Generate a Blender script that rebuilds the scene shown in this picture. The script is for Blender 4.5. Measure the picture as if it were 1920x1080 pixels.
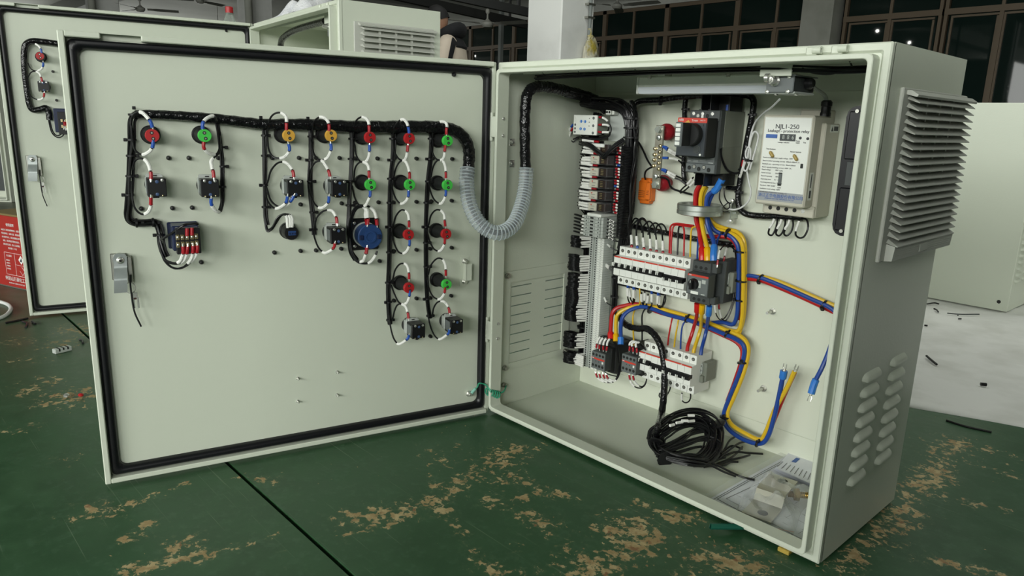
import bpy, bmesh, math, random
from math import sin, cos, pi, radians
from mathutils import Vector, Matrix
random.seed(7)
SC = bpy.context.scene
COL = SC.collection
for o in list(bpy.data.objects):
    bpy.data.objects.remove(o)

# ---------------------------------------------------------------- camera
cd = bpy.data.cameras.new('camera')
cam = bpy.data.objects.new('camera', cd)
COL.objects.link(cam)
cam.location = (1.2052, -1.0706, 0.6806)
cam.rotation_euler = (radians(76.8401), radians(-1.7232), radians(47.2091))
cd.sensor_width = 36
cd.lens = 25.2549
cd.clip_start = 0.02
cd.clip_end = 200
SC.camera = cam

# ---------------------------------------------------------------- light and exposure
SC.view_settings.view_transform = 'Standard'
SC.view_settings.look = 'None'
SC.view_settings.gamma = 1
SC.view_settings.use_curve_mapping = False
SC.view_settings.exposure = 0.07
world = bpy.data.worlds.new('world')
SC.world = world
world.use_nodes = True
wn = world.node_tree.nodes
wbg = wn['Background']
wbg.inputs[0].default_value = (0.80, 0.92, 0.86, 1)
wbg.inputs[1].default_value = 0.10


def area(name, loc, rot, sx, sy, power, color=(1, 1, 1)):
    l = bpy.data.lights.new(name, 'AREA')
    l.shape = 'RECTANGLE'
    l.size, l.size_y, l.energy, l.color = sx, sy, power, color
    o = bpy.data.objects.new(name, l)
    COL.objects.link(o)
    o.location = loc
    o.rotation_euler = rot
    return o


# daylight through the window openings of the front wall, behind the camera (aims +y) and of the side wall (aims -x)
DAY = (0.98, 1.0, 0.955)
for lx, pw in ((-6.0, 150), (-2.0, 220), (2.0, 320), (6.0, 350)):
    area('daylight', (lx, -8.9, 2.75), (radians(79), 0, 0), 3.2, 2.1, pw, DAY)
for ly, pw in ((-6.0, 290), (5.0, 40)):
    area('daylight', (8.9, ly, 2.45), (radians(80), 0, radians(90)), 3.2, 2.0, pw, DAY)
# light added at the far wall opening (aims +x, tilted up to brighten ceiling)
area('daylight', (-29.4, 6.0, 1.7), (radians(98), 0, radians(-90)), 9.0, 1.8, 420, DAY)
# fill light added below the solid ceiling to brighten the aisle from above
area('ceiling_fill', (-0.4, 2.7, 3.5), (0, 0, 0), 7.5, 1.2, 75, DAY)

# ---------------------------------------------------------------- helpers


def lin(r, g, b):
    f = lambda c: (c / 255 / 12.92) if c <= 10 else ((c / 255 + 0.055) / 1.055) ** 2.4
    return (f(r), f(g), f(b), 1)


class MB:
    """collects shapes for ONE mesh"""

    def __init__(s):
        s.v, s.f = [], []

    def add(s, vs, fs):
        n = len(s.v)
        s.v += [tuple(p) for p in vs]
        s.f += [tuple(i + n for i in f) for f in fs]
        return s

    def box(s, x0, x1, y0, y1, z0, z1, c=0.0):
        if x0 > x1: x0, x1 = x1, x0
        if y0 > y1: y0, y1 = y1, y0
        if z0 > z1: z0, z1 = z1, z0
        if c <= 0:
            vs = [(x, y, z) for x in (x0, x1) for y in (y0, y1) for z in (z0, z1)]
            return s.add(vs, [(0, 1, 3, 2), (4, 6, 7, 5), (0, 4, 5, 1), (2, 3, 7, 6), (0, 2, 6, 4), (1, 5, 7, 3)])
        c = min(c, (x1 - x0) * .49, (y1 - y0) * .49, (z1 - z0) * .49)
        vs, key = [], {}
        X, Y, Z = (x0, x1), (y0, y1), (z0, z1)
        for i in (0, 1):
            for j in (0, 1):
                for k in (0, 1):
                    dx, dy, dz = c * (1 - 2 * i), c * (1 - 2 * j), c * (1 - 2 * k)
                    key[i, j, k, 0] = len(vs); vs.append((X[i], Y[j] + dy, Z[k] + dz))
                    key[i, j, k, 1] = len(vs); vs.append((X[i] + dx, Y[j], Z[k] + dz))
                    key[i, j, k, 2] = len(vs); vs.append((X[i] + dx, Y[j] + dy, Z[k]))
        fs = []
        K = key
        for i in (0, 1):
            fs.append([K[i, 0, 0, 0], K[i, 0, 1, 0], K[i, 1, 1, 0], K[i, 1, 0, 0]][::1 if i == 0 else -1])
            fs.append([K[0, i, 0, 1], K[1, i, 0, 1], K[1, i, 1, 1], K[0, i, 1, 1]][::1 if i == 0 else -1])
            fs.append([K[0, 0, i, 2], K[0, 1, i, 2], K[1, 1, i, 2], K[1, 0, i, 2]][::1 if i == 0 else -1])
        for a in (0, 1):
            for b in (0, 1):
                e = (a + b) % 2
                fs.append([K[a, b, 0, 0], K[a, b, 0, 1], K[a, b, 1, 1], K[a, b, 1, 0]][::-1 if e else 1])
                fs.append([K[a, 0, b, 0], K[a, 1, b, 0], K[a, 1, b, 2], K[a, 0, b, 2]][::-1 if e else 1])
                fs.append([K[0, a, b, 1], K[0, a, b, 2], K[1, a, b, 2], K[1, a, b, 1]][::-1 if e else 1])
                for d in (0, 1):
                    fs.append([K[a, b, d, 0], K[a, b, d, 1], K[a, b, d, 2]])
        return s.add(vs, fs)

    def prism(s, poly, ax, a0, a1):
        """poly: 2d points in the two axes left over, in order"""
        n = len(poly)
        def P(p, a):
            return {'x': (a, p[0], p[1]), 'y': (p[0], a, p[1]), 'z': (p[0], p[1], a)}[ax]
        vs = [P(p, a0) for p in poly] + [P(p, a1) for p in poly]
        fs = [tuple(range(n)), tuple(range(2 * n - 1, n - 1, -1))]
        fs += [(i, n + i, n + (i + 1) % n, (i + 1) % n) for i in range(n)]
        return s.add(vs, fs)

    def cyl(s, p0, p1, r0, r1=None, n=14, cap=True):
        return s.tube([p0, p1], [r0, r0 if r1 is None else r1], n, cap=cap)

    def tube(s, pts, r, n=8, closed=False, cap=True, flat=1.0):
        pts = [Vector(p) for p in pts]
        m = len(pts)
        if m < 2: return s
        rs = r if isinstance(r, (list, tuple)) else [r] * m
        T = []
        for i in range(m):
            a = pts[(i - 1) % m] if (closed or i > 0) else pts[i]
            b = pts[(i + 1) % m] if (closed or i < m - 1) else pts[i]
            d = b - a
            T.append(d.normalized() if d.length > 1e-9 else Vector((0, 0, 1)))
        up = Vector((0, 0, 1)) if abs(T[0].z) < .9 else Vector((1, 0, 0))
        nrm = T[0].cross(up).normalized()
        base = len(s.v)
        for i in range(m):
            nrm = (nrm - T[i] * nrm.dot(T[i]))
            nrm = nrm.normalized() if nrm.length > 1e-9 else T[i].orthogonal().normalized()
            bn = T[i].cross(nrm)
            for k in range(n):
                a = 2 * pi * k / n
                s.v.append(tuple(pts[i] + nrm * (rs[i] * cos(a)) + bn * (rs[i] * flat * sin(a))))
        for i in range(m if closed else m - 1):
            j = (i + 1) % m
            for k in range(n):
                l = (k + 1) % n
                s.f.append((base + i * n + k, base + i * n + l, base + j * n + l, base + j * n + k))
        if cap and not closed:
            s.f.append(tuple(base + k for k in range(n - 1, -1, -1)))
            s.f.append(tuple(base + (m - 1) * n + k for k in range(n)))
        return s

    def lathe(s, prof, o, d, n=20):
        """prof: (distance along d, radius)"""
        o, d = Vector(o), Vector(d).normalized()
        return s.tube_prof([o + d * h for h, r in prof], [r for h, r in prof], d, n)

    def tube_prof(s, pts, rs, d, n):
        u = d.orthogonal().normalized(); w = d.cross(u)
        base = len(s.v); m = len(pts)
        for p, r in zip(pts, rs):
            r = max(r, 1e-5)
            for k in range(n):
                a = 2 * pi * k / n
                s.v.append(tuple(p + u * (r * cos(a)) + w * (r * sin(a))))
        for i in range(m - 1):
            for k in range(n):
                l = (k + 1) % n
                s.f.append((base + i * n + k, base + i * n + l, base + (i + 1) * n + l, base + (i + 1) * n + k))
        s.f.append(tuple(base + k for k in range(n - 1, -1, -1)))
        s.f.append(tuple(base + (m - 1) * n + k for k in range(n)))
        return s

    def ball(s, c, r, n=10, sx=1, sy=1, sz=1):
        vs, fs = [], []
        for i in range(n + 1):
            t = pi * i / n
            for k in range(n * 2):
                a = pi * k / n
                vs.append((c[0] + r * sx * sin(t) * cos(a), c[1] + r * sy * sin(t) * sin(a), c[2] + r * sz * cos(t)))
        m = n * 2
        for i in range(n):
            for k in range(m):
                l = (k + 1) % m
                fs.append((i * m + k, (i + 1) * m + k, (i + 1) * m + l, i * m + l))
        return s.add(vs, fs)

    def ring(s, loops):
        """loft of equal-length closed loops, closed around the section (a frame)"""
        n = len(loops[0]); m = len(loops)
        base = len(s.v)
        for l in loops: s.v += [tuple(p) for p in l]
        for i in range(m):
            j = (i + 1) % m
            for k in range(n):
                q = (k + 1) % n
                s.f.append((base + i * n + k, base + j * n + k, base + j * n + q, base + i * n + q))
        return s

    def plate(s, u0, u1, v0, v1, w0, w1, holes, ax):
        """slab in the plane normal to ax with rectangular holes (u0,u1,v0,v1); u,v = remaining axes in order"""
        us = sorted({u0, u1} | {h[0] for h in holes} | {h[1] for h in holes})
        vs_ = sorted({v0, v1} | {h[2] for h in holes} | {h[3] for h in holes})
        def B(a, b, c, d):
            if ax == 'x': s.box(w0, w1, a, b, c, d)
            elif ax == 'y': s.box(a, b, w0, w1, c, d)
            else: s.box(a, b, c, d, w0, w1)
        for i in range(len(us) - 1):
            run = None
            for j in range(len(vs_) - 1):
                cu, cv = (us[i] + us[i + 1]) / 2, (vs_[j] + vs_[j + 1]) / 2
                hole = any(h[0] < cu < h[1] and h[2] < cv < h[3] for h in holes)
                if hole:
                    if run: B(us[i], us[i + 1], run[0], run[1]); run = None
                else:
                    run = (vs_[j], vs_[j + 1]) if not run else (run[0], vs_[j + 1])
            if run: B(us[i], us[i + 1], run[0], run[1])
        return s

    def xf(s, M):
        s.v = [tuple(M @ Vector(p)) for p in s.v]
        return s

    def build(s, name, mat, parent=None, off=(0, 0, 0), flat=False, ang=0.6):
        me = bpy.data.meshes.new(name)
        if off != (0, 0, 0):
            ox, oy, oz = off
            vs = [(x - ox, y - oy, z - oz) for x, y, z in s.v]
        else:
            vs = s.v
        me.from_pydata(vs, [], s.f)
        me.update()
        bm = bmesh.new(); bm.from_mesh(me)
        bmesh.ops.recalc_face_normals(bm, faces=bm.faces)
        bm.to_mesh(me); bm.free()
        me.materials.append(mat)
        if not flat:
            me.shade_smooth()
            me.set_sharp_from_angle(angle=ang)
        o = bpy.data.objects.new(name, me)
        COL.objects.link(o)
        if parent: o.parent = parent
        return o


def spl(pts, k=6):
    """Catmull-Rom through the points"""
    P = [Vector(p) for p in pts]
    if len(P) < 3: return P
    out = []
    for i in range(len(P) - 1):
        p0 = P[i - 1] if i else P[0] * 2 - P[1]
        p1, p2 = P[i], P[i + 1]
        p3 = P[i + 2] if i + 2 < len(P) else P[-1] * 2 - P[-2]
        for j in range(k):
            t = j / k
            out.append(.5 * ((2 * p1) + (p2 - p0) * t + (2 * p0 - 5 * p1 + 4 * p2 - p3) * t * t + (3 * p1 - p0 - 3 * p2 + p3) * t ** 3))
    out.append(P[-1])
    return out


def cut(path, a, b):
    """part of a polyline between fractions a and b of its length"""
    L = [0.0]
    for i in range(1, len(path)): L.append(L[-1] + (path[i] - path[i - 1]).length)
    t = L[-1]
    def at(s):
        for i in range(1, len(path)):
            if L[i] >= s - 1e-9:
                d = L[i] - L[i - 1]
                return path[i - 1].lerp(path[i], (s - L[i - 1]) / d if d > 1e-9 else 0)
        return path[-1]
    s0, s1 = a * t, b * t
    return [at(s0)] + [p for p, l in zip(path, L) if s0 < l < s1] + [at(s1)]


def plen(path):
    return sum((path[i] - path[i - 1]).length for i in range(1, len(path)))


DOORROT = radians(76.28478)
FR = {'W': Matrix.Identity(4)}
FR['D'] = Matrix.Translation((0.0087, -0.0059, 0)) @ Matrix.Rotation(DOORROT, 4, 'Z')


class Thing:
    """an Empty at a thing's base; parts are given in the coordinates of the frame"""

    def __init__(s, name, label, cat, base, frame='W', group=None):
        s.base = tuple(base)
        s.e = bpy.data.objects.new(name, None)
        s.e.empty_display_size = .02
        COL.objects.link(s.e)
        s.e.matrix_world = FR[frame] @ Matrix.Translation(base)
        s.e['label'] = label
        s.e['category'] = cat
        if group: s.e['group'] = group

    def part(s, name, mb, mat, parent=None, local=False, **k):
        return mb.build(name, mat, parent or s.e, off=(0, 0, 0) if local else s.base, **k)

    def text(s, name, txt, mat, loc, size, parent=None, rot=(radians(90), 0, 0), align='CENTER', local=False, ext=0.0002, sx=1.0):
        c = bpy.data.curves.new(name, 'FONT')
        c.body = txt
        c.size = size
        c.align_x = align
        c.align_y = 'CENTER'
        c.extrude = ext
        c.materials.append(mat)
        o = bpy.data.objects.new(name, c)
        COL.objects.link(o)
        me = bpy.data.meshes.new_from_object(o.evaluated_get(bpy.context.evaluated_depsgraph_get()))
        bpy.data.objects.remove(o)
        o = bpy.data.objects.new(name, me)
        COL.objects.link(o)
        o.parent = parent or s.e
        o.location = loc if local else tuple(a - b for a, b in zip(loc, s.base))
        o.rotation_euler = rot
        o.scale = (sx, 1, 1)
        return o


def struct(name, mb, mat, parent=None, **k):
    o = mb.build(name, mat, parent, **k)
    if not parent: o['kind'] = 'structure'
    return o


def single(name, mb, mat, label, cat, group=None, frame='W', base=(0, 0, 0), **k):
    o = mb.build(name, mat, None, off=tuple(base), **k)
    o.matrix_world = FR[frame] @ Matrix.Translation(base)
    o['label'] = label
    o['category'] = cat
    if group: o['group'] = group
    return o


# ---------------------------------------------------------------- materials
def mat(name, col, rough=.5, metal=0.0, bump=None, spec=.5, trans=0.0, vary=None, coat=0.0, alpha=1.0, ior=1.45, emit=None):
    m = bpy.data.materials.new(name)
    m.use_nodes = True
    nt = m.node_tree
    b = nt.nodes['Principled BSDF']
    b.inputs['Base Color'].default_value = col
    b.inputs['Roughness'].default_value = rough
    b.inputs['Metallic'].default_value = metal
    b.inputs['Specular IOR Level'].default_value = spec
    b.inputs['Transmission Weight'].default_value = trans
    b.inputs['Coat Weight'].default_value = coat
    b.inputs['Alpha'].default_value = alpha
    b.inputs['IOR'].default_value = ior
    if emit:
        b.inputs['Emission Color'].default_value = emit[0]
        b.inputs['Emission Strength'].default_value = emit[1]
    tc = None
    if bump or vary:
        tc = nt.nodes.new('ShaderNodeTexCoord')
    if bump:
        n = nt.nodes.new('ShaderNodeTexNoise')
        n.inputs['Scale'].default_value = bump[0]
        n.inputs['Detail'].default_value = 2
        nt.links.new(tc.outputs['Object'], n.inputs['Vector'])
        bp = nt.nodes.new('ShaderNodeBump')
        bp.inputs['Strength'].default_value = bump[1]
        bp.inputs['Distance'].default_value = bump[2] if len(bump) > 2 else .001
        nt.links.new(n.outputs['Fac'], bp.inputs['Height'])
        nt.links.new(bp.outputs['Normal'], b.inputs['Normal'])
    if vary:
        n = nt.nodes.new('ShaderNodeTexNoise')
        n.inputs['Scale'].default_value = vary[0]
        n.inputs['Detail'].default_value = 5
        nt.links.new(tc.outputs['Object'], n.inputs['Vector'])
        r = nt.nodes.new('ShaderNodeValToRGB')
        r.color_ramp.elements[0].position = vary[2] if len(vary) > 2 else .3
        r.color_ramp.elements[1].position = vary[3] if len(vary) > 3 else .7
        r.color_ramp.elements[0].color = vary[1]
        r.color_ramp.elements[1].color = col
        nt.links.new(n.outputs['Fac'], r.inputs['Fac'])
        nt.links.new(r.outputs['Color'], b.inputs['Base Color'])
    return m


M = {}
M['paint'] = mat('paint_outside', (.62, .66, .555, 1), .34, bump=(260, .35, .0006))
M['paint_in'] = mat('paint_inside', (.62, .66, .555, 1), .36, bump=(300, .12, .0004))
M['plate'] = mat('paint_plate', (.68, .715, .60, 1), .4, bump=(240, .18, .0004))
M['vent'] = mat('vent_plastic', (.52, .53, .48, 1), .5)
M['rubber'] = mat('rubber', (.006, .006, .008, 1), .33)
M['black'] = mat('black_plastic', (.008, .008, .009, 1), .38)
M['blackm'] = mat('black_plastic_matt', (.012, .013, .013, 1), .6)
M['tape'] = mat('black_tape', (.006, .006, .007, 1), .17, bump=(120, .9, .003))
M['wire'] = mat('black_wire', (.007, .007, .008, 1), .3)
M['dgrey'] = mat('dark_grey_plastic', (.055, .062, .062, 1), .5)
M['mgrey'] = mat('mid_grey_plastic', (.13, .145, .145, 1), .5)
M['lgrey'] = mat('light_grey_plastic', (.46, .49, .46, 1), .5)
M['green_grey'] = mat('grey_green_plastic', (.21, .225, .185, 1), .5)
M['white'] = mat('white_plastic', (.80, .82, .77, 1), .45)
M['white_dull'] = mat('white_dull_plastic', (.76, .78, .72, 1), .5)
M['beige'] = mat('beige_plastic', (.55, .53, .44, 1), .5)
M['sleeve'] = mat('marker_sleeve', (.80, .80, .76, 1), .5)
M['red'] = mat('red_plastic', (.42, .015, .018, 1), .4)
M['crimp_red'] = mat('red_crimp', (.36, .010, .018, 1), .35)
M['crimp_blue'] = mat('blue_crimp', (.02, .085, .40, 1), .35)
M['green'] = mat('green_plastic', (.06, .52, .07, 1), .4)
M['amber'] = mat('amber_plastic', (.62, .34, .05, 1), .4)
M['blue'] = mat('blue_plastic', (.020, .058, .18, 1), .4)
M['dblue'] = mat('dark_blue_plastic', (.012, .02, .06, 1), .35)
M['wred'] = mat('red_insulation', (.46, .012, .014, 1), .32)
M['wyel'] = mat('yellow_insulation', (.72, .46, .02, 1), .32)
M['wblue'] = mat('blue_insulation', (.014, .06, .30, 1), .32)
M['wsleeve_r'] = mat('red_shrink', (.58, .012, .012, 1), .3)
M['wsleeve_y'] = mat('yellow_shrink', (.78, .42, .0, 1), .3)
M['wsleeve_b'] = mat('blue_shrink', (.03, .19, .62, 1), .3)
M['wwhite'] = mat('white_insulation', (.72, .73, .72, 1), .4)
M['wgreen'] = mat('green_insulation', (.03, .30, .17, 1), .35)
M['zinc'] = mat('zinc_steel', (.62, .65, .61, 1), .30, .85, vary=(40, (.46, .49, .46, 1)))
M['steel'] = mat('bright_steel', (.74, .74, .70, 1), .25, .8)
M['dsteel'] = mat('dull_steel', (.42, .42, .38, 1), .4, 1.0)
M['brass'] = mat('brass', (.62, .52, .30, 1), .28, 1.0)
M['tinned'] = mat('tinned_copper', (.55, .52, .44, 1), .32, 1.0)
M['insul'] = mat('red_insulator', (.30, .012, .02, 1), .35)
M['orange'] = mat('orange_plastic', (.75, .17, .015, 1), .45)
M['hole'] = mat('dark_hole', (.012, .013, .012, 1), .6)
M['ink'] = mat('dark_ink', (.05, .05, .055, 1), .6)
M['inkgrey'] = mat('grey_ink', (.17, .17, .17, 1), .6)
M['inkblue'] = mat('blue_ink', (.06, .14, .42, 1), .6)
M['inkwhite'] = mat('white_ink', (.78, .78, .76, 1), .6)
M['logored'] = mat('red_strip', (.60, .05, .03, 1), .45)
M['gasketgrey'] = mat('clear_film', (.55, .58, .55, 1), .25)
M['paper'] = mat('paper', (.82, .84, .90, 1), .7)
M['galv'] = mat('galvanised_arm', (.40, .43, .42, 1), .38, .85, vary=(30, (.30, .33, .33, 1)))
M['glass_in'] = mat('clear_cover', (.8, .82, .8, 1), .15, trans=.75, alpha=.45)
M['ink_red'] = mat('red_print', (.55, .06, .05, 1), .6)


def mix_trans(name, col, fac, rough=.2, spec_col=(1, 1, 1, 1), ior=1.4, edge=None):
    """thin clear plastic: mostly transparent with a glossy/diffuse skin, denser at grazing angles"""
    m = bpy.data.materials.new(name)
    m.use_nodes = True
    nt = m.node_tree
    b = nt.nodes['Principled BSDF']
    out = nt.nodes['Material Output']
    b.inputs['Base Color'].default_value = col
    b.inputs['Roughness'].default_value = rough
    tr = nt.nodes.new('ShaderNodeBsdfTransparent')
    mx = nt.nodes.new('ShaderNodeMixShader')
    lw = nt.nodes.new('ShaderNodeLayerWeight')
    lw.inputs['Blend'].default_value = .35
    mp = nt.nodes.new('ShaderNodeMapRange')
    mp.inputs['To Min'].default_value = fac[0]
    mp.inputs['To Max'].default_value = fac[1]
    nt.links.new(lw.outputs['Facing'], mp.inputs['Value'])
    nt.links.new(mp.outputs['Result'], mx.inputs['Fac'])
    nt.links.new(tr.outputs['BSDF'], mx.inputs[1])
    nt.links.new(b.outputs['BSDF'], mx.inputs[2])
    nt.links.new(mx.outputs['Shader'], out.inputs['Surface'])
    return m


M['hose'] = mix_trans('clear_hose', (.70, .77, .80, 1), (.22, .65), .22)
M['hoserib'] = mix_trans('clear_hose_rib', (.72, .80, .84, 1), (.32, .70), .2)
M['bag'] = mix_trans('clear_bag', (.80, .83, .83, 1), (.09, .62), .07)
M['film'] = mix_trans('clear_film_sleeve', (.80, .83, .85, 1), (.02, .22), .10)
M['bottle'] = mix_trans('clear_bottle', (.40, .45, .40, 1), (.25, .85), .12)

# ---------------------------------------------------------------- floor
FZ = -0.008


def floor_material():
    m = bpy.data.materials.new('painted_floor')
    m.use_nodes = True
    nt = m.node_tree; N = nt.nodes; Lk = nt.links.new
    b = N['Principled BSDF']
    geo = N.new('ShaderNodeNewGeometry')
    def noise(scale, det=4, rough=.55, dist=0.0, vec=None):
        n = N.new('ShaderNodeTexNoise')
        n.inputs['Scale'].default_value = scale
        n.inputs['Detail'].default_value = det
        n.inputs['Roughness'].default_value = rough
        n.inputs['Distortion'].default_value = dist
        Lk(vec or geo.outputs['Position'], n.inputs['Vector'])
        return n.outputs['Fac']
    def math_(op, a, c=None, d=None):
        n = N.new('ShaderNodeMath'); n.operation = op
        for i, x in enumerate((a, c, d)):
            if x is None: continue
            if isinstance(x, (int, float)): n.inputs[i].default_value = x
            else: Lk(x, n.inputs[i])
        return n.outputs[0]
    def ramp(f, a, c):
        n = N.new('ShaderNodeMapRange'); n.interpolation_type = 'SMOOTHSTEP'
        n.inputs['From Min'].default_value = a
        n.inputs['From Max'].default_value = c
        Lk(f, n.inputs['Value'])
        return n.outputs['Result']
    def mixc(f, a, c):
        n = N.new('ShaderNodeMix'); n.data_type = 'RGBA'
        if isinstance(f, (int, float)): n.inputs[0].default_value = f
        else: Lk(f, n.inputs[0])
        for i, x in ((6, a), (7, c)):
            if isinstance(x, tuple): n.inputs[i].default_value = x
            else: Lk(x, n.inputs[i])
        return n.outputs[2]
    at = N.new('ShaderNodeAttribute'); at.attribute_name = 'wear'
    dt = N.new('ShaderNodeAttribute'); dt.attribute_name = 'dust'
    big = noise(2.3, 3)
    mid = noise(14, 5)
    fine = noise(55, 6, .6)
    flake = noise(52, 8, .68, .35)
    flake2 = noise(95, 4, .55, .3)
    # stretched scratches, two directions
    def scratch(rot, sx, sy):
        mp = N.new('ShaderNodeMapping'); mp.inputs['Rotation'].default_value = (0, 0, rot)
        mp.inputs['Scale'].default_value = (sx, sy, 1)
        Lk(geo.outputs['Position'], mp.inputs['Vector'])
        return noise(1.0, 4, .6, .2, mp.outputs['Vector'])
    s1 = ramp(scratch(.5, 2.2, 160), .66, .72)
    s2 = ramp(scratch(-.75, 2.6, 190), .67, .73)
    s3 = ramp(scratch(1.6, 2.0, 150), .68, .74)
    scr = math_('MAXIMUM', math_('MAXIMUM', s1, s2), s3)
    green = mixc(ramp(mid, .35, .7), (.024, .074, .030, 1), (.037, .100, .043, 1))
    green = mixc(ramp(big, .35, .7), green, (.028, .090, .037, 1))
    green = mixc(math_('MULTIPLY', ramp(fine, .50, .72), .55), green, (.055, .125, .066, 1))
    green = mixc(math_('MULTIPLY', scr, .5), green, (.17, .24, .15, 1))
    tan = mixc(ramp(fine, .4, .65), (.36, .26, .12, 1), (.50, .40, .21, 1))
    tan = mixc(ramp(noise(42, 3), .60, .72), tan, (.25, .13, .06, 1))
    wear = at.outputs['Fac']
    f = math_('ADD', math_('MULTIPLY', wear, .265), flake)
    f = math_('ADD', f, math_('MULTIPLY', math_('SUBTRACT', flake2, .5), .22))
    worn = ramp(f, .735, .765)
    specks = ramp(math_('ADD', math_('ADD', flake2, math_('MULTIPLY', wear, .06)), math_('MULTIPLY', math_('SUBTRACT', big, .5), .30)), .735, .755)
    worn = math_('MAXIMUM', worn, specks)
    halo = ramp(f, .64, .75)
    c = mixc(math_('MULTIPLY', halo, .45), green, (.10, .15, .075, 1))
    c = mixc(worn, c, tan)
    c = mixc(dt.outputs['Fac'], c, (.105, .100, .072, 1))
    Lk(c, b.inputs['Base Color'])
    r = math_('ADD', math_('MULTIPLY', worn, .3), math_('ADD', math_('MULTIPLY', mid, .25), .30))
    Lk(r, b.inputs['Roughness'])
    bp = N.new('ShaderNodeBump'); bp.inputs['Strength'].default_value = .35; bp.inputs['Distance'].default_value = .002
    h = math_('SUBTRACT', math_('MULTIPLY', fine, .4), worn)
    Lk(h, bp.inputs['Height']); Lk(bp.outputs['Normal'], b.inputs['Normal'])
    return m


M['floor'] = floor_material()
M['concrete'] = mat('raw_concrete', (.035, .04, .03, 1), .9, bump=(60, .5, .004))
# worn streaks of the paint: x0, y0, x1, y1, half width, strength (metres on the floor)
WEAR = []
for a, bq, w, k in (
    ((.1881,-.4985,0), (.2295,-.4298,0), .030, 1.0), ((.2295,-.4298,0), (.2434,-.3376,0), .026, 1.0), ((.2434,-.3376,0), (.213,-.236,0), .03, .9), ((.213,-.236,0), (.1793,-.0899,0), .034, 1.0), ((.1793,-.0899,0), (.1963,-.0361,0), .02, .8),
    ((.2439,-.5228,0), (.234,-.4272,0), .018, .8), ((.107,-.2605,0), (.2554,-.3382,0), .008, .9), ((.2554,-.3382,0), (.38,-.3855,0), .010, 1.0), ((.38,-.3855,0), (.4845,-.4201,0), .012, 1.0),
    ((.1085,-.8264,0), (.1385,-.7215,0), .016, 1.1), ((.1385,-.7215,0), (.1656,-.6136,0), .008, .9), ((-.119,-.828,0), (-.1014,-.7929,0), .03, .9), ((.0163,-.7962,0), (-.0089,-.7608,0), .016, 1.1),
    ((.089,-.7457,0), (.0874,-.7309,0), .02, 1.1), ((-.0995,-.7648,0), (-.1041,-.6762,0), .016, .8), ((-.0236,-.5462,0), (-.0303,-.5378,0), .02, .9), ((-.0784,-.5961,0), (-.0608,-.5509,0), .012, .6),
    ((.0809,-.2385,0), (.1452,-.2252,0), .02, .8), ((.1242,-.1656,0), (.1482,-.1562,0), .03, .55), ((.2504,-.2955,0), (.2447,-.2381,0), .035, .5), ((.271,-.2062,0), (.2692,-.1398,0), .025, .55),
    ((.2588,-.1838,0), (.3865,-.1408,0), .016, .9), ((.3056,-.2506,0), (.3195,-.2431,0), .025, 1.0), ((.3195,-.2431,0), (.3548,-.1759,0), .010, 1.0), ((.3789,-.2451,0), (.4375,-.2434,0), .022, 1.0),
    ((.5424,-.1315,0), (.5796,-.1508,0), .045, 1.05), ((.5395,-.1934,0), (.561,-.163,0), .02, 1.1), ((.5504,-.0594,0), (.5746,-.0249,0), .026, 1.0), ((.4912,-.1925,0), (.5266,-.1633,0), .012, .9),
    ((.5585,-.2953,0), (.584,-.2608,0), .042, 1.05), ((.5859,-.2366,0), (.5833,-.2059,0), .018, 1.0), ((.673,-.1111,0), (.7207,-.0773,0), .045, 1.0), ((.6804,-.1685,0), (.7007,-.1551,0), .02, 1.0), ((.7321,-.0639,0), (.7667,-.0773,0), .015, 1.0),
    ((.4695,-.2568,0), (.5138,-.265,0), .012, .8), ((.4481,-.3996,0), (.4871,-.417,0), .02, .9), ((.4139,-.2977,0), (.512,-.3877,0), .006, .7), ((.4811,-.0486,0), (.501,-.0698,0), .014, .9),
    ((.7948,.7344,0), (.7883,.6566,0), .035, .9), ((.7883,.6566,0), (.8138,.5219,0), .03, .9), ((.8138,.5219,0), (.8076,.426,0), .03, 1.1), ((.8076,.426,0), (.826,.3203,0), .022, .9), ((.826,.3203,0), (.8325,.1751,0), .03, 1.0),
    ((.809,.4277,0), (.8761,.4267,0), .012, .9), ((.8761,.4267,0), (.956,.4614,0), .014, .8), ((.8287,.7406,0), (.9199,.7434,0), .02, .8), ((.878,.6298,0), (.941,.647,0), .014, .8),
    ((.9136,.1736,0), (1.0138,.214,0), .014, 1.0), ((.8325,.1751,0), (.8285,.0323,0), .02, 1.0), ((.8152,.0232,0), (.8423,.0398,0), .02, .9), ((.7355,.5835,0), (.778,.5862,0), .012, .7),
    ((-1.2045,-.6689,0), (-1.1945,-.6295,0), .05, .8), ((-1.3561,-.588,0), (-1.2823,-.5596,0), .05, .9), ((-1.2838,-.773,0), (-1.2761,-.7103,0), .05, .8), ((-1.084,-.7686,0), (-1.103,-.7403,0), .05, .6), ((-.8595,-.7711,0), (-.8603,-.7536,0), .04, .9), ((-.7431,-.7419,0), (-.6933,-.7184,0), .05, .9), ((-.7431,-.7133,0), (-.7432,-.6899,0), .03, 1.0), ((-.805,-.8086,0), (-.8093,-.7969,0), .03, .9), ((-.7129,-.7866,0), (-.6936,-.7353,0), .02, .9), ((-.8976,-.776,0), (-.862,-.7178,0), .008, .7),
    ((-.5846,-.8696,0), (-.5886,-.8296,0), .03, .7), ((-.3596,-.8335,0), (-.3595,-.7964,0), .03, .6)):
    WEAR.append((a[0], a[1], bq[0], bq[1], w, k))


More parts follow.
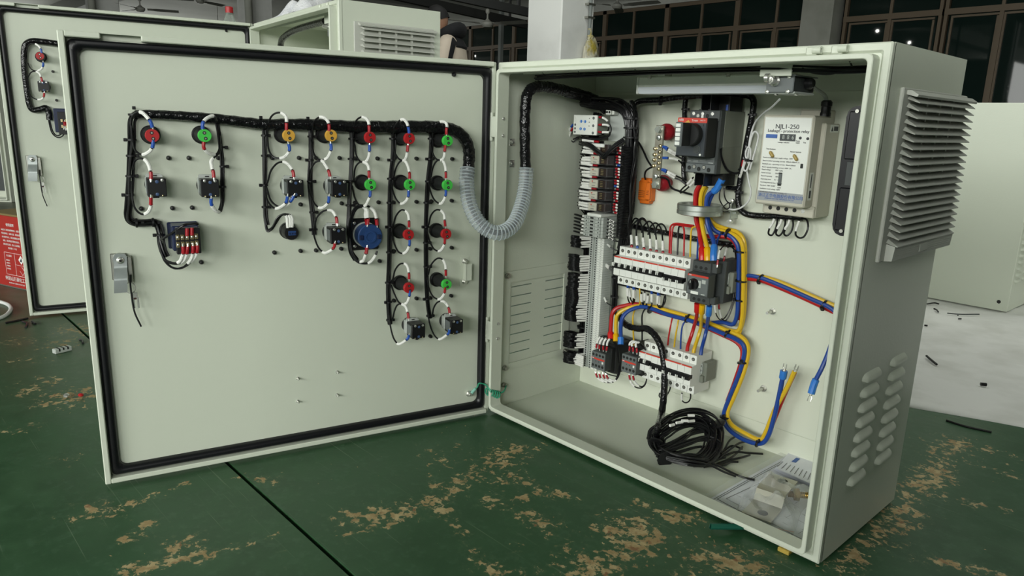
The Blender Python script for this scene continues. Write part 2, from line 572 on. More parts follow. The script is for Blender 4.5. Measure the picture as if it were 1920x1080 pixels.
def wear_at(x, y):
    v = 0.0
    for x0, y0, x1, y1, w, k in WEAR:
        if abs(x - (x0 + x1) / 2) > abs(x1 - x0) / 2 + 3.2 * w or abs(y - (y0 + y1) / 2) > abs(y1 - y0) / 2 + 3.2 * w: continue
        dx, dy = x1 - x0, y1 - y0
        l2 = dx * dx + dy * dy
        t = 0 if l2 < 1e-9 else max(0, min(1, ((x - x0) * dx + (y - y0) * dy) / l2))
        d = math.hypot(x - x0 - t * dx, y - y0 - t * dy) / w
        v = max(v, k * max(0.0, 1.05 - .42 * d))
    return min(1.2, v)


def slab(x0, x1, y0, y1, step, parent):
    nx, ny = max(1, round((x1 - x0) / step)), max(1, round((y1 - y0) / step))
    vs, fs, wv, dv = [], [], [], []
    for j in range(ny + 1):
        for i in range(nx + 1):
            x, y = x0 + (x1 - x0) * i / nx, y0 + (y1 - y0) * j / ny
            vs.append((x, y, FZ))
            wv.append(wear_at(x, y) if step < .1 else 0.25)
            dv.append(max(max(0, min(.40, (-.55 - x) * .35)), max(0, min(.75, (-1.75 - x) * 2.2)) * max(0, min(1, (y + 1.1) * 4))))
    for j in range(ny):
        for i in range(nx):
            a = j * (nx + 1) + i
            fs.append((a, a + 1, a + nx + 2, a + nx + 1))
    me = bpy.data.meshes.new('floor_slab')
    # side skirts so the joint between slabs reads as a groove
    n0 = len(vs)
    cor = [(x0, y0), (x1, y0), (x1, y1), (x0, y1)]
    for cx, cy in cor: vs += [(cx, cy, FZ), (cx, cy, FZ - .012)]
    for k in range(4):
        a, b2 = n0 + 2 * k, n0 + 2 * ((k + 1) % 4)
        fs.append((a, a + 1, b2 + 1, b2))
    wv += [0] * 8; dv += [0] * 8
    me.from_pydata(vs, [], fs)
    for nm, vals in (('wear', wv), ('dust', dv)):
        at = me.attributes.new(nm, 'FLOAT', 'POINT')
        at.data.foreach_set('value', vals)
    me.materials.append(M['floor'])
    o = bpy.data.objects.new('floor_slab', me)
    COL.objects.link(o); o.parent = parent
    return o


fl = struct('floor', MB().box(-30, 9.5, -9.3, 12, FZ - .03, FZ - .0125), M['concrete'])
JY, JG = -0.574, .0042
slab(-2.6, 2.4, -1.9, JY - JG, .014, fl)
slab(-2.6, 2.4, JY + JG, 2.2, .02, fl)
slab(-30, -2.608, -9.3, JY - JG, 2, fl)
slab(-30, -2.608, JY + JG, 2.2, 2, fl)
slab(2.408, 9.5, -9.3, JY - JG, 2, fl)
slab(2.408, 9.5, JY + JG, 2.2, 2, fl)
slab(-2.6, 2.4, -9.3, -1.908, 1, fl)
slab(-30, -5, 2.208, 12, 3, fl)
slab(-4.992, 9.5, 2.208, 12, 3, fl)

# ---------------------------------------------------------------- hall shell
M['slab'] = mat('ceiling_paint', (.55, .56, .52, 1), .85, vary=(.7, (.44, .45, .41, 1)))
M['colpaint'] = mat('column_paint', (.80, .81, .78, 1), .8, vary=(3, (.68, .69, .66, 1), .25, .5))
M['colpaint2'] = mat('pilaster_paint', (.42, .43, .38, 1), .85, vary=(3, (.34, .35, .30, 1), .3, .55))
M['darkwall'] = mat('dark_wall', (.05, .052, .045, 1), .9)
M['frame'] = mat('brown_window_frame', (.155, .118, .078, 1), .55)
M['beam'] = mat('dark_steel_beam', (.016, .017, .016, 1), .6)
M['gbeam'] = mat('grey_concrete_beam', (.32, .33, .30, 1), .85)
M['pane'] = mat('dark_green_glass', (.010, .020, .017, 1), .03, spec=.5)
M['mgreyp'] = mat('galvanised_pipe', (.20, .22, .21, 1), .5)
M['bulb'] = mat('lamp_bulb', (1, 1, .95, 1), .5, emit=((1, 1, .93, 1), 60))

struct('ceiling', MB().box(-30, 9.5, -9.3, 12, 3.55, 3.7), M['slab'])
struct('wall_left', MB().plate(-9.3, 12, FZ - .03, 3.7, -30.2, -30, [(1.4, 10.6, .7, 2.7)], 'x'), M['darkwall'])
struct('wall_right', MB().plate(-9.5, 12, FZ - .03, 3.7, 9.5, 9.7, [(y - 1.65, y + 1.65, 1.4, 3.5) for y in (-6, -1.5, 5)], 'x'), M['darkwall'])
# front wall (behind the camera) with four window openings that the daylight comes through
struct('wall_front', MB().plate(-30, 9.5, FZ - .03, 3.7, -9.5, -9.3, [(x - 1.65, x + 1.65, 1.4, 3.6) for x in (-6, -2, 2, 6)], 'y'), M['darkwall'])
wb = struct('wall_back', MB().box(-30, 9.5, 11.95, 12.15, FZ - .03, .75).box(-30, 9.5, 11.95, 12.15, 3.08, 3.7).box(-30, 9.5, 12.15, 12.2, FZ - .03, 3.7), M['darkwall'])
struct('trim_1', MB().box(-30, 9.5, 11.72, 11.95, 3.07, 3.55), M['slab'])
struct('trim_2', MB().box(-5.12, -4.57, 11.55, 11.95, FZ, 3.1), M['colpaint2'])
struct('trim_3', MB().box(2.6, 3.15, 11.55, 11.95, FZ, 3.1), M['colpaint2'])


def window(n, x0, x1, up, low, sash=True):
    """one bay of the window wall: outer frame, middle rail, upper and lower mullions, panes"""
    y0, y1 = 11.76, 11.84
    f = MB()
    f.box(x0, x0 + .05, y0, y1, .75, 3.07).box(x1 - .05, x1, y0, y1, .75, 3.07)
    f.box(x0, x1, y0, y1, 3.0, 3.07).box(x0, x1, y0, y1, .75, .82)
    f.box(x0, x1, y0 - .01, y1, 2.455, 2.545)
    w = struct('window_%d' % n, f, M['frame'])
    for u in up:
        struct('mullion', MB().box(u - .022, u + .022, y0 + .005, y1, 2.545, 3.0), M['frame'], w)
    for u in low:
        struct('mullion', MB().box(u - .028, u + .028, y0 - .005, y1, .82, 2.455), M['frame'], w)
    for xs, za, zb in ((sorted([x0 + .07] + list(up) + [x1 - .07]), 2.545, 3.0), (sorted([x0 + .07] + list(low) + [x1 - .07]), .82, 2.455)):
        for a, b in zip(xs, xs[1:]):
            struct('pane', MB().box(a, b, 11.80, 11.806, za, zb), M['pane'], w)
            if sash and za < 1 and b - a > .4:
                g = MB()
                g.box(a + .03, b - .03, y0 + .01, y1 - .01, 2.41, 2.44)
                g.box(a + .03, a + .06, y0 + .01, y1 - .01, .84, 2.41).box(b - .06, b - .03, y0 + .01, y1 - .01, .84, 2.40)
                struct('sash', g, M['frame'], w)


window(1, -18.0, -16.2, (-17.1,), (-17.0,))
window(2, -16.2, -14.4, (-15.3,), (-15.3,))
window(3, -14.4, -12.7, (-13.5,), (-13.5,))
window(4, -12.7, -11.4, (-12.0,), (-12.0,))
window(5, -11.4, -9.75, (-10.6,), (-10.6,))
window(6, -9.75, -8.1, (-8.95,), (-9.3, -8.95, -8.35), False)
window(7, -8.1, -6.5, (-7.28,), (-7.28,))
window(8, -6.5, -5.12, (-5.7,), (-5.7,))
window(9, -4.47, -2.95, (-3.72,), (-3.72,))
window(10, -2.92, -1.35, (-2.15,), (-2.15,))
window(11, -1.35, .3, (-.5,), (-.5,))
window(12, .3, 2.6, (1.4,), (1.4,))

# columns: square and white, standing in the hall
def column(name, x, y, w, label, m):
    c = MB().box(x - w / 2, x + w / 2, y - w / 2, y + w / 2, FZ, 3.55, .012)
    o = single(name, c, m, label, 'column', base=(x, y, FZ))
    return o


column('column', -3.97, 4.33, .46, 'thick white square column with a conduit and a yellow bag, behind the open cabinet', M['colpaint'])
column('column', -13.25, 5.35, .5, 'pale column rising behind the capped bottle and the white towel', M['colpaint'])
column('column', -16.6, 3.5, .52, 'pale column rising behind the top edge of the rear door', M['colpaint'])
# cables down the far columns
for n_, (x, y) in enumerate(((-12.85, 5.05), (-16.2, 3.2))):
    t = Thing('downpipe', ('pale pipe running down beside the column behind the towel', 'pale pipe running down beside the column above the rear door')[n_], 'pipe', (x, y, FZ))
    t.part('pipe_run', MB().cyl((x, y, FZ), (x, y, 3.55), .07, n=12), M['colpaint2'])
    t.part('pipe_clip', MB().box(x - .08, x + .08, y - .08, y + .3, 1.9, 1.96), M['mgreyp'])
# conduit and yellow bag on the near column (+x face)
cx, cy = -3.74, 4.47
t = Thing('conduit', 'grey metal conduit down the side of the thick white column', 'conduit', (cx, cy, 1.35))
t.part('pipe_run', MB().cyl((cx + .03, cy, 1.25), (cx + .03, cy, 3.5), .016, n=10), M['mgreyp'])
for z in (1.66, 1.78):
    t.part('saddle_clip', MB().box(cx, cx + .05, cy - .05, cy + .05, z, z + .018), M['dsteel'])
M['bagyel'] = mat('yellow_plastic_bag', (.42, .34, .06, 1), .3, vary=(9, (.55, .53, .42, 1), .45, .6), bump=(14, .9, .03))
bg = MB()
prof = [(.02, 1.50), (.05, 1.47), (.085, 1.40), (.10, 1.31), (.105, 1.24), (.09, 1.18), (.05, 1.14), (.0, 1.13)]
nb = 18
loops = []
for r, z in prof:
    loops.append([(cx + .062 + .45 * r * cos(2 * pi * k / nb) + .008 * sin(3 * k + z * 30), cy + r * sin(2 * pi * k / nb) * (1 + .12 * sin(5 * k)), z + .008 * sin(2.3 * k)) for k in range(nb)])
for i, l in enumerate(loops): bg.v += l
for i in range(len(loops) - 1):
    for k in range(nb):
        q = (k + 1) % nb
        bg.f.append((i * nb + k, i * nb + q, (i + 1) * nb + q, (i + 1) * nb + k))
t = Thing('plastic_bag', 'yellow plastic bag tied to the conduit on the thick white column', 'bag', (cx + .03, cy, 1.13))
t.part('bag_body', bg, M['bagyel'])
t.part('bag_knot', MB().tube([(cx + .03, cy, 1.49), (cx + .035, cy + .01, 1.53), (cx + .03, cy, 1.57)], [.022, .014, .02], 8), M['bagyel'])

# beams under the ceiling
def beam(name, x0, x1, y0, y1, z0, z1, m):
    o = struct(name, MB().box(x0, x1, y0, y1, z0, z1), m)
    o['kind'] = 'structure'


beam('trim_5', -30, -4.2, 4.12, 4.55, 3.22, 3.55, M['gbeam'])
beam('trim_6', -3.8, 9.5, 4.12, 4.55, 3.22, 3.55, M['gbeam'])
for i, x in enumerate((-13.3, -8.6, 1.0)):
    beam('trim_%d' % (7 + i), x - .2, x + .2, 4.6, 11.7, 3.2, 3.55, M['gbeam'])
for i, x in enumerate((-16.6, -11.0, -6.0, 1.0)):
    beam('trim_%d' % (12 + i), x - .2, x + .2, -9, 4.0, 3.2, 3.55, M['gbeam'])
# long dark steel trunking hung on rods below the slab
def trunking(label, a, b, s, rods):
    a, b = Vector(a), Vector(b)
    t = Thing('hanging_rail', label, 'rail', tuple(a))
    d = (b - a).normalized(); n = Vector((-d.y, d.x, 0)) * s
    m = MB()
    vs = [p + n * k + Vector((0, 0, z)) for p in (a, b) for k in (-.5, .5) for z in (-s * .7, s * .7)]
    m.add(vs, [(0, 1, 3, 2), (4, 6, 7, 5), (0, 4, 5, 1), (2, 3, 7, 6), (0, 2, 6, 4), (1, 5, 7, 3)])
    t.part('rail_bar', m, M['beam'])
    for f in rods:
        p = a.lerp(b, f)
        t.part('hanger_rod', MB().cyl((p.x, p.y, p.z), (p.x, p.y, 3.55), .022, n=8), M['beam'])


trunking('dark hanging rail passing behind the head of the worker', (-7.6119,4.4982,2.3111), (-7.5259,7.2396,2.1621), .085, (.25, .88))
trunking('dark hanging rail above the worker running to the thick white column', (-5.1395,3.7027,1.9358), (-4.7956,4.7813,1.8246), .062, (.2, .82))
# grey post in front of the far windows
t = Thing('grey_post', 'thin grey post standing beside the worker in front of far windows', 'post', tuple((-9.3192,8.3288,1.7185)[:2]) + (FZ,))
px_, py_ = t.base[:2]
t.part('post_shaft', MB().box(px_ - .035, px_ + .035, py_ - .035, py_ + .035, FZ, 2.85), M['mgreyp'])
t.part('base_plate', MB().box(px_ - .12, px_ + .12, py_ - .12, py_ + .12, FZ, FZ + .02), M['mgreyp'])

# ceiling fans
M['fan'] = mat('fan_paint', (.30, .30, .27, 1), .55)
def ceiling_fan(c, label, rot, tilt=0.0, s=1.0):
    c = Vector(c)
    t = Thing('ceiling_fan', label, 'fan', tuple(c))
    x, y, z = c
    t.part('down_rod', MB().cyl((x, y, z + .05), (x, y, 3.55), .013, n=8), M['fan'])
    t.part('canopy_cup', MB().lathe([(0, .02), (.02, .032), (.06, .03), (.07, .015)], (x, y, z + .14), (0, 0, 1), 14), M['fan'])
    t.part('motor', MB().lathe([(-.05, .02), (-.045, .06), (-.015, .085), (.02, .085), (.045, .04), (.07, .02)], c, (0, 0, 1), 20), M['fan'])
    for k in range(3):
        a = rot + 2 * pi * k / 3
        d, n = Vector((cos(a), sin(a), 0)), Vector((-sin(a), cos(a), 0))
        m = MB()
        st = []
        for r, w in ((.12, .025), (.22, .03), (.26, .065), (.55 * s, .075), (.66 * s, .06)):
            for q, dz in ((-1, .012), (1, -.012)):
                st.append(c + d * r + n * (w * q) + Vector((0, 0, dz)))
        fs = [(2 * i, 2 * i + 1, 2 * i + 3, 2 * i + 2) for i in range(4)]
        k0 = len(st)
        m.add(st + [p + Vector((0, 0, .006)) for p in st], fs + [tuple(v + k0 for v in f) for f in fs])
        t.part('blade', m, M['fan'])


ceiling_fan((-7.2139,6.1786,2.0361), 'pale ceiling fan hanging beside the worker in front of the windows', .3)
ceiling_fan((-14.1023,3.5012,2.5003), 'pale ceiling fan seen above the rear door near the dark beams', 1.2)
ceiling_fan((-14.9874,4.9463,2.9026), 'pale ceiling fan between the two far columns, cut by the top of the picture', 2.0)
ceiling_fan((-6.8664,8.6773,2.5578), 'pale ceiling fan to the side of the thick white column', .1, s=1.2)

# bulbs hanging in the hall; they mirror as bright points in the dark panes
for lab, px, py, pz in (('bare bulb on a cord hanging in the aisle, first from the thick column', *(-6.1526,6.1318,3)), ('bare bulb on a cord hanging in the aisle, second from the thick column', *(-6.0708,4.2477,2.9)), ('bare bulb on a cord hanging in the aisle, third from the thick column', *(-19.7791,7.1817,2.9))):
    t = Thing('hanging_bulb', lab, 'lamp', (px, py, pz))
    t.part('bulb', MB().ball((px, py, pz), .034, 8), M['bulb'])
    t.part('cord', MB().cyl((px, py, pz + .04), (px, py, 3.55), .006, n=6), M['blackm'])

# ---------------------------------------------------------------- cabinet shell (used for the open cabinet and the one behind)
def rr(x0, x1, z0, z1, r, y, n=4):
    """rounded rectangle loop in the xz plane"""
    r = max(r, .0002)
    out = []
    for cx, cz, a0 in ((x1 - r, z1 - r, 0), (x0 + r, z1 - r, 90), (x0 + r, z0 + r, 180), (x1 - r, z0 + r, 270)):
        for k in range(n):
            a = radians(a0 + 90 * k / (n - 1))
            out.append((cx + r * cos(a), y, cz + r * sin(a)))
    return out


def frame_ring(W, H):
    sec = [(0, .012, .002), (0, .002, .002), (.002, 0, .002), (.0105, 0, .003), (.0140, .0045, .004), (.0157, .0040, .008), (.0157, -.0188, .008), (.0167, -.0198, .008), (.0220, -.0198, .007), (.0230, -.0188, .007), (.0230, .012, .007)]
    return MB().ring([rr(i, W - i, i, H - i, r, y) for i, y, r in sec])


def louver(mb, y, z, ln, ht, out, x, sgn, hood=1):
    """pressed louver pod on a wall normal to x"""
    nu, nv = 10, 5
    vs, fs = [], []
    for i in range(nu + 1):
        u = -1 + 2 * i / nu
        e = max(0, 1 - abs(u) ** 4) ** .5
        for j in range(nv + 1):
            v = j / nv
            prof = (0, .55, .88, 1.0, .92, 0)[j]
            zz = z + ht * (.5 - v) * (.35 + .65 * e)
            vs.append((x + sgn * out * prof * e, y + ln / 2 * u, zz))
    for i in range(nu):
        for j in range(nv):
            a = i * (nv + 1) + j
            fs.append((a, a + 1, a + nv + 2, a + nv + 1))
    mb.add(vs, fs)
    return mb


def vent_grille(T, parent_name, x, y0, y1, z0, z1, n, M_frame, M_slat, out=.021, y_margin=.024):
    """filter grille on the +x wall; slats are sub-parts"""
    f = MB()
    f.box(x, x + .006, y0, y1, z0, z1, .0015)
    # hood along the top and block along the bottom
    f.prism([(x + .005, z1 - .003), (x + .013, z1 - .004), (x + out + .001, z1 - .010), (x + out - .001, z1 - .013), (x + .005, z1 - .009)], 'y', y0 + .012, y1 + .001)
    f.prism([(x + .005, z0 + .027), (x + out - .002, z0 + .024), (x + out - .004, z0 + .002), (x + .005, z0 + .0005)], 'y', y0 + .020, y1 - .002)
    g = T.part(parent_name, f, M_frame)
    zt, zb = z1 - .0165, z0 + .028
    for i in range(n):
        z = zt + (zb - zt) * i / (n - 1)
        s = MB()
        a, b = y0 + y_margin, y1 - .004
        poly = [(x + .0062, z + .0065), (x + out, z - .0035), (x + out, z - .0048), (x + .0062, z + .0005)]
        s.prism(poly, 'y', a, b)
        # pointed left end
        s.add([(poly[0][0], a, poly[0][1]), (poly[1][0], a, poly[1][1]), (poly[2][0], a, poly[2][1]), (poly[3][0], a, poly[3][1]), (x + .0065, a - .008, z + .001)], [(0, 1, 4), (1, 2, 4), (2, 3, 4), (3, 0, 4)])
        T.part('slat', s, M_slat, g)
    for q in (.3, .5, .7):
        yy = y0 + (y1 - y0) * q
        T.part('rib', MB().box(x + .006, x + .0115, yy - .003, yy + .003, zb, zt + .008), M_slat, g)
    dk = MB()
    dk.box(x + .0058, x + .0064, y0 + .03, y1 - .012, z0 + .03, z1 - .02)
    T.part('filter_mat', dk, M['green_grey'], g)
    # grooves and badge on the bottom block
    for k in range(5):
        zz = z0 + .006 + k * .0035
        xx = x + out - .004 + (zz - z0 - .002) / .022 * .002
        T.part('groove', MB().box(xx, xx + .0005, y0 + .022, y1 - .004, zz, zz + .0008), M_slat, g)
    T.part('badge', MB().box(x + out - .0035, x + out - .0015, (y0 + y1) / 2 - .016, (y0 + y1) / 2 + .022, z0 + .006, z0 + .019, .0008), M_frame, g)
    return g


def door_leaf(T, W, H, FRM, slot, mat_in):
    """door in its own frame: x from -W (free edge) to 0 (hinge), sheet at y=.02, hem at y=0"""
    m = MB()
    m.box(-W, 0, .020, .0215, 0.001, H - .001)
    m.box(-W, -W + .0100, 0, .0215, .0, H, .0016)
    m.box(-.0100, 0, 0.010, .0215, .0, H, .0016)
    m.box(-W + .0098, -.0098, 0, .0215, .0, .0098, .0016)
    a, b = slot
    m.box(-W + .0098, a, 0, .0215, H - .0098, H, .0016)
    m.box(b, -.0098, 0, .0215, H - .0098, H, .0016)
    m.box(a - .001, b + .001, .0185, .0215, H - .0098, H - .0002).box(a - .001, b + .001, .003, .0215, H - .0012, H)
    m.xf(FRM)
    d = T.part('door', m, mat_in)
    g = MB()
    sec = [(.0118, .020, .008), (.0122, .010, .009), (.0150, .0065, .010), (.0195, .0055, .011), (.0240, .0075, .012), (.0268, .0120, .013), (.0272, .020, .013)]
    g.ring([rr(-W + i, -i, i, H - i, r, y, 6) for i, y, r in sec]).xf(FRM)
    T.part('gasket', g, M['rubber'], d)
    return d


# ---------------------------------------------------------------- the open cabinet
CW, CH, CDp = .8033, .8, .3211
cab = Thing('electrical_cabinet', 'large grey metal cabinet with its door wide open, full of wiring', 'cabinet', (CW / 2, CDp / 2, 0))
slits = [(y0, y1, .2985 - i * .0235 - .0032, .2985 - i * .0235) for i in range(8) for y0, y1 in ((.058, .126), (.172, .240))]
sh = frame_ring(CW, CH)
sh.box(0, CW, .010, CDp, CH - .0015, CH)                        # top
sh.box(0, CW, .010, CDp, 0, .0015)                              # bottom
sh.box(CW - .0015, CW, .010, CDp, 0.0015, CH - .0015)           # right
sh.plate(.010, CDp, .0015, CH - .0015, 0, .0015, slits, 'x')    # left, with louver slits
sh.box(0.0015, CW - .0015, CDp - .0015, CDp, .0015, CH - .0015) # back
body = cab.part('shell', sh, M['paint'])
cab.part('mounting_plate', MB().box(.012, CW - .012, CDp - .0042, CDp - .0016, .062, .752, .0006), M['plate'])
cab.part('back_strip', MB().box(.003, CW - .003, CDp - .0025, CDp - .0014, .002, .060), M['plate'])
cab.part('floor_plate', MB().box(.002, CW - .002, .013, CDp - .003, .0016, .0035), M['paint_in'])
# perforated strip under the roof
st = cab.part('top_strip', MB().box(.047, .765, .030, .0315, .7765, .7985), M['paint_in'])
hs = MB()
for px in (.0525, .1948, .2771, .3969, .4564, .5748, .6932):
    hs.cyl((px, .0294, .787), (px, .0300, .787), .0042, n=10)
h = cab.part('hole', hs, M['hole'], st); h['kind'] = 'stuff'
# louvers on both sides
for k in range(8):
    for yc in (.105, .218):
        z = (.2985 if yc < .2 else .3005) - k * .0257
        cab.part('louver', louver(MB(), yc, z, .072, .019, .0085, CW - .0003, 1), M['paint'])
# removable filter frame inside the left wall
fr = MB().plate(.029, .262, .094, .336, .0022, .0048, [(.0525, .236, .109, .3095)], 'x')
ff = cab.part('filter_frame', fr, M['paint_in'])
for y, z in ((.040, .327), (.040, .101), (.25, .327), (.25, .101)):
    b = MB().cyl((.0048, y, z), (.0075, y, z), .0075, n=16).cyl((.0075, y, z), (.0125, y, z), .0055, n=6).cyl((.0125, y, z), (.0145, y, z), .003, n=8)
    cab.part('bolt', b, M['dsteel'], ff)
vent_grille(cab, 'vent_grille', CW, .048, .335, .4895, .7425, 20, M['vent'], M['vent'])
# two lugs on the top flange
for q in ((.6929,-.004,.7916), (.7302,-.004,.7921)):
    m = MB().box(q[0] - .0085, q[0] + .0085, -.0065, .001, q[2] - .0065, q[2] + .0065, .002)
    m.lathe([(0, .0055), (.012, .0055), (.012, .0028), (.006, .0028)], (q[0] + .003, -.0055, q[2] + .001), (1, 0, 0), 12)
    cab.part('lug', m, M['paint'])
# door, opened past square
dr = door_leaf(cab, .8017, .8, FR['D'], (-.7410, -.6810), M['paint_in'])
# hinges: two knuckles between door and frame, each with screws
for z in (.665, .205):
    m = MB().cyl((-.004, -.012, z - .03), (-.004, -.012, z + .03), .0052, n=12)
    m.box(-.005, .016, -.0160, -.0135, z - .022, z + .022, .001)
    hg = cab.part('hinge', m, M['paint'])
    for dz in (-.018, .018):
        cab.part('screw', MB().lathe([(0, .004), (.0015, .0036), (.0026, .002)], (.0232, -.002, z + dz), (1, 0, 0), 12), M['steel'], hg)
# black plugs closing the spare holes of the door
plugs = MB()
for q in [(-.6188,.02,.5964),(-.652,.02,.5964),(-.5692,.02,.5965),(-.7023,.02,.5074),(-.6522,.02,.5068),(-.6193,.02,.5067),(-.6104,.02,.4043),(-.4732,.02,.5967),(-.4232,.02,.5968),(-.4235,.02,.5068),(-.3438,.02,.5969),(-.2656,.02,.596),(-.1807,.02,.5961),(-.0986,.02,.5951),(-.3417,.02,.5066),(-.2644,.02,.5066),(-.1807,.02,.5054),(-.0988,.02,.5055),(-.4773,.02,.4143),(-.4268,.02,.4144),(-.345,.02,.4139),(-.2637,.02,.3827),(-.1808,.02,.4017),(-.0975,.02,.4015),(-.3962,.02,.4136),(-.2316,.02,.4025),(-.1485,.02,.4022),(-.1808,.02,.2936),(-.0975,.02,.2919),(-.2324,.02,.2937),(-.148,.02,.2917),(-.1808,.02,.2031),(-.1476,.02,.2028),(-.097,.02,.7696),(-.3903,.02,.5968),(-.3123,.02,.5959),(-.2289,.02,.5971),(-.1444,.02,.5961),(-.3141,.02,.5069),(-.232,.02,.5057),(-.1465,.02,.5056)]:
    pm = MB().lathe([(0, .0042), (.006, .0040), (.0085, .0028), (.009, .0012)], (q[0], .020, q[2]), (0, -1, 0), 10).xf(FR['D'])
    cab.part('plug', pm, M['black'], dr)
for q in [(-.442,.02,.1478),(-.3595,.02,.1495),(-.4439,.02,.0975),(-.3608,.02,.0979)]:
    cab.part('stud', MB().lathe([(0, .0035), (.0015, .0033), (.0018, .0020), (.010, .0018), (.011, .001)], (q[0], .020, q[2]), (0, -1, 0), 10).xf(FR['D']), M['steel'], dr)
# strike bracket by the hinge side of the door
q0, q1 = (-.0639,.018,.3683), (-.0658,.018,.3217)
xm = (q0[0] + q1[0]) / 2
m = MB().box(xm - .011, xm + .011, .0185, .020, q0[2] - .008, q0[2] + .010).box(xm - .011, xm + .011, .0185, .020, q1[2] - .010, q1[2] + .008)
m.box(xm - .002, xm + .013, .006, .0075, q1[2] + .004, q0[2] - .004, .001).box(xm - .002, xm + .000, .006, .0195, q1[2] + .004, q0[2] - .004)
bk = cab.part('strike_bracket', m.xf(FR['D']), M['paint_in'], dr)
for q in (q0, q1):
    cab.part('bolt', MB().cyl((xm, .0185, q[2]), (xm, .0165, q[2]), .0068, n=14).cyl((xm, .0165, q[2]), (xm, .0115, q[2]), .0050, n=6).cyl((xm, .0115, q[2]), (xm, .0095, q[2]), .003, n=8).xf(FR['D']), M['steel'], dr)
# feet pads: the cabinet stands on small blocks
M['pad'] = mat('yellow_pad', (.46, .33, .06, 1), .6)
for lab, x, y in (('small yellow block wedged under the front corner of the open cabinet', .745, .008), ('small yellow block under the rear edge of the open cabinet beside vents', .745, .29), ('small yellow block under the rear hinge side of the open cabinet', .05, .29)):
    single('support_block', MB().box(x - .010, x + .010, y - .010, y + .02, FZ, -.0005, .001), M['pad'], lab, 'block', 'blocks under the cabinet', base=(x, y, FZ))

# green and yellow earth lead between door and shell
e0, e1 = (-.0494,.014,.0496), (.004,.0406,.0569)
wdoor = FR['D'] @ Vector((e0[0], e0[1], e0[2]))
T = Thing('earth_lead', 'coiled green earth lead bridging the door and the cabinet shell', 'wire', tuple(wdoor))
T.part('bolt', MB().cyl((e0[0], .02, e0[2]), (e0[0], .016, e0[2]), .0068, n=14).cyl((e0[0], .016, e0[2]), (e0[0], .010, e0[2]), .005, n=6).cyl((e0[0], .010, e0[2]), (e0[0], .006, e0[2]), .003, n=8).xf(FR['D']), M['steel'])
T.part('bolt', MB().cyl((.0018, e1[1], e1[2]), (.006, e1[1], e1[2]), .0068, n=14).cyl((.006, e1[1], e1[2]), (.012, e1[1], e1[2]), .005, n=6), M['dsteel'])
pA = Vector(FR['D'] @ Vector((e0[0] + .008, .012, e0[2] + .006)))
pC = Vector((.012, e1[1], e1[2]))
cl = [pA, pA + Vector((.004, .01, .010))]
hA = Vector(FR['D'] @ Vector((-.012, .004, e0[2] + .021)))
cl += [pA.lerp(hA, .5) + Vector((0, 0, .012)), hA]
h0, h1 = Vector((.016, -.022, e1[2] + .002)), Vector((.022, .004, e1[2] - .010))
path = spl(cl + [hA.lerp(h0, .6) + Vector((.008, 0, .002))], 6)
turns = 4.5
for i in range(int(turns * 14) + 1):
    a = 2 * pi * i / 14
    c = h0.lerp(h1, i / (turns * 14))
    path.append(c + Vector((.009 * cos(a), .0, .009 * sin(a))) + Vector((.0, .003 * cos(a), 0)))
path += spl([path[-1], h1 + Vector((.006, .012, .006)), pC], 6)[1:]
wl = T.part('green_wire', MB().tube(path, .0019, 7), M['wgreen'])
T.part('ring_terminal', MB().tube([pA - Vector((.0, .004, .004)), pA, pA + Vector((.002, .006, .006))], [.0035, .0038, .0034], 8), mat('pale_green_crimp', (.30, .62, .52, 1), .4))

# ---------------------------------------------------------------- things on the open door (frame D: sheet at y = .02, outwards is -y)
SY = .020


def ring_band(mb, p, d, r, w=.004, th=.0012):
    """band around a bundle: a short tube along d"""
    d = Vector(d).normalized()
    p = Vector(p)
    mb.tube([p - d * (w / 2), p - d * (w / 2 - .0004), p + d * (w / 2 - .0004), p + d * (w / 2)], [r, r + th, r + th, r], 12)
    return mb


def tie(T, p, d, r, parent=None, head=(0, 0, 1), name='cable_tie'):
    m = ring_band(MB(), p, d, r)
    h = Vector(head).normalized()
    c = Vector(p) + h * (r + .0025)
    m.box(c.x - .0028, c.x + .0028, c.y - .0028, c.y + .0028, c.z - .0028, c.z + .0028, .0006)
    return T.part(name, m, M['black'], parent)


def pigtail(T, pts, crimp, parent=None, r=.0018, cl=.0125, gap=.002, sl=.022, wm='wire', sr=None, k=6, sleeve=True, ferr=True):
    """one conductor: crimp on the terminal, white marker sleeve, then insulated wire (sub-parts of the wire)"""
    path = spl(pts, k)
    L = plen(path)
    w = T.part('wire', MB().tube(cut(path, min(.9, cl * .5 / L), 1), r, 7), M[wm], parent)
    if crimp:
        c = cut(path, 0, min(.45, cl / L))
        n = len(c)
        T.part('crimp_terminal', MB().tube(c, [r * (1.65 if i < n - 1 else 1.95) for i in range(n)], 8), M[crimp], w)
        if ferr:
            d = (c[0] - c[1]).normalized()
            T.part('terminal_tongue', MB().tube([c[0] + d * .005, c[0]], [.0011, .0015], 6), M['steel'], w)
    if sleeve and sl > 0:
        a = (cl + gap) / L
        b = min(.98, (cl + gap + sl) / L)
        if a < b:
            T.part('marker_sleeve', MB().tube(cut(path, a, b), sr or r * 1.75, 8), M['sleeve'], w)
            # printed number on the sleeve
            mid = cut(path, a + (b - a) * .42, a + (b - a) * .58)
            T.part('printed_mark', MB().tube(mid, (sr or r * 1.75) + .00004, 4, cap=False), M['inkgrey'], w)
    return w


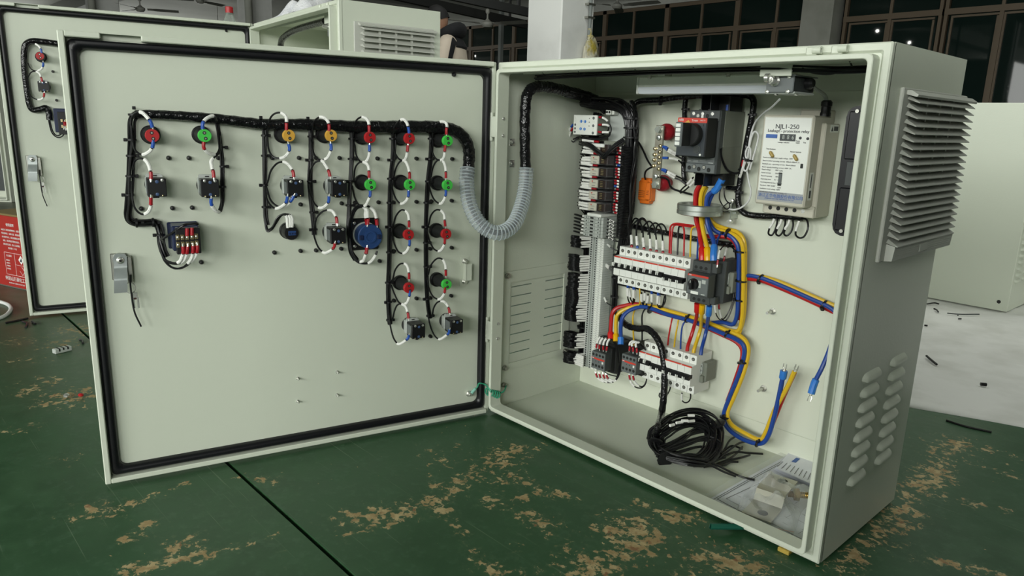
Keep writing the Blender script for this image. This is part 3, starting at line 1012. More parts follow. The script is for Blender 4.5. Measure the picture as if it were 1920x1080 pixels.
def bundle(path, n, spread, r, seed=0, nn=6):
    """n insulated wires lying side by side along one path"""
    rnd = random.Random(seed)
    m = MB()
    P = [Vector(p) for p in path]
    for i in range(n):
        a = 2 * pi * i / n + rnd.random()
        q = spread * (1 if n <= 6 else math.sqrt((i + .5) / n))
        pts = []
        for j, p in enumerate(P):
            t = (P[min(j + 1, len(P) - 1)] - P[max(j - 1, 0)])
            t = t.normalized() if t.length > 1e-9 else Vector((0, 0, 1))
            u = t.cross(Vector((0, 1, 0)))
            u = u.normalized() if u.length > .2 else t.orthogonal().normalized()
            v = t.cross(u)
            aa = a + .25 * sin(j * .35 + i)
            pts.append(p + u * (q * cos(aa)) + v * (q * sin(aa)))
        m.tube(pts, r, nn)
    return m


def pilot_lamp(b, col, label, wires, group='pilot lamps on the open door', dark=False, frame='D', prot=.060, s=1.0, tiltx=0.0):
    """b: point on the sheet. nut, tapering body, coloured rear cap with two screw holes, pigtails"""
    x, y, z = b
    T = Thing('pilot_lamp', label, 'lamp', (x, SY, z), frame, group)
    D_ = (0, -1, 0)
    T.part('locking_nut', MB().lathe([(0, .0160 * s), (.007, .0160 * s), (.0085, .0145 * s), (.0085, .011 * s)], (x, SY, z), D_, 24), M['black'])
    T.part('lamp_body', MB().lathe([(.008, .0125 * s), (.022, .0122 * s), (.026, .0108 * s), (prot - .008, .0100 * s)], (x, SY, z), D_, 20), M['blackm'])
    cap = T.part('terminal_cap', MB().lathe([(prot - .009, .0100 * s), (prot - .008, .0112 * s), (prot - .0012, .0112 * s), (prot, .0104 * s)], (x, SY, z), D_, 24), M[col])
    yy = SY - prot
    for dz, dx in ((.0048, -.0006), (-.0048, .0010)):
        T.part('screw_hole', MB().cyl((x + dx, yy + .002, z + dz), (x + dx, yy - .0003, z + dz), .0030 * s, n=12), M['hole'], cap)
        T.part('screw', MB().cyl((x + dx, yy + .002, z + dz), (x + dx, yy - .0006, z + dz), .0016 * s, n=8), M['dsteel'], cap)
    for col_, pts in wires:
        pigtail(T, pts, col_)
    return T


M['crossblue'] = mat('blue_cross_insert', (.05, .09, .20, 1), .4)


def selector(b, label, wires, w=.030, h=.034, group='selector switches on the open door', frame='D', big=False, lower='blue'):
    """rotary switch seen from behind: pale mounting collar, grey side, square black contact block with screws"""
    x, y, z = b
    T = Thing('selector_switch', label, 'switch', (x, SY, z), frame, group)
    D_ = (0, -1, 0)
    T.part('locking_nut', MB().lathe([(0, .0165), (.008, .0165), (.010, .0150), (.010, .011)], (x, SY, z), D_, 24), M['black'])
    c = MB()
    c.box(x - w * .52, x + w * .40, SY - .026, SY - .010, z - h * .40, z + h * .46, .0015)
    c.prism([(x - w * .48, z + h * .42), (x + w * .40, z + h * .42), (x + w * .40, z + h * .55), (x + w * .25, z + h * .62), (x - w * .40, z + h * .64), (x - w * .48, z + h * .58)], 'y', SY - .028, SY - .022)
    col = T.part('mounting_collar', c, M['lgrey'])
    T.part('slot', MB().box(x - w * .12, x + w * .10, SY - .0285, SY - .0275, z + h * .50, z + h * .56), M['hole'], col)
    k = MB()
    k.box(x - w / 2, x + w / 2, SY - .060, SY - .028, z - h * .46, z + h * .46, .0012)
    k.box(x - w * .22, x + w * .10, SY - .056, SY - .034, z - h * .53, z - h * .44)
    blk = T.part('contact_block', k, M['black'])
    T.part('side_label', MB().box(x - w / 2 - .0004, x - w / 2, SY - .055, SY - .032, z - h * .32, z + h * .34), M['mgrey'], blk)
    for dx, dz, m, r in ((-.27, .38, 'steel', .0026), (.30, .37, 'steel', .0026), (.02, .30, 'crossblue', .0028), (.0, -.33, 'crossblue', .0028), (.28, -.40, 'brass', .0013), (-.28, -.42, 'brass', .0013)):
        T.part('screw', MB().lathe([(0, r), (.0008, r), (.0012, r * .5)], (x + w * dx, SY - .0600, z + h * dz), D_, 12), M[m], blk)
    for col_, pts in wires:
        pigtail(T, pts, col_)
    return T


R_, B_ = 'crimp_red', 'crimp_blue'
H = .052
L_ = pilot_lamp
# column 1
L_((-.6782,.016,.6366), 'red', 'red pilot lamp at the outer top corner of the open door', [
    (B_, [(-.6768,-.038,.6502),(-.6793,-.038,.6598),(-.6841,-.034,.6674),(-.6904,-.026,.6741),(-.6981,-.016,.6738),(-.7048,-.008,.6657),(-.7075,.004,.6477)]),
    (B_, [(-.6776,-.038,.6291),(-.6781,-.038,.622),(-.6801,-.036,.6157),(-.6852,-.032,.6092),(-.695,-.024,.6043),(-.7046,-.014,.6108),(-.7068,-.002,.6282),(-.7069,.008,.6431)])])
selector((-.6778,.02,.5495), 'black selector switch under the red lamp at the outer edge', [
    (R_, [(-.6859,-.042,.5642),(-.6851,-.04,.5739),(-.6871,-.036,.5871),(-.6919,-.032,.5958),(-.6995,-.024,.598),(-.7068,-.014,.5929),(-.7116,0,.5775)]),
    (R_, [(-.6883,-.042,.5335),(-.6889,-.04,.5242),(-.6902,-.036,.5146),(-.6956,-.032,.506),(-.7053,-.024,.5035),(-.7138,-.012,.5144),(-.7157,-.002,.5373),(-.7147,.006,.5569)])])
# column 2
L_((-.596,.016,.638), 'green', 'green pilot lamp beside the red one at the outer top corner', [
    (B_, [(-.5987,-.038,.6492),(-.5982,-.038,.6573),(-.5941,-.036,.6646),(-.5853,-.03,.6702),(-.5766,-.024,.6713),(-.5718,-.01,.6639)]),
    (R_, [(-.5984,-.038,.6274),(-.5989,-.038,.6182),(-.5948,-.036,.6108),(-.5857,-.03,.6059),(-.5758,-.022,.6065),(-.5694,-.012,.6182),(-.5667,0,.6366)])])
selector((-.5932,.02,.5471), 'black selector switch under the green lamp near the outer edge', [
    (R_, [(-.5861,-.042,.5658),(-.5862,-.04,.575),(-.5877,-.036,.5849),(-.5875,-.032,.594),(-.5802,-.026,.6011),(-.5702,-.014,.6089),(-.566,-.002,.6225)]),
    (B_, [(-.5927,-.042,.5293),(-.593,-.04,.5206),(-.5895,-.036,.5114),(-.582,-.03,.5037),(-.5744,-.02,.5042),(-.5699,-.006,.517),(-.5666,.004,.5355)])])
# column 3
L_((-.4525,.016,.6404), 'amber', 'amber pilot lamp, the one farther from the hinge', [
    (R_, [(-.4567,-.038,.6502),(-.4563,-.038,.6597),(-.4554,-.036,.6711),(-.4581,-.032,.6776),(-.4662,-.026,.6811),(-.4758,-.016,.676),(-.4811,-.006,.6623),(-.4841,.006,.6309)]),
    (B_, [(-.4539,-.038,.6253),(-.4523,-.038,.6166),(-.4561,-.036,.6068),(-.4652,-.032,.5998),(-.4779,-.024,.6002),(-.4845,-.012,.6132),(-.484,0,.638)])])
selector((-.4445,.02,.5437), 'black selector switch below the outer amber lamp', [
    (R_, [(-.4475,-.042,.5652),(-.4485,-.04,.5759),(-.454,-.036,.5864),(-.4616,-.032,.592),(-.4726,-.024,.5895),(-.4828,-.014,.5751),(-.4865,-.004,.5566),(-.4879,.006,.5477)]),
    (B_, [(-.4605,-.042,.5299),(-.4624,-.04,.5198),(-.4687,-.036,.5116),(-.4803,-.03,.5062),(-.4892,-.018,.5141),(-.4926,-.004,.5287),(-.4918,.006,.5488)]),
    (B_, [(-.4488,-.042,.5306),(-.4536,-.04,.5216),(-.4604,-.034,.5131),(-.473,-.028,.5088),(-.4856,-.016,.5198),(-.4893,0,.5423)])])
# column 4
L_((-.3743,.016,.6417), 'amber', 'amber pilot lamp, the one nearer the hinge', [
    (R_, [(-.3783,-.038,.6498),(-.378,-.038,.6586),(-.3793,-.036,.6673),(-.385,-.032,.6739),(-.3935,-.026,.6746),(-.4008,-.014,.6644),(-.4015,-.002,.6443),(-.4041,.008,.6138)]),
    (B_, [(-.3759,-.038,.6271),(-.3751,-.038,.6182),(-.3779,-.036,.6071),(-.3837,-.03,.5978),(-.3949,-.022,.5963),(-.4021,-.012,.6077),(-.4015,0,.6293)])])
selector((-.3613,.02,.5423), 'black selector switch below the inner amber lamp', [
    (R_, [(-.3797,-.042,.5655),(-.3819,-.04,.5764),(-.3876,-.036,.5882),(-.3909,-.03,.5938),(-.4011,-.022,.5913),(-.4077,-.01,.5764),(-.4081,.004,.5528)]),
    (B_, [(-.3828,-.042,.5281),(-.3836,-.04,.5177),(-.3889,-.036,.5092),(-.3977,-.03,.5046),(-.4047,-.018,.5117),(-.4084,-.006,.527),(-.4093,.004,.5477)])])
selector((-.366,.02,.4501), 'black selector switch third down in the column of the inner amber lamp', [
    (R_, [(-.3687,-.042,.4751),(-.3689,-.04,.4842),(-.3727,-.036,.4952),(-.3782,-.03,.4999),(-.3897,-.022,.4972),(-.3999,-.012,.4838),(-.4022,-.002,.4646),(-.4027,.006,.4518)]),
    (R_, [(-.3739,-.042,.4366),(-.3756,-.04,.4279),(-.3831,-.036,.4203),(-.3921,-.03,.4167),(-.4007,-.02,.4261),(-.4044,-.008,.4434),(-.404,.004,.4586)])])
# column 5
L_((-.2985,.016,.6394), 'red', 'red pilot lamp heading the third column from the hinge', [
    (R_, [(-.3006,-.038,.6492),(-.3004,-.038,.6583),(-.3007,-.036,.6683),(-.3046,-.032,.6752),(-.3132,-.026,.6769),(-.3192,-.014,.6685),(-.3201,-.002,.6499),(-.3208,.008,.6248)]),
    (B_, [(-.2999,-.038,.6259),(-.3,-.038,.6168),(-.3006,-.036,.6044),(-.3042,-.03,.5937),(-.3135,-.022,.5922),(-.3188,-.012,.604),(-.3179,0,.6251)])])
L_((-.299,.016,.5481), 'green', 'green pilot lamp in the third column from the hinge', [
    (R_, [(-.3019,-.038,.5622),(-.3018,-.038,.5716),(-.302,-.036,.5828),(-.306,-.032,.5898),(-.3152,-.024,.5913),(-.322,-.014,.5793),(-.3215,0,.5541)]),
    (B_, [(-.3002,-.038,.5372),(-.3003,-.038,.5278),(-.3042,-.036,.5161),(-.3089,-.03,.506),(-.3183,-.022,.5075),(-.3237,-.012,.5214),(-.3244,.002,.5433)])])
# column 6
L_((-.2174,.016,.6385), 'red', 'red pilot lamp at the top of the second column from the hinge', [
    (B_, [(-.2184,-.038,.6487),(-.2195,-.038,.658),(-.2221,-.036,.6682),(-.2273,-.032,.6752),(-.2343,-.024,.6718),(-.2401,-.012,.658),(-.2386,.002,.6386)]),
    (R_, [(-.2208,-.038,.6257),(-.2219,-.038,.6152),(-.2235,-.036,.6025),(-.2269,-.03,.5948),(-.2352,-.022,.5985),(-.2386,-.01,.6116),(-.2375,.002,.6344)])])
L_((-.2167,.016,.5469), 'green', 'green pilot lamp in the second column from the hinge', [
    (R_, [(-.2175,-.038,.5592),(-.2175,-.038,.5698),(-.2201,-.036,.5835),(-.2254,-.032,.5938),(-.2326,-.024,.5923),(-.238,-.014,.5778),(-.2376,0,.5584)]),
    (B_, [(-.2199,-.038,.5356),(-.2199,-.038,.5259),(-.2238,-.036,.515),(-.233,-.03,.5081),(-.2407,-.02,.518),(-.2441,-.008,.5386),(-.242,.004,.5559)])])
L_((-.2197,.016,.4449), 'red', 'red pilot lamp third down in the second column from the hinge', [
    (R_, [(-.2189,-.038,.4605),(-.2189,-.038,.4704),(-.2193,-.036,.4844),(-.2235,-.032,.4928),(-.2316,-.026,.4945),(-.2387,-.014,.4801),(-.2396,0,.4571)]),
    (B_, [(-.2178,-.038,.435),(-.2179,-.038,.425),(-.2218,-.036,.4126),(-.2277,-.03,.4053),(-.2364,-.022,.4078),(-.2412,-.01,.424),(-.2413,.002,.4446)])])
L_((-.2191,.016,.3325), 'red', 'red pilot lamp fourth down in the second column from the hinge', [
    (R_, [(-.2192,-.038,.3519),(-.2192,-.038,.3622),(-.2207,-.036,.3755),(-.2251,-.032,.3829),(-.2338,-.024,.382),(-.2407,-.014,.3681),(-.2419,-.004,.3479),(-.2431,.006,.3389)]),
    (B_, [(-.2181,-.038,.3278),(-.2181,-.038,.3175),(-.221,-.036,.3046),(-.2258,-.03,.2967),(-.2359,-.022,.2993),(-.242,-.01,.3168),(-.2439,.004,.3325)])])
selector((-.1984,.02,.2359), 'black selector switch at the foot of the second column from the hinge', [
    (R_, [(-.2222,-.042,.268),(-.2226,-.04,.278),(-.2246,-.036,.2899),(-.2294,-.03,.2959),(-.2382,-.022,.2949),(-.2418,-.012,.28),(-.2424,0,.2581),(-.2451,.006,.2521)]),
    (B_, [(-.2211,-.042,.2316),(-.2227,-.04,.2241),(-.2308,-.036,.2157),(-.2406,-.03,.2105),(-.2468,-.018,.2208),(-.2494,-.006,.2439),(-.2492,.004,.2673)])], group='selector switches at the column feet')
# column 7 (next to the hinge)
L_((-.1342,.016,.6353), 'green', 'green pilot lamp at the top of the column nearest the hinge', [
    (R_, [(-.1374,-.038,.648),(-.1375,-.038,.6565),(-.1355,-.036,.6661),(-.1386,-.032,.6723),(-.1478,-.026,.6719),(-.1532,-.014,.662),(-.1528,-.002,.6466),(-.1521,.008,.6266)]),
    (R_, [(-.1396,-.038,.6265),(-.1407,-.038,.6158),(-.1409,-.036,.6038),(-.1442,-.03,.5959),(-.1527,-.022,.5975),(-.1568,-.012,.61),(-.1546,.002,.629)])])
L_((-.1335,.016,.5446), 'green', 'green pilot lamp second down in the column nearest the hinge', [
    (R_, [(-.1377,-.038,.5593),(-.1378,-.038,.5691),(-.1383,-.036,.5832),(-.1426,-.032,.5938),(-.1511,-.024,.5944),(-.1563,-.014,.5806),(-.1551,0,.5586)]),
    (B_, [(-.1375,-.038,.5351),(-.1374,-.038,.5262),(-.1413,-.036,.5128),(-.147,-.03,.5056),(-.1561,-.02,.5137),(-.1596,-.008,.5304),(-.1583,.004,.5494)])])
L_((-.1353,.016,.4421), 'red', 'red pilot lamp in the column nearest the hinge', [
    (R_, [(-.138,-.038,.4591),(-.1393,-.038,.4693),(-.1398,-.036,.4826),(-.1454,-.032,.4913),(-.1549,-.026,.492),(-.1615,-.016,.4797),(-.1612,-.004,.4599),(-.1619,.006,.4517)]),
    (R_, [(-.139,-.038,.4342),(-.1389,-.038,.424),(-.1428,-.036,.4124),(-.1487,-.03,.4049),(-.1576,-.022,.4098),(-.1624,-.01,.4265),(-.1628,.004,.4474)])])
L_((-.1333,.016,.3326), 'green', 'green pilot lamp below the red one in the column nearest the hinge', [
    (R_, [(-.1357,-.038,.3522),(-.1358,-.038,.3627),(-.1363,-.036,.3763),(-.142,-.032,.3875),(-.1509,-.024,.3878),(-.1601,-.014,.3726),(-.1604,0,.3488)]),
    (R_, [(-.1379,-.038,.3278),(-.1378,-.038,.3172),(-.1419,-.036,.3065),(-.1479,-.03,.2997),(-.1582,-.022,.3048),(-.1632,-.01,.3215),(-.162,.002,.3426)])])
selector((-.1088,.02,.2358), 'black selector switch at the foot of the column nearest the hinge', [
    (R_, [(-.1278,-.042,.2696),(-.1283,-.04,.2776),(-.1316,-.036,.2877),(-.1387,-.032,.2946),(-.149,-.024,.2913),(-.1534,-.014,.2761),(-.152,-.002,.2536),(-.1537,.006,.2493)]),
    (B_, [(-.1274,-.042,.2323),(-.129,-.04,.2235),(-.136,-.036,.2159),(-.146,-.03,.2093),(-.1544,-.02,.2173),(-.1595,-.008,.239),(-.1596,.004,.2639)])], group='selector switches at the column feet')

# blue-faced plug-in port at the foot of column 3
b = (-.4498,.012,.4564)
T = Thing('panel_port', 'small round black port with a blue rear face and black wires', 'socket', (b[0], SY, b[2]), 'D')
x, z = b[0], b[2]
T.part('locking_nut', MB().lathe([(0, .0165), (.008, .0165), (.010, .0150), (.010, .012)], (x, SY, z), (0, -1, 0), 24), M['black'])
T.part('port_body', MB().lathe([(.010, .0150), (.034, .0140), (.036, .0130)], (x, SY, z), (0, -1, 0), 24), M['black'])
cf = T.part('blue_face', MB().box(x - .0062, x + .0082, SY - .0375, SY - .035, z - .0045, z + .0040, .0006), M['blue'])
for dx in (-.004, .001, .006):
    T.part('pin', MB().box(x + dx - .0014, x + dx + .0014, SY - .0382, SY - .0372, z - .0025, z + .001), M['dblue'], cf)
for pts in ([(-.4569,-.018,.4663),(-.4575,-.018,.4766),(-.4576,-.016,.4865),(-.4629,-.014,.4926),(-.4742,-.01,.4864),(-.482,-.006,.4698),(-.488,0,.463),(-.4921,.004,.4647),(-.4935,.008,.4827)],
            [(-.4529,-.018,.4671),(-.4524,-.018,.4774),(-.4526,-.016,.4874),(-.4599,-.014,.4935),(-.4702,-.01,.4883),(-.4779,-.006,.4737),(-.4862,0,.4609),(-.4923,.004,.4606),(-.4946,.008,.4807)],
            [(-.4499,-.018,.467),(-.4485,-.018,.4772),(-.4487,-.016,.4862),(-.454,-.014,.4923),(-.4661,-.01,.4902),(-.4747,-.006,.4777),(-.4831,0,.4628),(-.4903,.004,.4615),(-.4926,.008,.4806)]):
    pigtail(T, pts, None, cl=.0, gap=.001, sl=.024)
# blue industrial socket, seen from behind, with its heavy wires
b = (-.2962,.02,.4423)
x, z = b[0], b[2]
T = Thing('industrial_socket', 'round blue industrial socket on a square black flange with heavy wires', 'socket', (x, SY, z), 'D')
T.part('flange', MB().box(x - .031, x + .031, SY - .008, SY, z - .033, z + .033, .003), M['black'])
for dx, dz in ((-.022, .024), (-.022, -.024), (.024, -.024)):
    T.part('screw', MB().lathe([(0, .0035), (.0015, .003), (.0022, .001)], (x + dx, SY - .008, z + dz), (0, -1, 0), 10), M['steel'])
T.part('seal_ring', MB().lathe([(.008, .026), (.011, .026), (.011, .022)], (x, SY, z), (0, -1, 0), 28), M['lgrey'])
sb = T.part('socket_body', MB().lathe([(.010, .0235), (.036, .0235), (.036, .0255), (.042, .0255), (.0435, .0240), (.0435, .0195), (.0425, .0195), (.0425, .013), (.0450, .0125), (.0450, .0085), (.0440, .0080)], (x, SY, z), (0, -1, 0), 36), M['blue'])
for dx in (-.0185, .0185):
    T.part('clip', MB().box(x + dx - .004, x + dx + .004, SY - .0455, SY - .036, z - .0055, z + .0040, .0012), M['dblue'], sb)
for crimp, pts in ((R_, [(-.302,-.02,.4671),(-.3036,-.022,.476),(-.3056,-.022,.4869),(-.3031,-.018,.4959),(-.3083,-.014,.502),(-.3202,-.01,.4976),(-.3282,-.006,.4781),(-.3314,0,.4449),(-.3305,.002,.4116),(-.3225,.004,.393),(-.304,.006,.3825)]),
                   (R_, [(-.3022,-.024,.4676),(-.3009,-.024,.4773),(-.3018,-.024,.488),(-.3015,-.02,.4961),(-.3099,-.016,.5055),(-.3235,-.01,.4999),(-.3314,-.006,.4782),(-.3353,-.002,.4454),(-.3327,.002,.4118),(-.3231,.002,.3912)]),
                   (R_, [(-.2822,-.024,.4657),(-.2832,-.024,.4755),(-.2852,-.024,.4874),(-.2893,-.02,.4968),(-.3001,-.016,.5041),(-.318,-.01,.5019),(-.3291,-.006,.4835),(-.3324,0,.4493),(-.3309,.004,.4157)]),
                   (R_, [(-.304,-.024,.4211),(-.3053,-.024,.4124),(-.3082,-.022,.4012),(-.3091,-.014,.3921),(-.3173,-.008,.3904),(-.3253,-.002,.3988),(-.3297,0,.4229),(-.3306,.002,.4555)]),
                   (None, [(-.2817,-.024,.4186),(-.2841,-.024,.4089),(-.2892,-.022,.3978),(-.2957,-.014,.3879),(-.3073,-.008,.3853),(-.3199,-.002,.3906),(-.3277,0,.4118),(-.3298,.002,.4445)])):
    pigtail(T, pts, crimp, r=.0022, sl=.026, sr=.0034)
# ammeter rear, with its terminal board
q0 = (-.6616,0,.4817); q1 = (-.6135,0,.4332)
x0, x1, z1, z0 = q0[0], q1[0], q0[2], q1[2]
T = Thing('panel_meter', 'back of a black panel meter with rows of brass screw terminals', 'meter', ((x0 + x1) / 2, SY, z0), 'D')
T.part('clamp_frame', MB().box(x0 - .002, x1 + .001, SY - .006, SY, z0, z1, .002), M['dblue'])
T.part('housing', MB().box(x0 + .002, x1 - .002, SY - .050, SY - .004, z0 + .003, z1 - .001, .002), M['dblue'])
t0 = (-.6565,-.042,.4896); t1 = (-.6146,-.042,.4317)
tb = T.part('terminal_board', MB().box(t0[0] + .002, t1[0], SY - .062, SY - .048, t1[2], t0[2] - .012, .0012), M['black'])
T.part('rating_label', MB().box(x0 + .008, x1 - .004, SY - .0508, SY - .050, z1 - .014, z1 - .003), M['inkgrey'])
for row, pts_ in ((0, [(-.6518,-.044,.4629),(-.6441,-.044,.4625),(-.6364,-.044,.4621),(-.6286,-.044,.4626),(-.6216,-.044,.4632)]), (1, [(-.6518,-.044,.4496),(-.6441,-.044,.4501),(-.6364,-.044,.4497),(-.6285,-.044,.4502),(-.6215,-.044,.4508)])):
    for q in pts_:
        s_ = T.part('terminal_screw', MB().box(q[0] - .0028, q[0] + .0028, SY - .0655, SY - .060, q[2] - .0048, q[2] + .0048, .0008), M['brass'], tb)
        T.part('screw_slot', MB().lathe([(0, .0021), (.001, .0019), (.0014, .0006)], (q[0], SY - .0655, q[2]), (0, -1, 0), 8), M['steel'], tb)
for pts in ([(-.6364,-.046,.4652),(-.6359,-.046,.4728),(-.6355,-.046,.4784)], [(-.6286,-.046,.4658),(-.6281,-.046,.4734),(-.6277,-.046,.479)]):
    T.part('crimp_terminal', MB().tube(pts, [.0032, .0032, .0030], 8), M[R_])
for pts in ([(-.6445,-.046,.4467),(-.6442,-.046,.439),(-.6462,-.042,.4289),(-.6517,-.036,.4176),(-.6614,-.026,.4145),(-.6731,-.014,.4198),(-.6782,-.004,.4358),(-.6795,.006,.4566)],
            [(-.6368,-.046,.4462),(-.6381,-.046,.4387),(-.6402,-.042,.4285),(-.6455,-.036,.4181),(-.6564,-.026,.4122),(-.67,-.014,.4157),(-.6768,-.004,.4319),(-.6786,.006,.4565)],
            [(-.6281,-.046,.4467),(-.6286,-.046,.4381),(-.6308,-.042,.426),(-.638,-.036,.4137),(-.6491,-.026,.4038),(-.6647,-.016,.406),(-.675,-.006,.4224),(-.6786,.004,.4471)],
            [(-.6211,-.046,.4472),(-.6216,-.046,.4386),(-.6246,-.042,.4275),(-.6316,-.036,.4172),(-.643,-.028,.4067),(-.6599,-.018,.4031),(-.6737,-.006,.4164),(-.6781,.004,.4423)]):
    pigtail(T, pts, R_, r=.0019, sl=.022, sr=.0032)
T.part('wire', MB().tube(spl([(-.6162,-.03,.4829),(-.6245,-.035,.4849),(-.6399,-.042,.4837),(-.6548,-.038,.4734),(-.6698,-.02,.4601),(-.6767,-.002,.4538)], 6), .0022, 8), M['wire'])

# ---------------------------------------------------------------- the taped loom on the door
T = Thing('wiring_loom', 'black taped wiring loom running across the open door with hanging branches', 'cable', [(-.4236,.008,.6615)][0], 'D')
main = spl([(-.7026,.008,.6664),(-.6925,.007,.6712),(-.6611,.006,.6713),(-.6188,.005,.6698),(-.5751,.004,.6673),(-.53,.004,.6629),(-.4881,.003,.6591),(-.4448,.002,.6601),(-.3847,.002,.6606),(-.3326,.002,.6587),(-.2789,.001,.6589),(-.2228,.001,.6601),(-.1651,0,.6614),(-.1235,-.001,.6602),(-.0957,-.002,.652),(-.0767,-.002,.6356),(-.0678,0,.6144),(-.0663,.002,.5882),(-.0696,.002,.554)], 5)
n = len(main)
rad = [.0066 + (.0128 - .0066) * min(1, i / (n * .6)) for i in range(n)]
rad = [r * (1 + .05 * sin(i * 1.9)) for i, r in enumerate(rad)]
tr = T.part('taped_trunk', MB().tube(main, rad, 14), M['tape'])
# spiral laps of the tape
lap = MB()
for i in range(4, n - 2, 2):
    d = (main[min(i + 1, n - 1)] - main[i - 1]).normalized()
    ring_band(lap, main[i], d + Vector((0, .0, .25)), rad[i] - .0002, w=.0014, th=.0007)
o = T.part('tape_lap', lap, M['tape'], tr); o['kind'] = 'stuff'
LEFT = [(-.6973,.01,.671),(-.7048,.006,.6602),(-.707,.006,.6432),(-.7088,.007,.6206),(-.7118,.007,.5934),(-.7148,.008,.5659),(-.7186,.008,.5383),(-.7222,.008,.5151),(-.7243,.009,.4991),(-.7218,.009,.4886),(-.7121,.01,.4834),(-.6987,.01,.4828),(-.685,.01,.4832),(-.6785,.01,.4781),(-.6753,.008,.4647),(-.6757,.006,.4496),(-.6737,.002,.4326),(-.6695,0,.4209)]
T.part('branch', bundle(spl(LEFT, 4), 6, .0046, .0021, 1), M['wire'])
BR = [
    ([(-.5732,.006,.6664),(-.5692,.006,.6581),(-.5673,.007,.6411),(-.5659,.008,.6174),(-.5645,.008,.5934),(-.5653,.008,.5644),(-.567,.008,.5351),(-.5693,.006,.5157),(-.5758,-.01,.503)], 3, .0026),
    ([(-.4905,.006,.658),(-.4881,.006,.6474),(-.4886,.007,.6132),(-.4904,.007,.5736),(-.4916,.008,.5436),(-.4921,.008,.5133),(-.4923,.008,.4878),(-.4905,.006,.4705)], 4, .0030),
    ([(-.4041,.006,.658),(-.4015,.006,.6441),(-.4026,.007,.6037),(-.406,.007,.5628),(-.4058,.008,.5317),(-.4037,.008,.5003),(-.4016,.008,.4685),(-.4013,.008,.4472)], 5, .0032),
    ([(-.3278,.004,.6557),(-.3213,.005,.6435),(-.3219,.006,.604),(-.3249,.006,.5621),(-.328,.006,.5196),(-.3298,.006,.4874),(-.3321,.004,.4607),(-.3322,.002,.4337),(-.3278,0,.4096),(-.3176,-.002,.3916)], 7, .0042),
    ([(-.24,.004,.6544),(-.2348,.006,.6407),(-.2362,.006,.6044),(-.2396,.007,.572),(-.2422,.007,.5393),(-.2437,.007,.4953),(-.2441,.007,.4507),(-.2453,.008,.4054),(-.247,.008,.3597),(-.2485,.008,.3192),(-.2477,.008,.278),(-.2456,.008,.2445)], 6, .0036),
    ([(-.1575,.004,.655),(-.1518,.006,.642),(-.1528,.006,.6047),(-.1559,.007,.5714),(-.1594,.007,.5379),(-.1617,.007,.4927),(-.1628,.007,.4585),(-.1623,.008,.4236),(-.1621,.008,.3769),(-.1607,.008,.3293),(-.1581,.008,.287),(-.1528,.008,.2487)], 6, .0034),
]
for i, (pl, nw, sp) in enumerate(BR):
    T.part('branch', bundle(spl(pl, 4), nw, sp, .0019, 10 + i), M['wire'])
for k_, (q, r) in enumerate(zip([(-.709,.007,.6278),(-.7112,.007,.6007),(-.7148,.008,.5659),(-.7198,.008,.5336),(-.7122,.009,.4835),(-.6859,.01,.4832),(-.6764,.008,.4609),(-.5632,.008,.6164),(-.5634,.008,.5818),(-.5664,.008,.5449),(-.4874,.007,.6386),(-.4891,.007,.6014),(-.4915,.008,.5466),(-.4924,.008,.5051),(-.4015,.007,.638),(-.404,.007,.5935),(-.4054,.007,.5525),(-.403,.008,.4919),(-.4009,.008,.4578),(-.3212,.006,.6352),(-.3231,.006,.5957),(-.3262,.006,.5515),(-.3295,.006,.5036),(-.2371,.006,.6364),(-.2383,.007,.5936),(-.242,.007,.5557),(-.2436,.007,.5064),(-.2441,.007,.4563),(-.2454,.008,.402),(-.2484,.008,.3366),(-.2476,.008,.2945),(-.2467,.008,.2542),(-.153,.006,.6376),(-.1548,.007,.5958),(-.1582,.007,.5491),(-.1617,.007,.5041),(-.1628,.007,.4527),(-.1622,.008,.4178),(-.1608,.008,.365),(-.1593,.008,.2932),(-.1541,.008,.2537)],
                              [.0072] * 7 + [.0050] * 3 + [.0054] * 4 + [.0056] * 5 + [.0066] * 4 + [.0060] * 18)):
    tie(T, q, (0, 0, 1) if k_ not in (4, 5) else (1, 0, 0), r, head=(1, -.2, 0) if k_ % 3 else (-1, -.3, 0))
for q in [(-.7007,.008,.6701),(-.4936,.004,.6599),(-.408,.002,.661),(-.0674,0,.594)]:
    tie(T, q, (1, 0, 0) if q[2] > .75 else (0, 0, 1), .009, head=(0, -.2, 1))

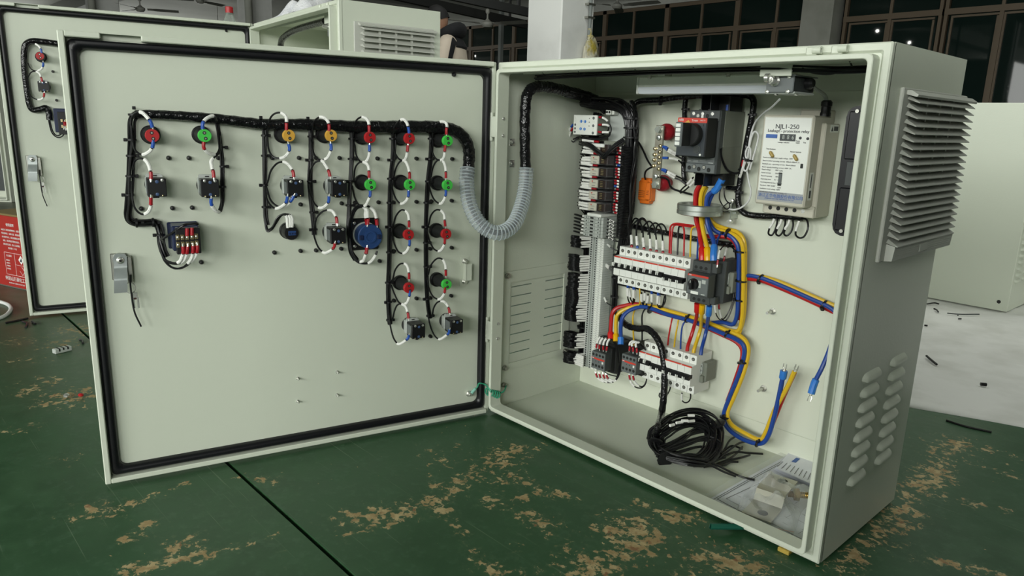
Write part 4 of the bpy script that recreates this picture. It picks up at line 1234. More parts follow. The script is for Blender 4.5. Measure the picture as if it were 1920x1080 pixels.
# ---------------------------------------------------------------- cam latch and keys
def cam_latch(b, frame, s, label, klabel, keys=True):
    """b: pivot point on the sheet"""
    x, z = b[0], b[2]
    T = Thing('cam_latch', label, 'latch', (x, SY, z), frame)
    bp = MB()
    bp.box(x - .019 * s, x + .012 * s, SY - .004, SY, z - .046 * s, z + .012 * s, .001)
    bp.box(x + .010 * s, x + .021 * s, SY - .012, SY, z - .052 * s, z + .006 * s, .001)
    T.part('base_plate', bp, M['dsteel'])
    T.part('side_slots', MB().box(x + .0205 * s, x + .022 * s, SY - .009, SY - .004, z - .045 * s, z + .0 * s), M['hole'])
    T.part('spacer', MB().lathe([(0, .0135 * s), (.012, .0135 * s), (.012, .008)], (x - .001, SY - .003, z), (0, -1, 0), 20), M['galv'])
    a = MB()
    # bent arm: flat top, step inwards, flat lower tongue
    sec = [(z + .014 * s, .0165, .0095), (z + .008 * s, .0165, .0135), (z - .012 * s, .0165, .0138), (z - .018 * s, .0175, .0138), (z - .036 * s, .028, .0138), (z - .042 * s, .0285, .0138), (z - .068 * s, .0285, .0138)]
    vs = []
    for i, (zz, h, w) in enumerate(sec):
        sh_ = -.0055 * s * min(1, max(0, (z - zz) / (.068 * s)))
        for sx in (-1, 1):
            for dh in (0, .0022):
                vs.append((x + sh_ + sx * w * s * .92, SY - h - dh, zz))
    fs = []
    for i in range(len(sec) - 1):
        o = 4 * i
        fs += [(o, o + 2, o + 6, o + 4), (o + 1, o + 5, o + 7, o + 3), (o, o + 4, o + 5, o + 1), (o + 2, o + 3, o + 7, o + 6)]
    fs += [(0, 1, 3, 2), (len(vs) - 4, len(vs) - 2, len(vs) - 1, len(vs) - 3)]
    a.add(vs, fs)
    T.part('cam_arm', a, M['galv'])
    bo = T.part('pivot_bolt', MB().lathe([(.018, .0078 * s), (.021, .0072 * s), (.0225, .005 * s), (.0228, .0034 * s)], (x - .0005, SY, z), (0, -1, 0), 20), M['steel'])
    T.part('bolt_socket', MB().cyl((x - .0005, SY - .0227, z), (x - .0005, SY - .0232, z), .003 * s, n=6), M['hole'], bo)
    K = Thing('key_ring', klabel, 'keys', (x + .016 * s, SY - .016, z - .055 * s), frame)
    c = Vector((x + .013 * s, SY - .018, z - .062 * s))
    K.part('split_ring', MB().tube([c + Vector((.0108 * s * cos(t * pi / 12), .004 * sin(t * pi / 12), .0108 * s * sin(t * pi / 12))) for t in range(24)], .0008, 6, closed=True), M['steel'])
    for k in range(2):
        p = c + Vector((.004 + .003 * k, -.001 - .002 * k, -.010 * s))
        m = MB()
        m.box(p.x - .004, p.x + .004, p.y - .001, p.y + .001, p.z - .012 * s, p.z, .0006)
        K.part('key', m.box(p.x - .0015 + .004 * k, p.x + .0015 + .004 * k, p.y - .0007, p.y + .0007, p.z - .036 * s, p.z - .011 * s), M['steel'])
    K.part('key_tag', MB().box(c.x + .004, c.x + .009, c.y - .003, c.y - .001, c.z - .026 * s, c.z - .014 * s), mat('brown_tag', (.05, .02, .018, 1), .5))
    K.part('cable_tie', MB().tube(spl([c + Vector((.002, -.003, .030 * s)), c + Vector((.001, -.004, .0)), c + Vector((.003, -.004, -.05 * s)), c + Vector((.012, -.004, -.088 * s))], 6), .0012, 6, flat=1.4), M['black'])
    return T


cam_latch((-.7425,.002,.4196), 'D', .82, 'zinc cam latch with bent arm on the open door', 'keys and a black tie hanging from the latch of the open door')

# ---------------------------------------------------------------- things on the mounting plate (world frame, plate face at y = PY)
PY = .3169
Y = lambda h: PY - h


def din_rail(name, label, a0, a1, c, vertical=False, group=None):
    """35 mm top-hat rail"""
    sec = [(-.0175, .0075), (-.0125, .0075), (-.0125, .0012), (.0125, .0012), (.0125, .0075), (.0175, .0075), (.0175, .0063), (.0137, .0063), (.0137, .0), (-.0137, .0), (-.0137, .0063), (-.0175, .0063)]
    m = MB()
    if vertical:
        m.prism([(c + s, Y(h)) for s, h in sec], 'z', a0, a1)
        T = Thing(name, label, 'rail', (c, PY, a0))
    else:
        m.prism([(Y(h), c + s) for s, h in sec], 'x', a0, a1)
        T = Thing(name, label, 'rail', ((a0 + a1) / 2, PY, c))
    T.part('rail_profile', m, M['zinc'])
    sl = MB()
    k = a0 + .012
    while k < a1 - .01:
        if vertical: sl.box(c - .003, c + .003, Y(.0016), Y(.0010), k - .006, k + .006)
        else: sl.box(k - .006, k + .006, Y(.0016), Y(.0010), c - .003, c + .003)
        k += .025
    T.part('rail_slots', sl, M['hole'])
    return T


din_rail('din_rail', 'zinc rail behind the upper row of white breakers', .15, .452, .3570)
din_rail('din_rail', 'zinc rail carrying the lower white breakers and the contactors, its end bare', .10, .4035, .1500)
din_rail('din_rail', 'upright zinc rail behind the relays and the tall terminal strip', .058, .71, .0830, True)


def breaker(x0, n, zc, label, w=.01762, hs=.070, hn=.088, on=True, group=None, dz=0.0):
    """n-pole miniature breaker: stepped housing, toggle bar, screw holes, red line, pole seams"""
    x1 = x0 + n * w - .0003
    T = Thing('circuit_breaker', label, 'breaker', ((x0 + x1) / 2, Y(.008), zc), group=group)
    sec = [(.010, .0445), (hs, .0445), (hs, .0245), (hn - .006, .0235), (hn, .0205), (hn, .0052), (hn - .008, .0045), (hn - .008, -.0045), (hn, -.0052), (hn, -.0205), (hn - .006, -.0235), (hs, -.0245), (hs, -.0445), (.010, -.0445)]
    hs_ = T.part('housing', MB().prism([(Y(h), zc + z) for h, z in sec], 'x', x0, x1), M['white'])
    tz = .0018 if on else -.0022
    T.part('toggle_bar', MB().prism([(Y(h), zc + z + tz) for h, z in ((hn - .008, .0058), (hn + .004, .0062), (hn + .0075, .0022), (hn + .0065, -.0045), (hn - .008, -.0058))], 'x', x0 + .0006, x1 - .0006), M['black'])
    for k in range(n):
        xa = x0 + k * w
        lug = MB()
        q = 1 if on else -1
        lug.box(xa + .0002, xa + .0032, Y(hn + .0088), Y(hn - .007), zc + (.0010 if on else -.0085), zc + (.0095 if on else -.0010), .0006).box(xa + .0048, xa + .0066, Y(hn + .0084), Y(hn - .007), zc + (.0010 if on else -.0085), zc + (.0095 if on else -.0010), .0006)
        T.part('toggle_stop', lug, M['white'])
        for s in (1, -1):
            r = T.part('screw_hole', MB().lathe([(-.0002, .0040), (.0004, .0040), (.0004, .0034)], (xa + w / 2, Y(hs), zc + s * .0350), (0, -1, 0), 16), M['hole'])
            T.part('screw', MB().lathe([(0, .0029), (.0007, .0027)], (xa + w / 2, Y(hs), zc + s * .0350), (0, -1, 0), 12).box(xa + w / 2 - .0004, xa + w / 2 + .0004, Y(hs + .0011), Y(hs + .0006), zc + s * .035 - .0024, zc + s * .035 + .0024), M['dsteel'], r)
        if k:
            T.part('pole_seam', MB().box(xa - .0002, xa + .0002, Y(hs + .0003), Y(hs - .001), zc + .0245, zc + .0445).box(xa - .0002, xa + .0002, Y(hs + .0003), Y(hs - .001), zc - .0445, zc - .0245).box(xa - .0002, xa + .0002, Y(hn + .0003), Y(hn - .001), zc + .0068, zc + .0205).box(xa - .0002, xa + .0002, Y(hn + .0003), Y(hn - .001), zc - .0205, zc - .0068), M['inkgrey'], hs_)
    T.part('red_line', MB().box(x0 + .0003, x1, Y(hn - .0005), Y(hn - .0026), zc + .0208, zc + .0236), M['logored'], hs_)
    T.text('maker_mark', 'ABB', M['inkwhite'], (x0 + w * n * .5, Y(hn - .0002), zc + .0222), .0022, hs_)
    return T


ZU, XU = .3570, .1660
for k, lab in enumerate(('first two-pole breaker of the upper row, beside the tall terminal strip', 'second two-pole breaker of the upper row, with a blue ferrule above it', 'third two-pole breaker of the upper row, two red ferrules above it', 'fourth two-pole breaker of the upper row, beside the red jumper wires')):
    breaker(XU + k * 2 * .01762, 2, ZU, 'white ' + lab, group=None)
breaker(XU + 8 * .01762, 3, ZU, 'white three-pole breaker of the upper row, beside the dark motor switch', on=False)
ZL, XL = .1480, .2560
breaker(XL, 2, ZL, 'white two-pole breaker of the lower row, half hidden by the hanging black cable')
breaker(XL + 2 * .01762, 3, ZL, 'white three-pole breaker of the lower row with three thin coloured wires on top', on=False)
breaker(XL + 5 * .01762, 3, ZL, 'white three-pole breaker ending the lower row with three thick coloured wires on top', on=False)
# grey cheek of the row ends (moulded side of the last pole)


def end_clamp(x0, zc, label):
    T = Thing('end_clamp', label, 'clamp', (x0 + .01, Y(.0076), zc))
    T.part('clamp_body', MB().box(x0, x0 + .020, Y(.046), Y(.008), zc - .020, zc + .024, .0012).box(x0 - .004, x0 + .016, Y(.052), Y(.02), zc - .022, zc - .006, .001), M['green_grey'])
    f = T.part('clamp_face', MB().box(x0 + .001, x0 + .011, Y(.050), Y(.045), zc - .002, zc + .022, .0008), M['lgrey'])
    for dz in (.0055, .0155):
        T.part('screw_hole', MB().cyl((x0 + .006, Y(.049), zc + dz), (x0 + .006, Y(.0503), zc + dz), .0034, n=12), M['hole'], f)


end_clamp(.4305, .3600, 'grey end clamp on the upper rail beside the motor switch')
end_clamp(.3890, .1500, 'grey end clamp on the bare end of the lower rail')

# ---- motor protection switch with rotary knob
T = Thing('motor_switch', 'dark grey motor protection switch with a black rotary knob and red strip', 'switch', (.395, Y(.008), .357))
x0, x1 = .3745, .4200
bd = MB()
bd.box(x0 - .003, x1 + .0005, Y(.080), Y(.008), .312, .4035, .0015)
bd.box(x0, x1 - .002, Y(.083), Y(.06), .381, .4030, .001)
T.part('housing', bd, M['dgrey'])
fc = T.part('front_block', MB().prism([(Y(.079), .3815), (Y(.098), .3800), (Y(.103), .3770), (Y(.103), .3350), (Y(.098), .3335), (Y(.079), .3320)], 'x', x0 + .002, x1 + .008), M['dgrey'])
T.part('front_face', MB().box(x0 + .0035, x1 + .0065, Y(.1036), Y(.102), .3365, .3765, .0006), M['mgrey'], fc)
T.part('red_strip', MB().box(x0 + .003, x1 + .0068, Y(.1040), Y(.102), .3742, .3782), M['logored'], fc)
T.text('maker_mark', 'ABB', M['inkwhite'], (x0 + .009, Y(.1043), .3762), .0036, fc)
T.part('white_label', MB().box(x0 + .0135, x0 + .0315, Y(.1045), Y(.103), .3368, .3428), M['white'], fc)
T.part('type_print', MB().box(x0 + .029, x0 + .036, Y(.1041), Y(.103), .3520, .3670).box(x0 + .038, x0 + .047, Y(.1041), Y(.103), .362, .3700).box(x0 + .038, x0 + .047, Y(.1041), Y(.103), .338, .3400), M['lgrey'], fc)
kb = T.part('rotary_knob', MB().lathe([(.102, .0120), (.108, .0118), (.1105, .0105)], (x0 + .0195, PY, .3580), (0, -1, 0), 28), M['black'])
T.part('knob_grip', MB().box(x0 + .0160, x0 + .0230, Y(.1185), Y(.109), .3475, .3685, .0012), M['black'], kb)
T.part('knob_mark', MB().box(x0 + .0186, x0 + .0204, Y(.1188), Y(.1183), .362, .3675), M['lgrey'], kb)
for q in ((.010, .390), (.022, .390), (.034, .390), (.010, .3205), (.022, .3205), (.034, .3205)):
    T.part('screw_hole', MB().cyl((x0 + q[0] - .002, Y(.079), q[1]), (x0 + q[0] - .002, Y(.0836 if q[1] > .35 else .0806), q[1]), .0036, n=14), M['hole'])
T.part('rib_field', MB().box(x0 + .002, x0 + .036, Y(.0836), Y(.083), .3835, .3845).box(x0 + .002, x0 + .036, Y(.0836), Y(.083), .3812, .382), M['hole'])
ax = MB().box(.4205, .4405, Y(.062), Y(.008), .318, .4090, .0015).box(.4205, .4320, Y(.082), Y(.02), .383, .4030, .001).box(.4205, .4330, Y(.080), Y(.02), .316, .332, .001)
T.part('auxiliary_contact', ax, M['dgrey'])
for cr, pts in (('crimp_red', [(.4349,.2291,.4032),(.434,.2311,.4118),(.4316,.2371,.423),(.4281,.2471,.4326),(.4242,.2671,.438),(.4278,.2821,.4371),(.4343,.2921,.4268),(.4377,.2971,.404),(.4404,.2991,.3695)]),
                ('crimp_red', [(.4323,.2571,.4075),(.4328,.2571,.4143),(.4318,.2611,.4239),(.428,.2721,.4324),(.4275,.2851,.4356),(.4324,.2951,.4285),(.4374,.3011,.4081),(.4412,.3031,.375)]),
                ('crimp_red', [(.4306,.2391,.3274),(.4302,.2411,.3189),(.4293,.2471,.305),(.4287,.2571,.2892),(.4327,.2691,.2787),(.4362,.2831,.2866),(.4414,.2911,.3124),(.4416,.2971,.3468)]),
                ('crimp_red', [(.4251,.2671,.3127),(.4259,.2671,.3058),(.4275,.2711,.2914),(.4304,.2771,.2792),(.4361,.2851,.2768),(.4415,.2931,.3004),(.4437,.3011,.3408)])):
    pigtail(T, pts, cr, r=.0013, sl=.020, cl=.010)

# ---- contactors
def contactor(x0, z0, h, label, top, bot):
    """front face from x0, top z0 (front depth h)"""
    w, ht = .0425, .0440
    T = Thing('contactor', label, 'contactor', (x0 + w / 2, Y(.008), z0 - .03))
    b = MB()
    b.box(x0 + .001, x0 + w + .004, Y(.066), Y(.008), z0 - .057, z0 + .018, .002)
    b.box(x0 + .004, x0 + w + .001, Y(.080), Y(.06), z0 - .050, z0 + .010, .0015)
    T.part('base_block', b, M['blackm'])
    f = MB()
    f.box(x0, x0 + w, Y(h - .002), Y(.072), z0 - ht, z0, .0015)
    fb = T.part('front_block', f, M['dgrey'])
    fp = MB()
    fp.box(x0 + .0004, x0 + w - .0004, Y(h), Y(h - .003), z0 - ht + .0006, z0 - .0006, .0008)
    fp = T.part('front_plate', fp, M['mgrey'], fb)
    T.part('red_strip', MB().prism([(x0 + .0010, z0 - .0150), (x0 + w - .001, z0 - .0150), (x0 + w - .001, z0 - .0185), (x0 + .0200, z0 - .0195), (x0 + .001, z0 - .0175)], 'y', Y(h + .0004), Y(h - .001)), M['logored'], fb)
    T.text('maker_mark', 'ABB', M['inkwhite'], (x0 + .0060, Y(h + .0006), z0 - .0164), .0034, fb)
    T.part('white_flag', MB().box(x0 + w - .009, x0 + w - .0045, Y(h + .0005), Y(h), z0 - .0265, z0 - .0210), M['white'], fb)
    for row in (-.0075, -.0345):
        for k in range(4):
            T.part('screw_hole', MB().cyl((x0 + .0062 + k * .0100, Y(h - .002), z0 + row), (x0 + .0062 + k * .0100, Y(h + .0003), z0 + row), .0035, n=14), M['hole'], fb)
    for k in range(2):
        T.part('indicator_dot', MB().cyl((x0 + .015 + k * .009, Y(h - .001), z0 - .0235), (x0 + .015 + k * .009, Y(h + .0004), z0 - .0235), .0011, n=8), M['hole'], fb)
    for cr, pts in top + bot:
        pigtail(T, pts, cr, r=.0015, sl=.018, cl=.010, sr=.0026)
    return T


contactor(.1265, .1424, .103, 'dark grey contactor beside the foot of the terminal strip', [
    (R_, [(.136,.2191,.1501),(.137,.2191,.1585),(.1394,.2211,.1722),(.147,.2271,.181),(.1587,.2371,.1793),(.1682,.2471,.1637),(.1704,.2571,.1379)]),
    (R_, [(.1461,.2191,.15),(.1455,.2191,.158),(.1478,.2211,.1716),(.1553,.2271,.1817),(.167,.2371,.1787),(.1719,.2471,.1592),(.1727,.2571,.1304)]),
    (R_, [(.1578,.2191,.1504),(.1572,.2191,.1583),(.1578,.2211,.1714),(.1636,.2271,.1811),(.1723,.2371,.1747),(.1773,.2471,.1526),(.1767,.2571,.1219)]),
    (R_, [(.1676,.2191,.1516),(.1687,.2191,.1586),(.1677,.2211,.1712),(.1719,.2271,.1804),(.1791,.2371,.171),(.1828,.2471,.1459),(.1788,.2571,.1157)])], [
    (R_, [(.1358,.2231,.0837),(.1415,.2231,.0757),(.1505,.2251,.0696),(.1642,.2311,.0667),(.1789,.2391,.0706),(.1829,.2471,.0836),(.1783,.2571,.1019)]),
    (R_, [(.1475,.2231,.0857),(.1516,.2231,.0772),(.1621,.2251,.0716),(.174,.2311,.0696),(.1851,.2391,.0765),(.1873,.2471,.0903),(.1795,.2571,.1077)]),
    (R_, [(.1592,.2231,.0877),(.1631,.2231,.0806),(.1718,.2251,.0759),(.182,.2311,.0734),(.1896,.2391,.0819),(.1885,.2471,.0961),(.1809,.2571,.1108)]),
    (R_, [(.1691,.2231,.0891),(.1729,.2231,.0834),(.1814,.2251,.08),(.1898,.2311,.0784),(.1924,.2391,.0868),(.1914,.2471,.101),(.182,.2571,.1166)])])
contactor(.2185, .1592, .103, 'dark grey contactor beside the lower white breakers', [
    (R_, [(.2351,.2191,.1692),(.236,.2191,.1759),(.2337,.2211,.1853),(.2379,.2271,.1903),(.2506,.2371,.1852),(.2581,.2471,.1709),(.259,.2571,.1443)]),
    (R_, [(.2459,.2191,.1694),(.2452,.2191,.177),(.2399,.2211,.1855),(.2455,.2271,.191),(.2568,.2371,.1842),(.2615,.2471,.1666),(.2611,.2571,.1383)]),
    (R_, [(.2566,.2191,.1697),(.2559,.2191,.1772),(.2505,.2211,.187),(.2531,.2271,.1916),(.2616,.2371,.1815),(.2649,.2471,.1623),(.2631,.2571,.1336)])], [
    (R_, [(.237,.2231,.1087),(.2393,.2231,.1002),(.2433,.2251,.0903),(.2519,.2311,.0809),(.2629,.2391,.081),(.2681,.2471,.0925),(.2619,.2571,.1122)]),
    (R_, [(.2478,.2231,.1105),(.25,.2231,.1033),(.2522,.2251,.0956),(.2592,.2311,.087),(.267,.2391,.0862),(.269,.2471,.0994),(.263,.2571,.1178)])])

# ---- phase monitor: white face on a grey body
x0, z0, z1 = .0260, .6520, .6970
T = Thing('monitoring_relay', 'white-faced monitoring relay with four blue dials at the head of the rail', 'relay', (.07, Y(.008), .652))
T.part('housing', MB().box(x0 + .001, x0 + .0715, Y(.094), Y(.010), z0 + .0005, z1 - .0005, .001), M['green_grey'])
f = T.part('front_face', MB().box(x0, x0 + .0725, Y(.098), Y(.0935), z0, z1, .0008), M['white'])
for dx, dz in ((.0245, .0305), (.0365, .0302), (.0240, .0135), (.0360, .0132)):
    d_ = T.part('dial', MB().lathe([(0, .0034), (.0012, .0032)], (x0 + dx, Y(.098), z0 + dz), (0, -1, 0), 16), M['wsleeve_b'], f)
    T.part('dial_mark', MB().box(x0 + dx - .0004, x0 + dx + .0004, Y(.0996), Y(.0991), z0 + dz - .0026, z0 + dz + .0026), M['inkwhite'], f)
for dx, dz, r in ((.006, .0225, .0028), (.006, .0140, .0028), (.006, .0060, .0028), (.0620, .0385, .0034), (.0620, .0215, .0034), (.0620, .0050, .0034)):
    T.part('screw', MB().lathe([(0, r), (.0006, r * .9)], (x0 + dx, Y(.098), z0 + dz), (0, -1, 0), 14), M['mgrey'], f)
for dx, dz, r in ((.006, .0385, .0028), (.006, .0305, .0028), (.0620, .0300, .0034), (.0620, .0130, .0034)):
    T.part('blank_cap', MB().lathe([(0, r), (.0004, r * .9)], (x0 + dx, Y(.098), z0 + dz), (0, -1, 0), 14), M['white_dull'], f)
for dz in (.0375, .0290, .0205):
    T.part('pilot_light', MB().box(x0 + .0485, x0 + .0505, Y(.0984), Y(.098), z0 + dz - .001, z0 + dz + .001), M['ink'], f)
for cr, pts in ((R_, [(.0951,.2271,.6926),(.1047,.2271,.6928),(.116,.2291,.6883),(.1244,.2331,.6791),(.1267,.2371,.6673),(.1196,.2411,.6552),(.1025,.2431,.6486),(.0735,.2431,.6451),(.0418,.2411,.6463),(.0365,.2371,.6523)]),
                (R_, [(.0964,.2271,.6759),(.1044,.2271,.6761),(.1153,.2291,.6764),(.1216,.2331,.6743),(.1175,.2371,.6647),(.1038,.2391,.6558),(.0798,.2411,.6502),(.0517,.2391,.6504),(.0384,.2391,.6487)]),
                (R_, [(.0975,.2271,.6603),(.1056,.2271,.6594),(.1182,.2291,.6598),(.126,.2331,.6589),(.1217,.2371,.6516),(.0948,.2431,.6446),(.0638,.2451,.6422),(.0282,.2471,.6433)]),
                (B_, [(.0166,.2291,.6752),(.0133,.2291,.6726),(.0017,.2331,.6624),(-.0082,.2371,.6495),(-.0078,.2411,.6407),(.0008,.2471,.6398),(.0123,.2531,.6453),(.026,.2571,.6446)]),
                (R_, [(.0172,.2291,.6665),(.0139,.2291,.6639),(.004,.2331,.6537),(-.0008,.2391,.6422),(.003,.2451,.6335),(.0076,.2511,.6388),(.0123,.2571,.6441)])):
    pigtail(T, pts, cr, r=.0015, sl=.016, cl=.010, sr=.0026)
# grey socket parts behind it, on the rail
T = Thing('rail_adapter', 'grey adapter block with two screws behind the white-faced relay', 'adapter', (.118, Y(.008), .64))
T.part('adapter_body', MB().box(.094, .142, Y(.050), Y(.008), .636, .712, .0015), M['lgrey'])
T.part('screw_block', MB().box(.096, .111, Y(.066), Y(.05), .699, .711, .001).box(.114, .121, Y(.066), Y(.05), .699, .711, .001), M['white_dull'])
for dx in (.100, .107):
    T.part('screw_hole', MB().cyl((dx, Y(.065), .705), (dx, Y(.0664), .705), .0028, n=12), M['hole'])
T.part('foot_block', MB().box(.094, .148, Y(.064), Y(.03), .628, .640, .001), M['green_grey'])
single('marker_plate', MB().box(.066, .106, Y(.078), Y(.010), .6250, .6330, .001), M['white'], 'white end plate between the monitoring relay and the first clear relay', 'plate', base=(.086, Y(.01), .629))

# ---- plug-in relays with clear covers, red crimps and white sleeves
ORD = ('first', 'second', 'third', 'fourth', 'fifth', 'lowest')
rnd = random.Random(5)
for i in range(6):
    zc = .5952 - .0276 * (i - 1)
    T = Thing('plug_in_relay', 'clear-covered plug-in relay, %s from the top of the stack of six' % ORD[i], 'relay', (.09, Y(.008), zc))
    s = MB().box(.040, .154, Y(.045), Y(.008), zc - .0136, zc + .0136, .001)
    s.box(.050, .130, Y(.052), Y(.04), zc - .0136, zc + .0136, .001)
    T.part('socket_base', s, M['black'])
    rx0, rx1 = .0645, .1185
    blk = T.part('relay_coil', MB().box(rx0 + .0275, rx1 - .001, Y(.074), Y(.05), zc - .0090, zc + .0090, .001), mat('coil_%d' % i, (.028, .018, .016, 1), .3))
    for q in (-.0055, -.0018, .0018, .0055):
        T.part('contact', MB().box(rx0 + .034, rx0 + .042, Y(.0745), Y(.073), zc + q - .0008, zc + q + .0008), M['brass'], blk)
    lab_ = T.part('relay_label', MB().box(rx0 + .001, rx0 + .0265, Y(.0745), Y(.05), zc - .0092, zc + .0092, .0006), M['beige'])
    T.part('label_print', MB().box(rx0 + .009, rx0 + .019, Y(.0749), Y(.0744), zc - .006, zc - .0045).box(rx0 + .009, rx0 + .021, Y(.0749), Y(.0744), zc + .001, zc + .002), M['inkgrey'], lab_)
    T.part('red_flag', MB().box(rx0 + .0085, rx0 + .0115, Y(.0750), Y(.0744), zc + .0035, zc + .0065), M['ink_red'], lab_)
    cv = MB()
    for a in ((rx0, rx0 + .001, zc - .0105, zc + .0105), (rx1 - .001, rx1, zc - .0105, zc + .0105), (rx0, rx1, zc + .0095, zc + .0105), (rx0, rx1, zc - .0105, zc - .0095), (rx0 + .0266, rx0 + .0276, zc - .0105, zc + .0105)):
        cv.box(a[0], a[1], Y(.0775), Y(.05), a[2], a[3])
    T.part('clear_cover', cv, M['film'])
    # left side: four marker sleeves; right side: screws with red crimps
    for k in range(4):
        z = zc - .0095 + .0066 * k
        dx = rnd.uniform(-.004, .004)
        w = T.part('wire', MB().tube(spl([(.064, Y(.060), z), (.050, Y(.068), z), (.034 + dx, Y(.074), z + .001), (.020, Y(.050), z - .004), (.019, Y(.03), z - .02)], 4), .0015, 6), M['wire'])
        if k == 3:
            T.part('crimp_terminal', MB().cyl((.080, Y(.0655), z + .004), (.067, Y(.066), z + .004), .0026, n=8), M[R_], w)
            T.part('marker_sleeve', MB().cyl((.067, Y(.067), z + .004), (.041 + dx, Y(.076), z + .006), .0030, n=8), M['sleeve'], w)
        else:
            T.part('marker_sleeve', MB().cyl((.0630, Y(.0630), z), (.038 + dx, Y(.0740), z + rnd.uniform(-.001, .003)), .0030, n=8), M['sleeve'], w)
    for k in range(4):
        z = zc - .0095 + .0066 * k
        blue = (i, k) in ((1, 0), (3, 1))
        dx = (.006 if k in (0,) else 0) + rnd.uniform(-.001, .001)
        T.part('screw', MB().lathe([(0, .0024), (.001, .0022)], (.1265 + dx * .3, Y(.0535), z), (0, -1, 0), 8), M['steel'])
        w = T.part('wire', MB().tube(spl([(.128 + dx, Y(.057), z), (.140 + dx, Y(.059), z), (.149 + dx, Y(.060), z - .001), (.157 + dx, Y(.056), z - .003), (.164, Y(.045), z - .008)], 4), .0014, 6), M['wire'])
        T.part('crimp_terminal', MB().cyl((.130 + dx, Y(.058), z), (.1395 + dx, Y(.060), z), .0026, n=8), M[B_ if blue else R_], w)
        T.part('marker_sleeve', MB().cyl((.1395 + dx, Y(.0605), z), (.150 + dx, Y(.061), z - .0015), .0024, n=8), M['sleeve'], w)

# ---- fuse terminals
single('marker_plate', MB().box(.066, .110, Y(.078), Y(.010), .4620, .4690, .001), M['white'], 'white end plate between the lowest clear relay and the grey fuse terminals', 'plate', base=(.088, Y(.01), .466))
for i in range(6):
    zc = .4572 - .0084 * i
    T = Thing('fuse_terminal', 'grey fuse terminal, %s from the top of the slanting stack' % ORD[i], 'terminal', (.08, Y(.008), zc))
    b = MB().box(.048, .108, Y(.066), Y(.008), zc - .0041, zc + .0041, .0008)
    b.box(.050, .102, Y(.071), Y(.06), zc - .0040, zc + .0040, .0012)
    T.part('housing', b, M['lgrey'])
    T.part('fuse_slot', MB().box(.0715, .0815, Y(.0714), Y(.0705), zc - .0020, zc + .0020), M['hole'])
    for xx in (.0595, .0975):
        T.part('test_hole', MB().cyl((xx, Y(.070), zc), (xx, Y(.0713), zc), .0016, n=8), M['hole'])
    T.part('seam', MB().box(.0655, .0662, Y(.0713), Y(.071), zc - .003, zc + .003).box(.0855, .0862, Y(.0713), Y(.071), zc - .003, zc + .003), M['mgrey'])
    z = zc
    w = T.part('wire', MB().tube(spl([(.050, Y(.060), z), (.036, Y(.064), z), (.020, Y(.066), z + .002), (.010, Y(.060), z), (.012, Y(.045), z - .004), (.024, Y(.03), z - .01)], 4), .0016, 6), M['wire'])
    T.part('marker_sleeve', MB().cyl((.050, Y(.0615), z), (.040 - .002 * (i % 3), Y(.0635), z), .0028, n=8), M['sleeve'], w)
    w = T.part('wire', MB().tube(spl([(.106, Y(.05), z), (.122, Y(.055), z - .003), (.134, Y(.055), z - .006), (.145, Y(.045), z - .01), (.150, Y(.03), z - .02)], 4), .0016, 6), M['wire'])
    T.part('marker_sleeve', MB().cyl((.117, Y(.053), z - .002), (.133, Y(.055), z - .0055), .0027, n=8), M['sleeve'], w)

# ---- tall strip of feed-through terminals
T = Thing('terminal_strip', 'tall narrow strip of light grey feed-through terminals with white markers', 'terminals', (.0865, Y(.008), .06))
PT = .00595
proto = {}
for i in range(57):
    zc = .4035 - PT * i
    if not proto:
        b = MB()
        b.prism([(.0480, Y(.010)), (.0455, Y(.036)), (.0475, Y(.041)), (.0555, Y(.041)), (.0600, Y(.041)), (.0610, Y(.037)), (.0660, Y(.037)), (.0670, Y(.041)), (.0770, Y(.0425)), (.0955, Y(.0425)), (.0970, Y(.038)), (.0985, Y(.026)), (.0985, Y(.010))], 'z', -.0028, .0028)
        o = T.part('terminal_block', b, M['lgrey'], local=True)
        h1 = T.part('wire_hole', MB().box(.0520, .0560, Y(.0414), Y(.0405), -.0015, .0015).box(.0685, .0720, Y(.0418), Y(.0405), -.0015, .0015), M['hole'], o, local=True)
        h2 = T.part('marker', MB().box(.0765, .0957, Y(.0437), Y(.0420), -.0026, .0026), M['white'], o, local=True)
        h3 = T.part('marker_print', MB().box(.0850, .0890, Y(.0439), Y(.0436), -.0004, .0004), M['ink'], o, local=True)
        proto = dict(o=o, k=(h1, h2, h3))
        B0 = Vector(T.base)
        o.location = Vector((0, 0, zc)) - B0
    else:
        o = proto['o'].copy(); COL.objects.link(o); o.parent = T.e
        o.location = Vector((0, 0, zc)) - B0
        for c in proto['k']:
            q = c.copy(); COL.objects.link(q); q.parent = o
# marker sleeves and looping wires left of the strip
segs = [(0, 5, .016), (8, 15, .012), (16, 22, .012), (22, 37, .008), (42, 49, .008), (51, 56, .010)]
loopm = MB()
for a, b, xl in segs:
    for i in range(a, b):
        zc = .4035 - PT * i
        L0 = rnd.uniform(.034, .042)
        T.part('marker_sleeve', MB().cyl((.0500, Y(.040), zc + rnd.uniform(-.0006, .0006)), (L0, Y(.064), zc + rnd.uniform(-.001, .002)), .0026, n=8), M['sleeve'])
        for q in range(2):
            zz = zc + .0016 - .003 * q
            xm_ = xl - .004 + rnd.uniform(-.0015, .0015)
            loopm.tube(spl([(L0, Y(.063), zz), (L0 - .008, Y(.076), zz + .002), (xm_ + .006, Y(.077), zz + .002), (xm_, Y(.062), zz - .001), (xm_ + .005, Y(.044), zz - .004), (.026, Y(.030), zz - .012)], 4), .0015, 5)
lw_ = Thing('wire_loops', 'tight stack of black wire loops bulging beside the terminal strip', 'wires', (.02, Y(.03), .07))
o = lw_.part('loop_stack', loopm, M['wire']); o['kind'] = 'stuff'
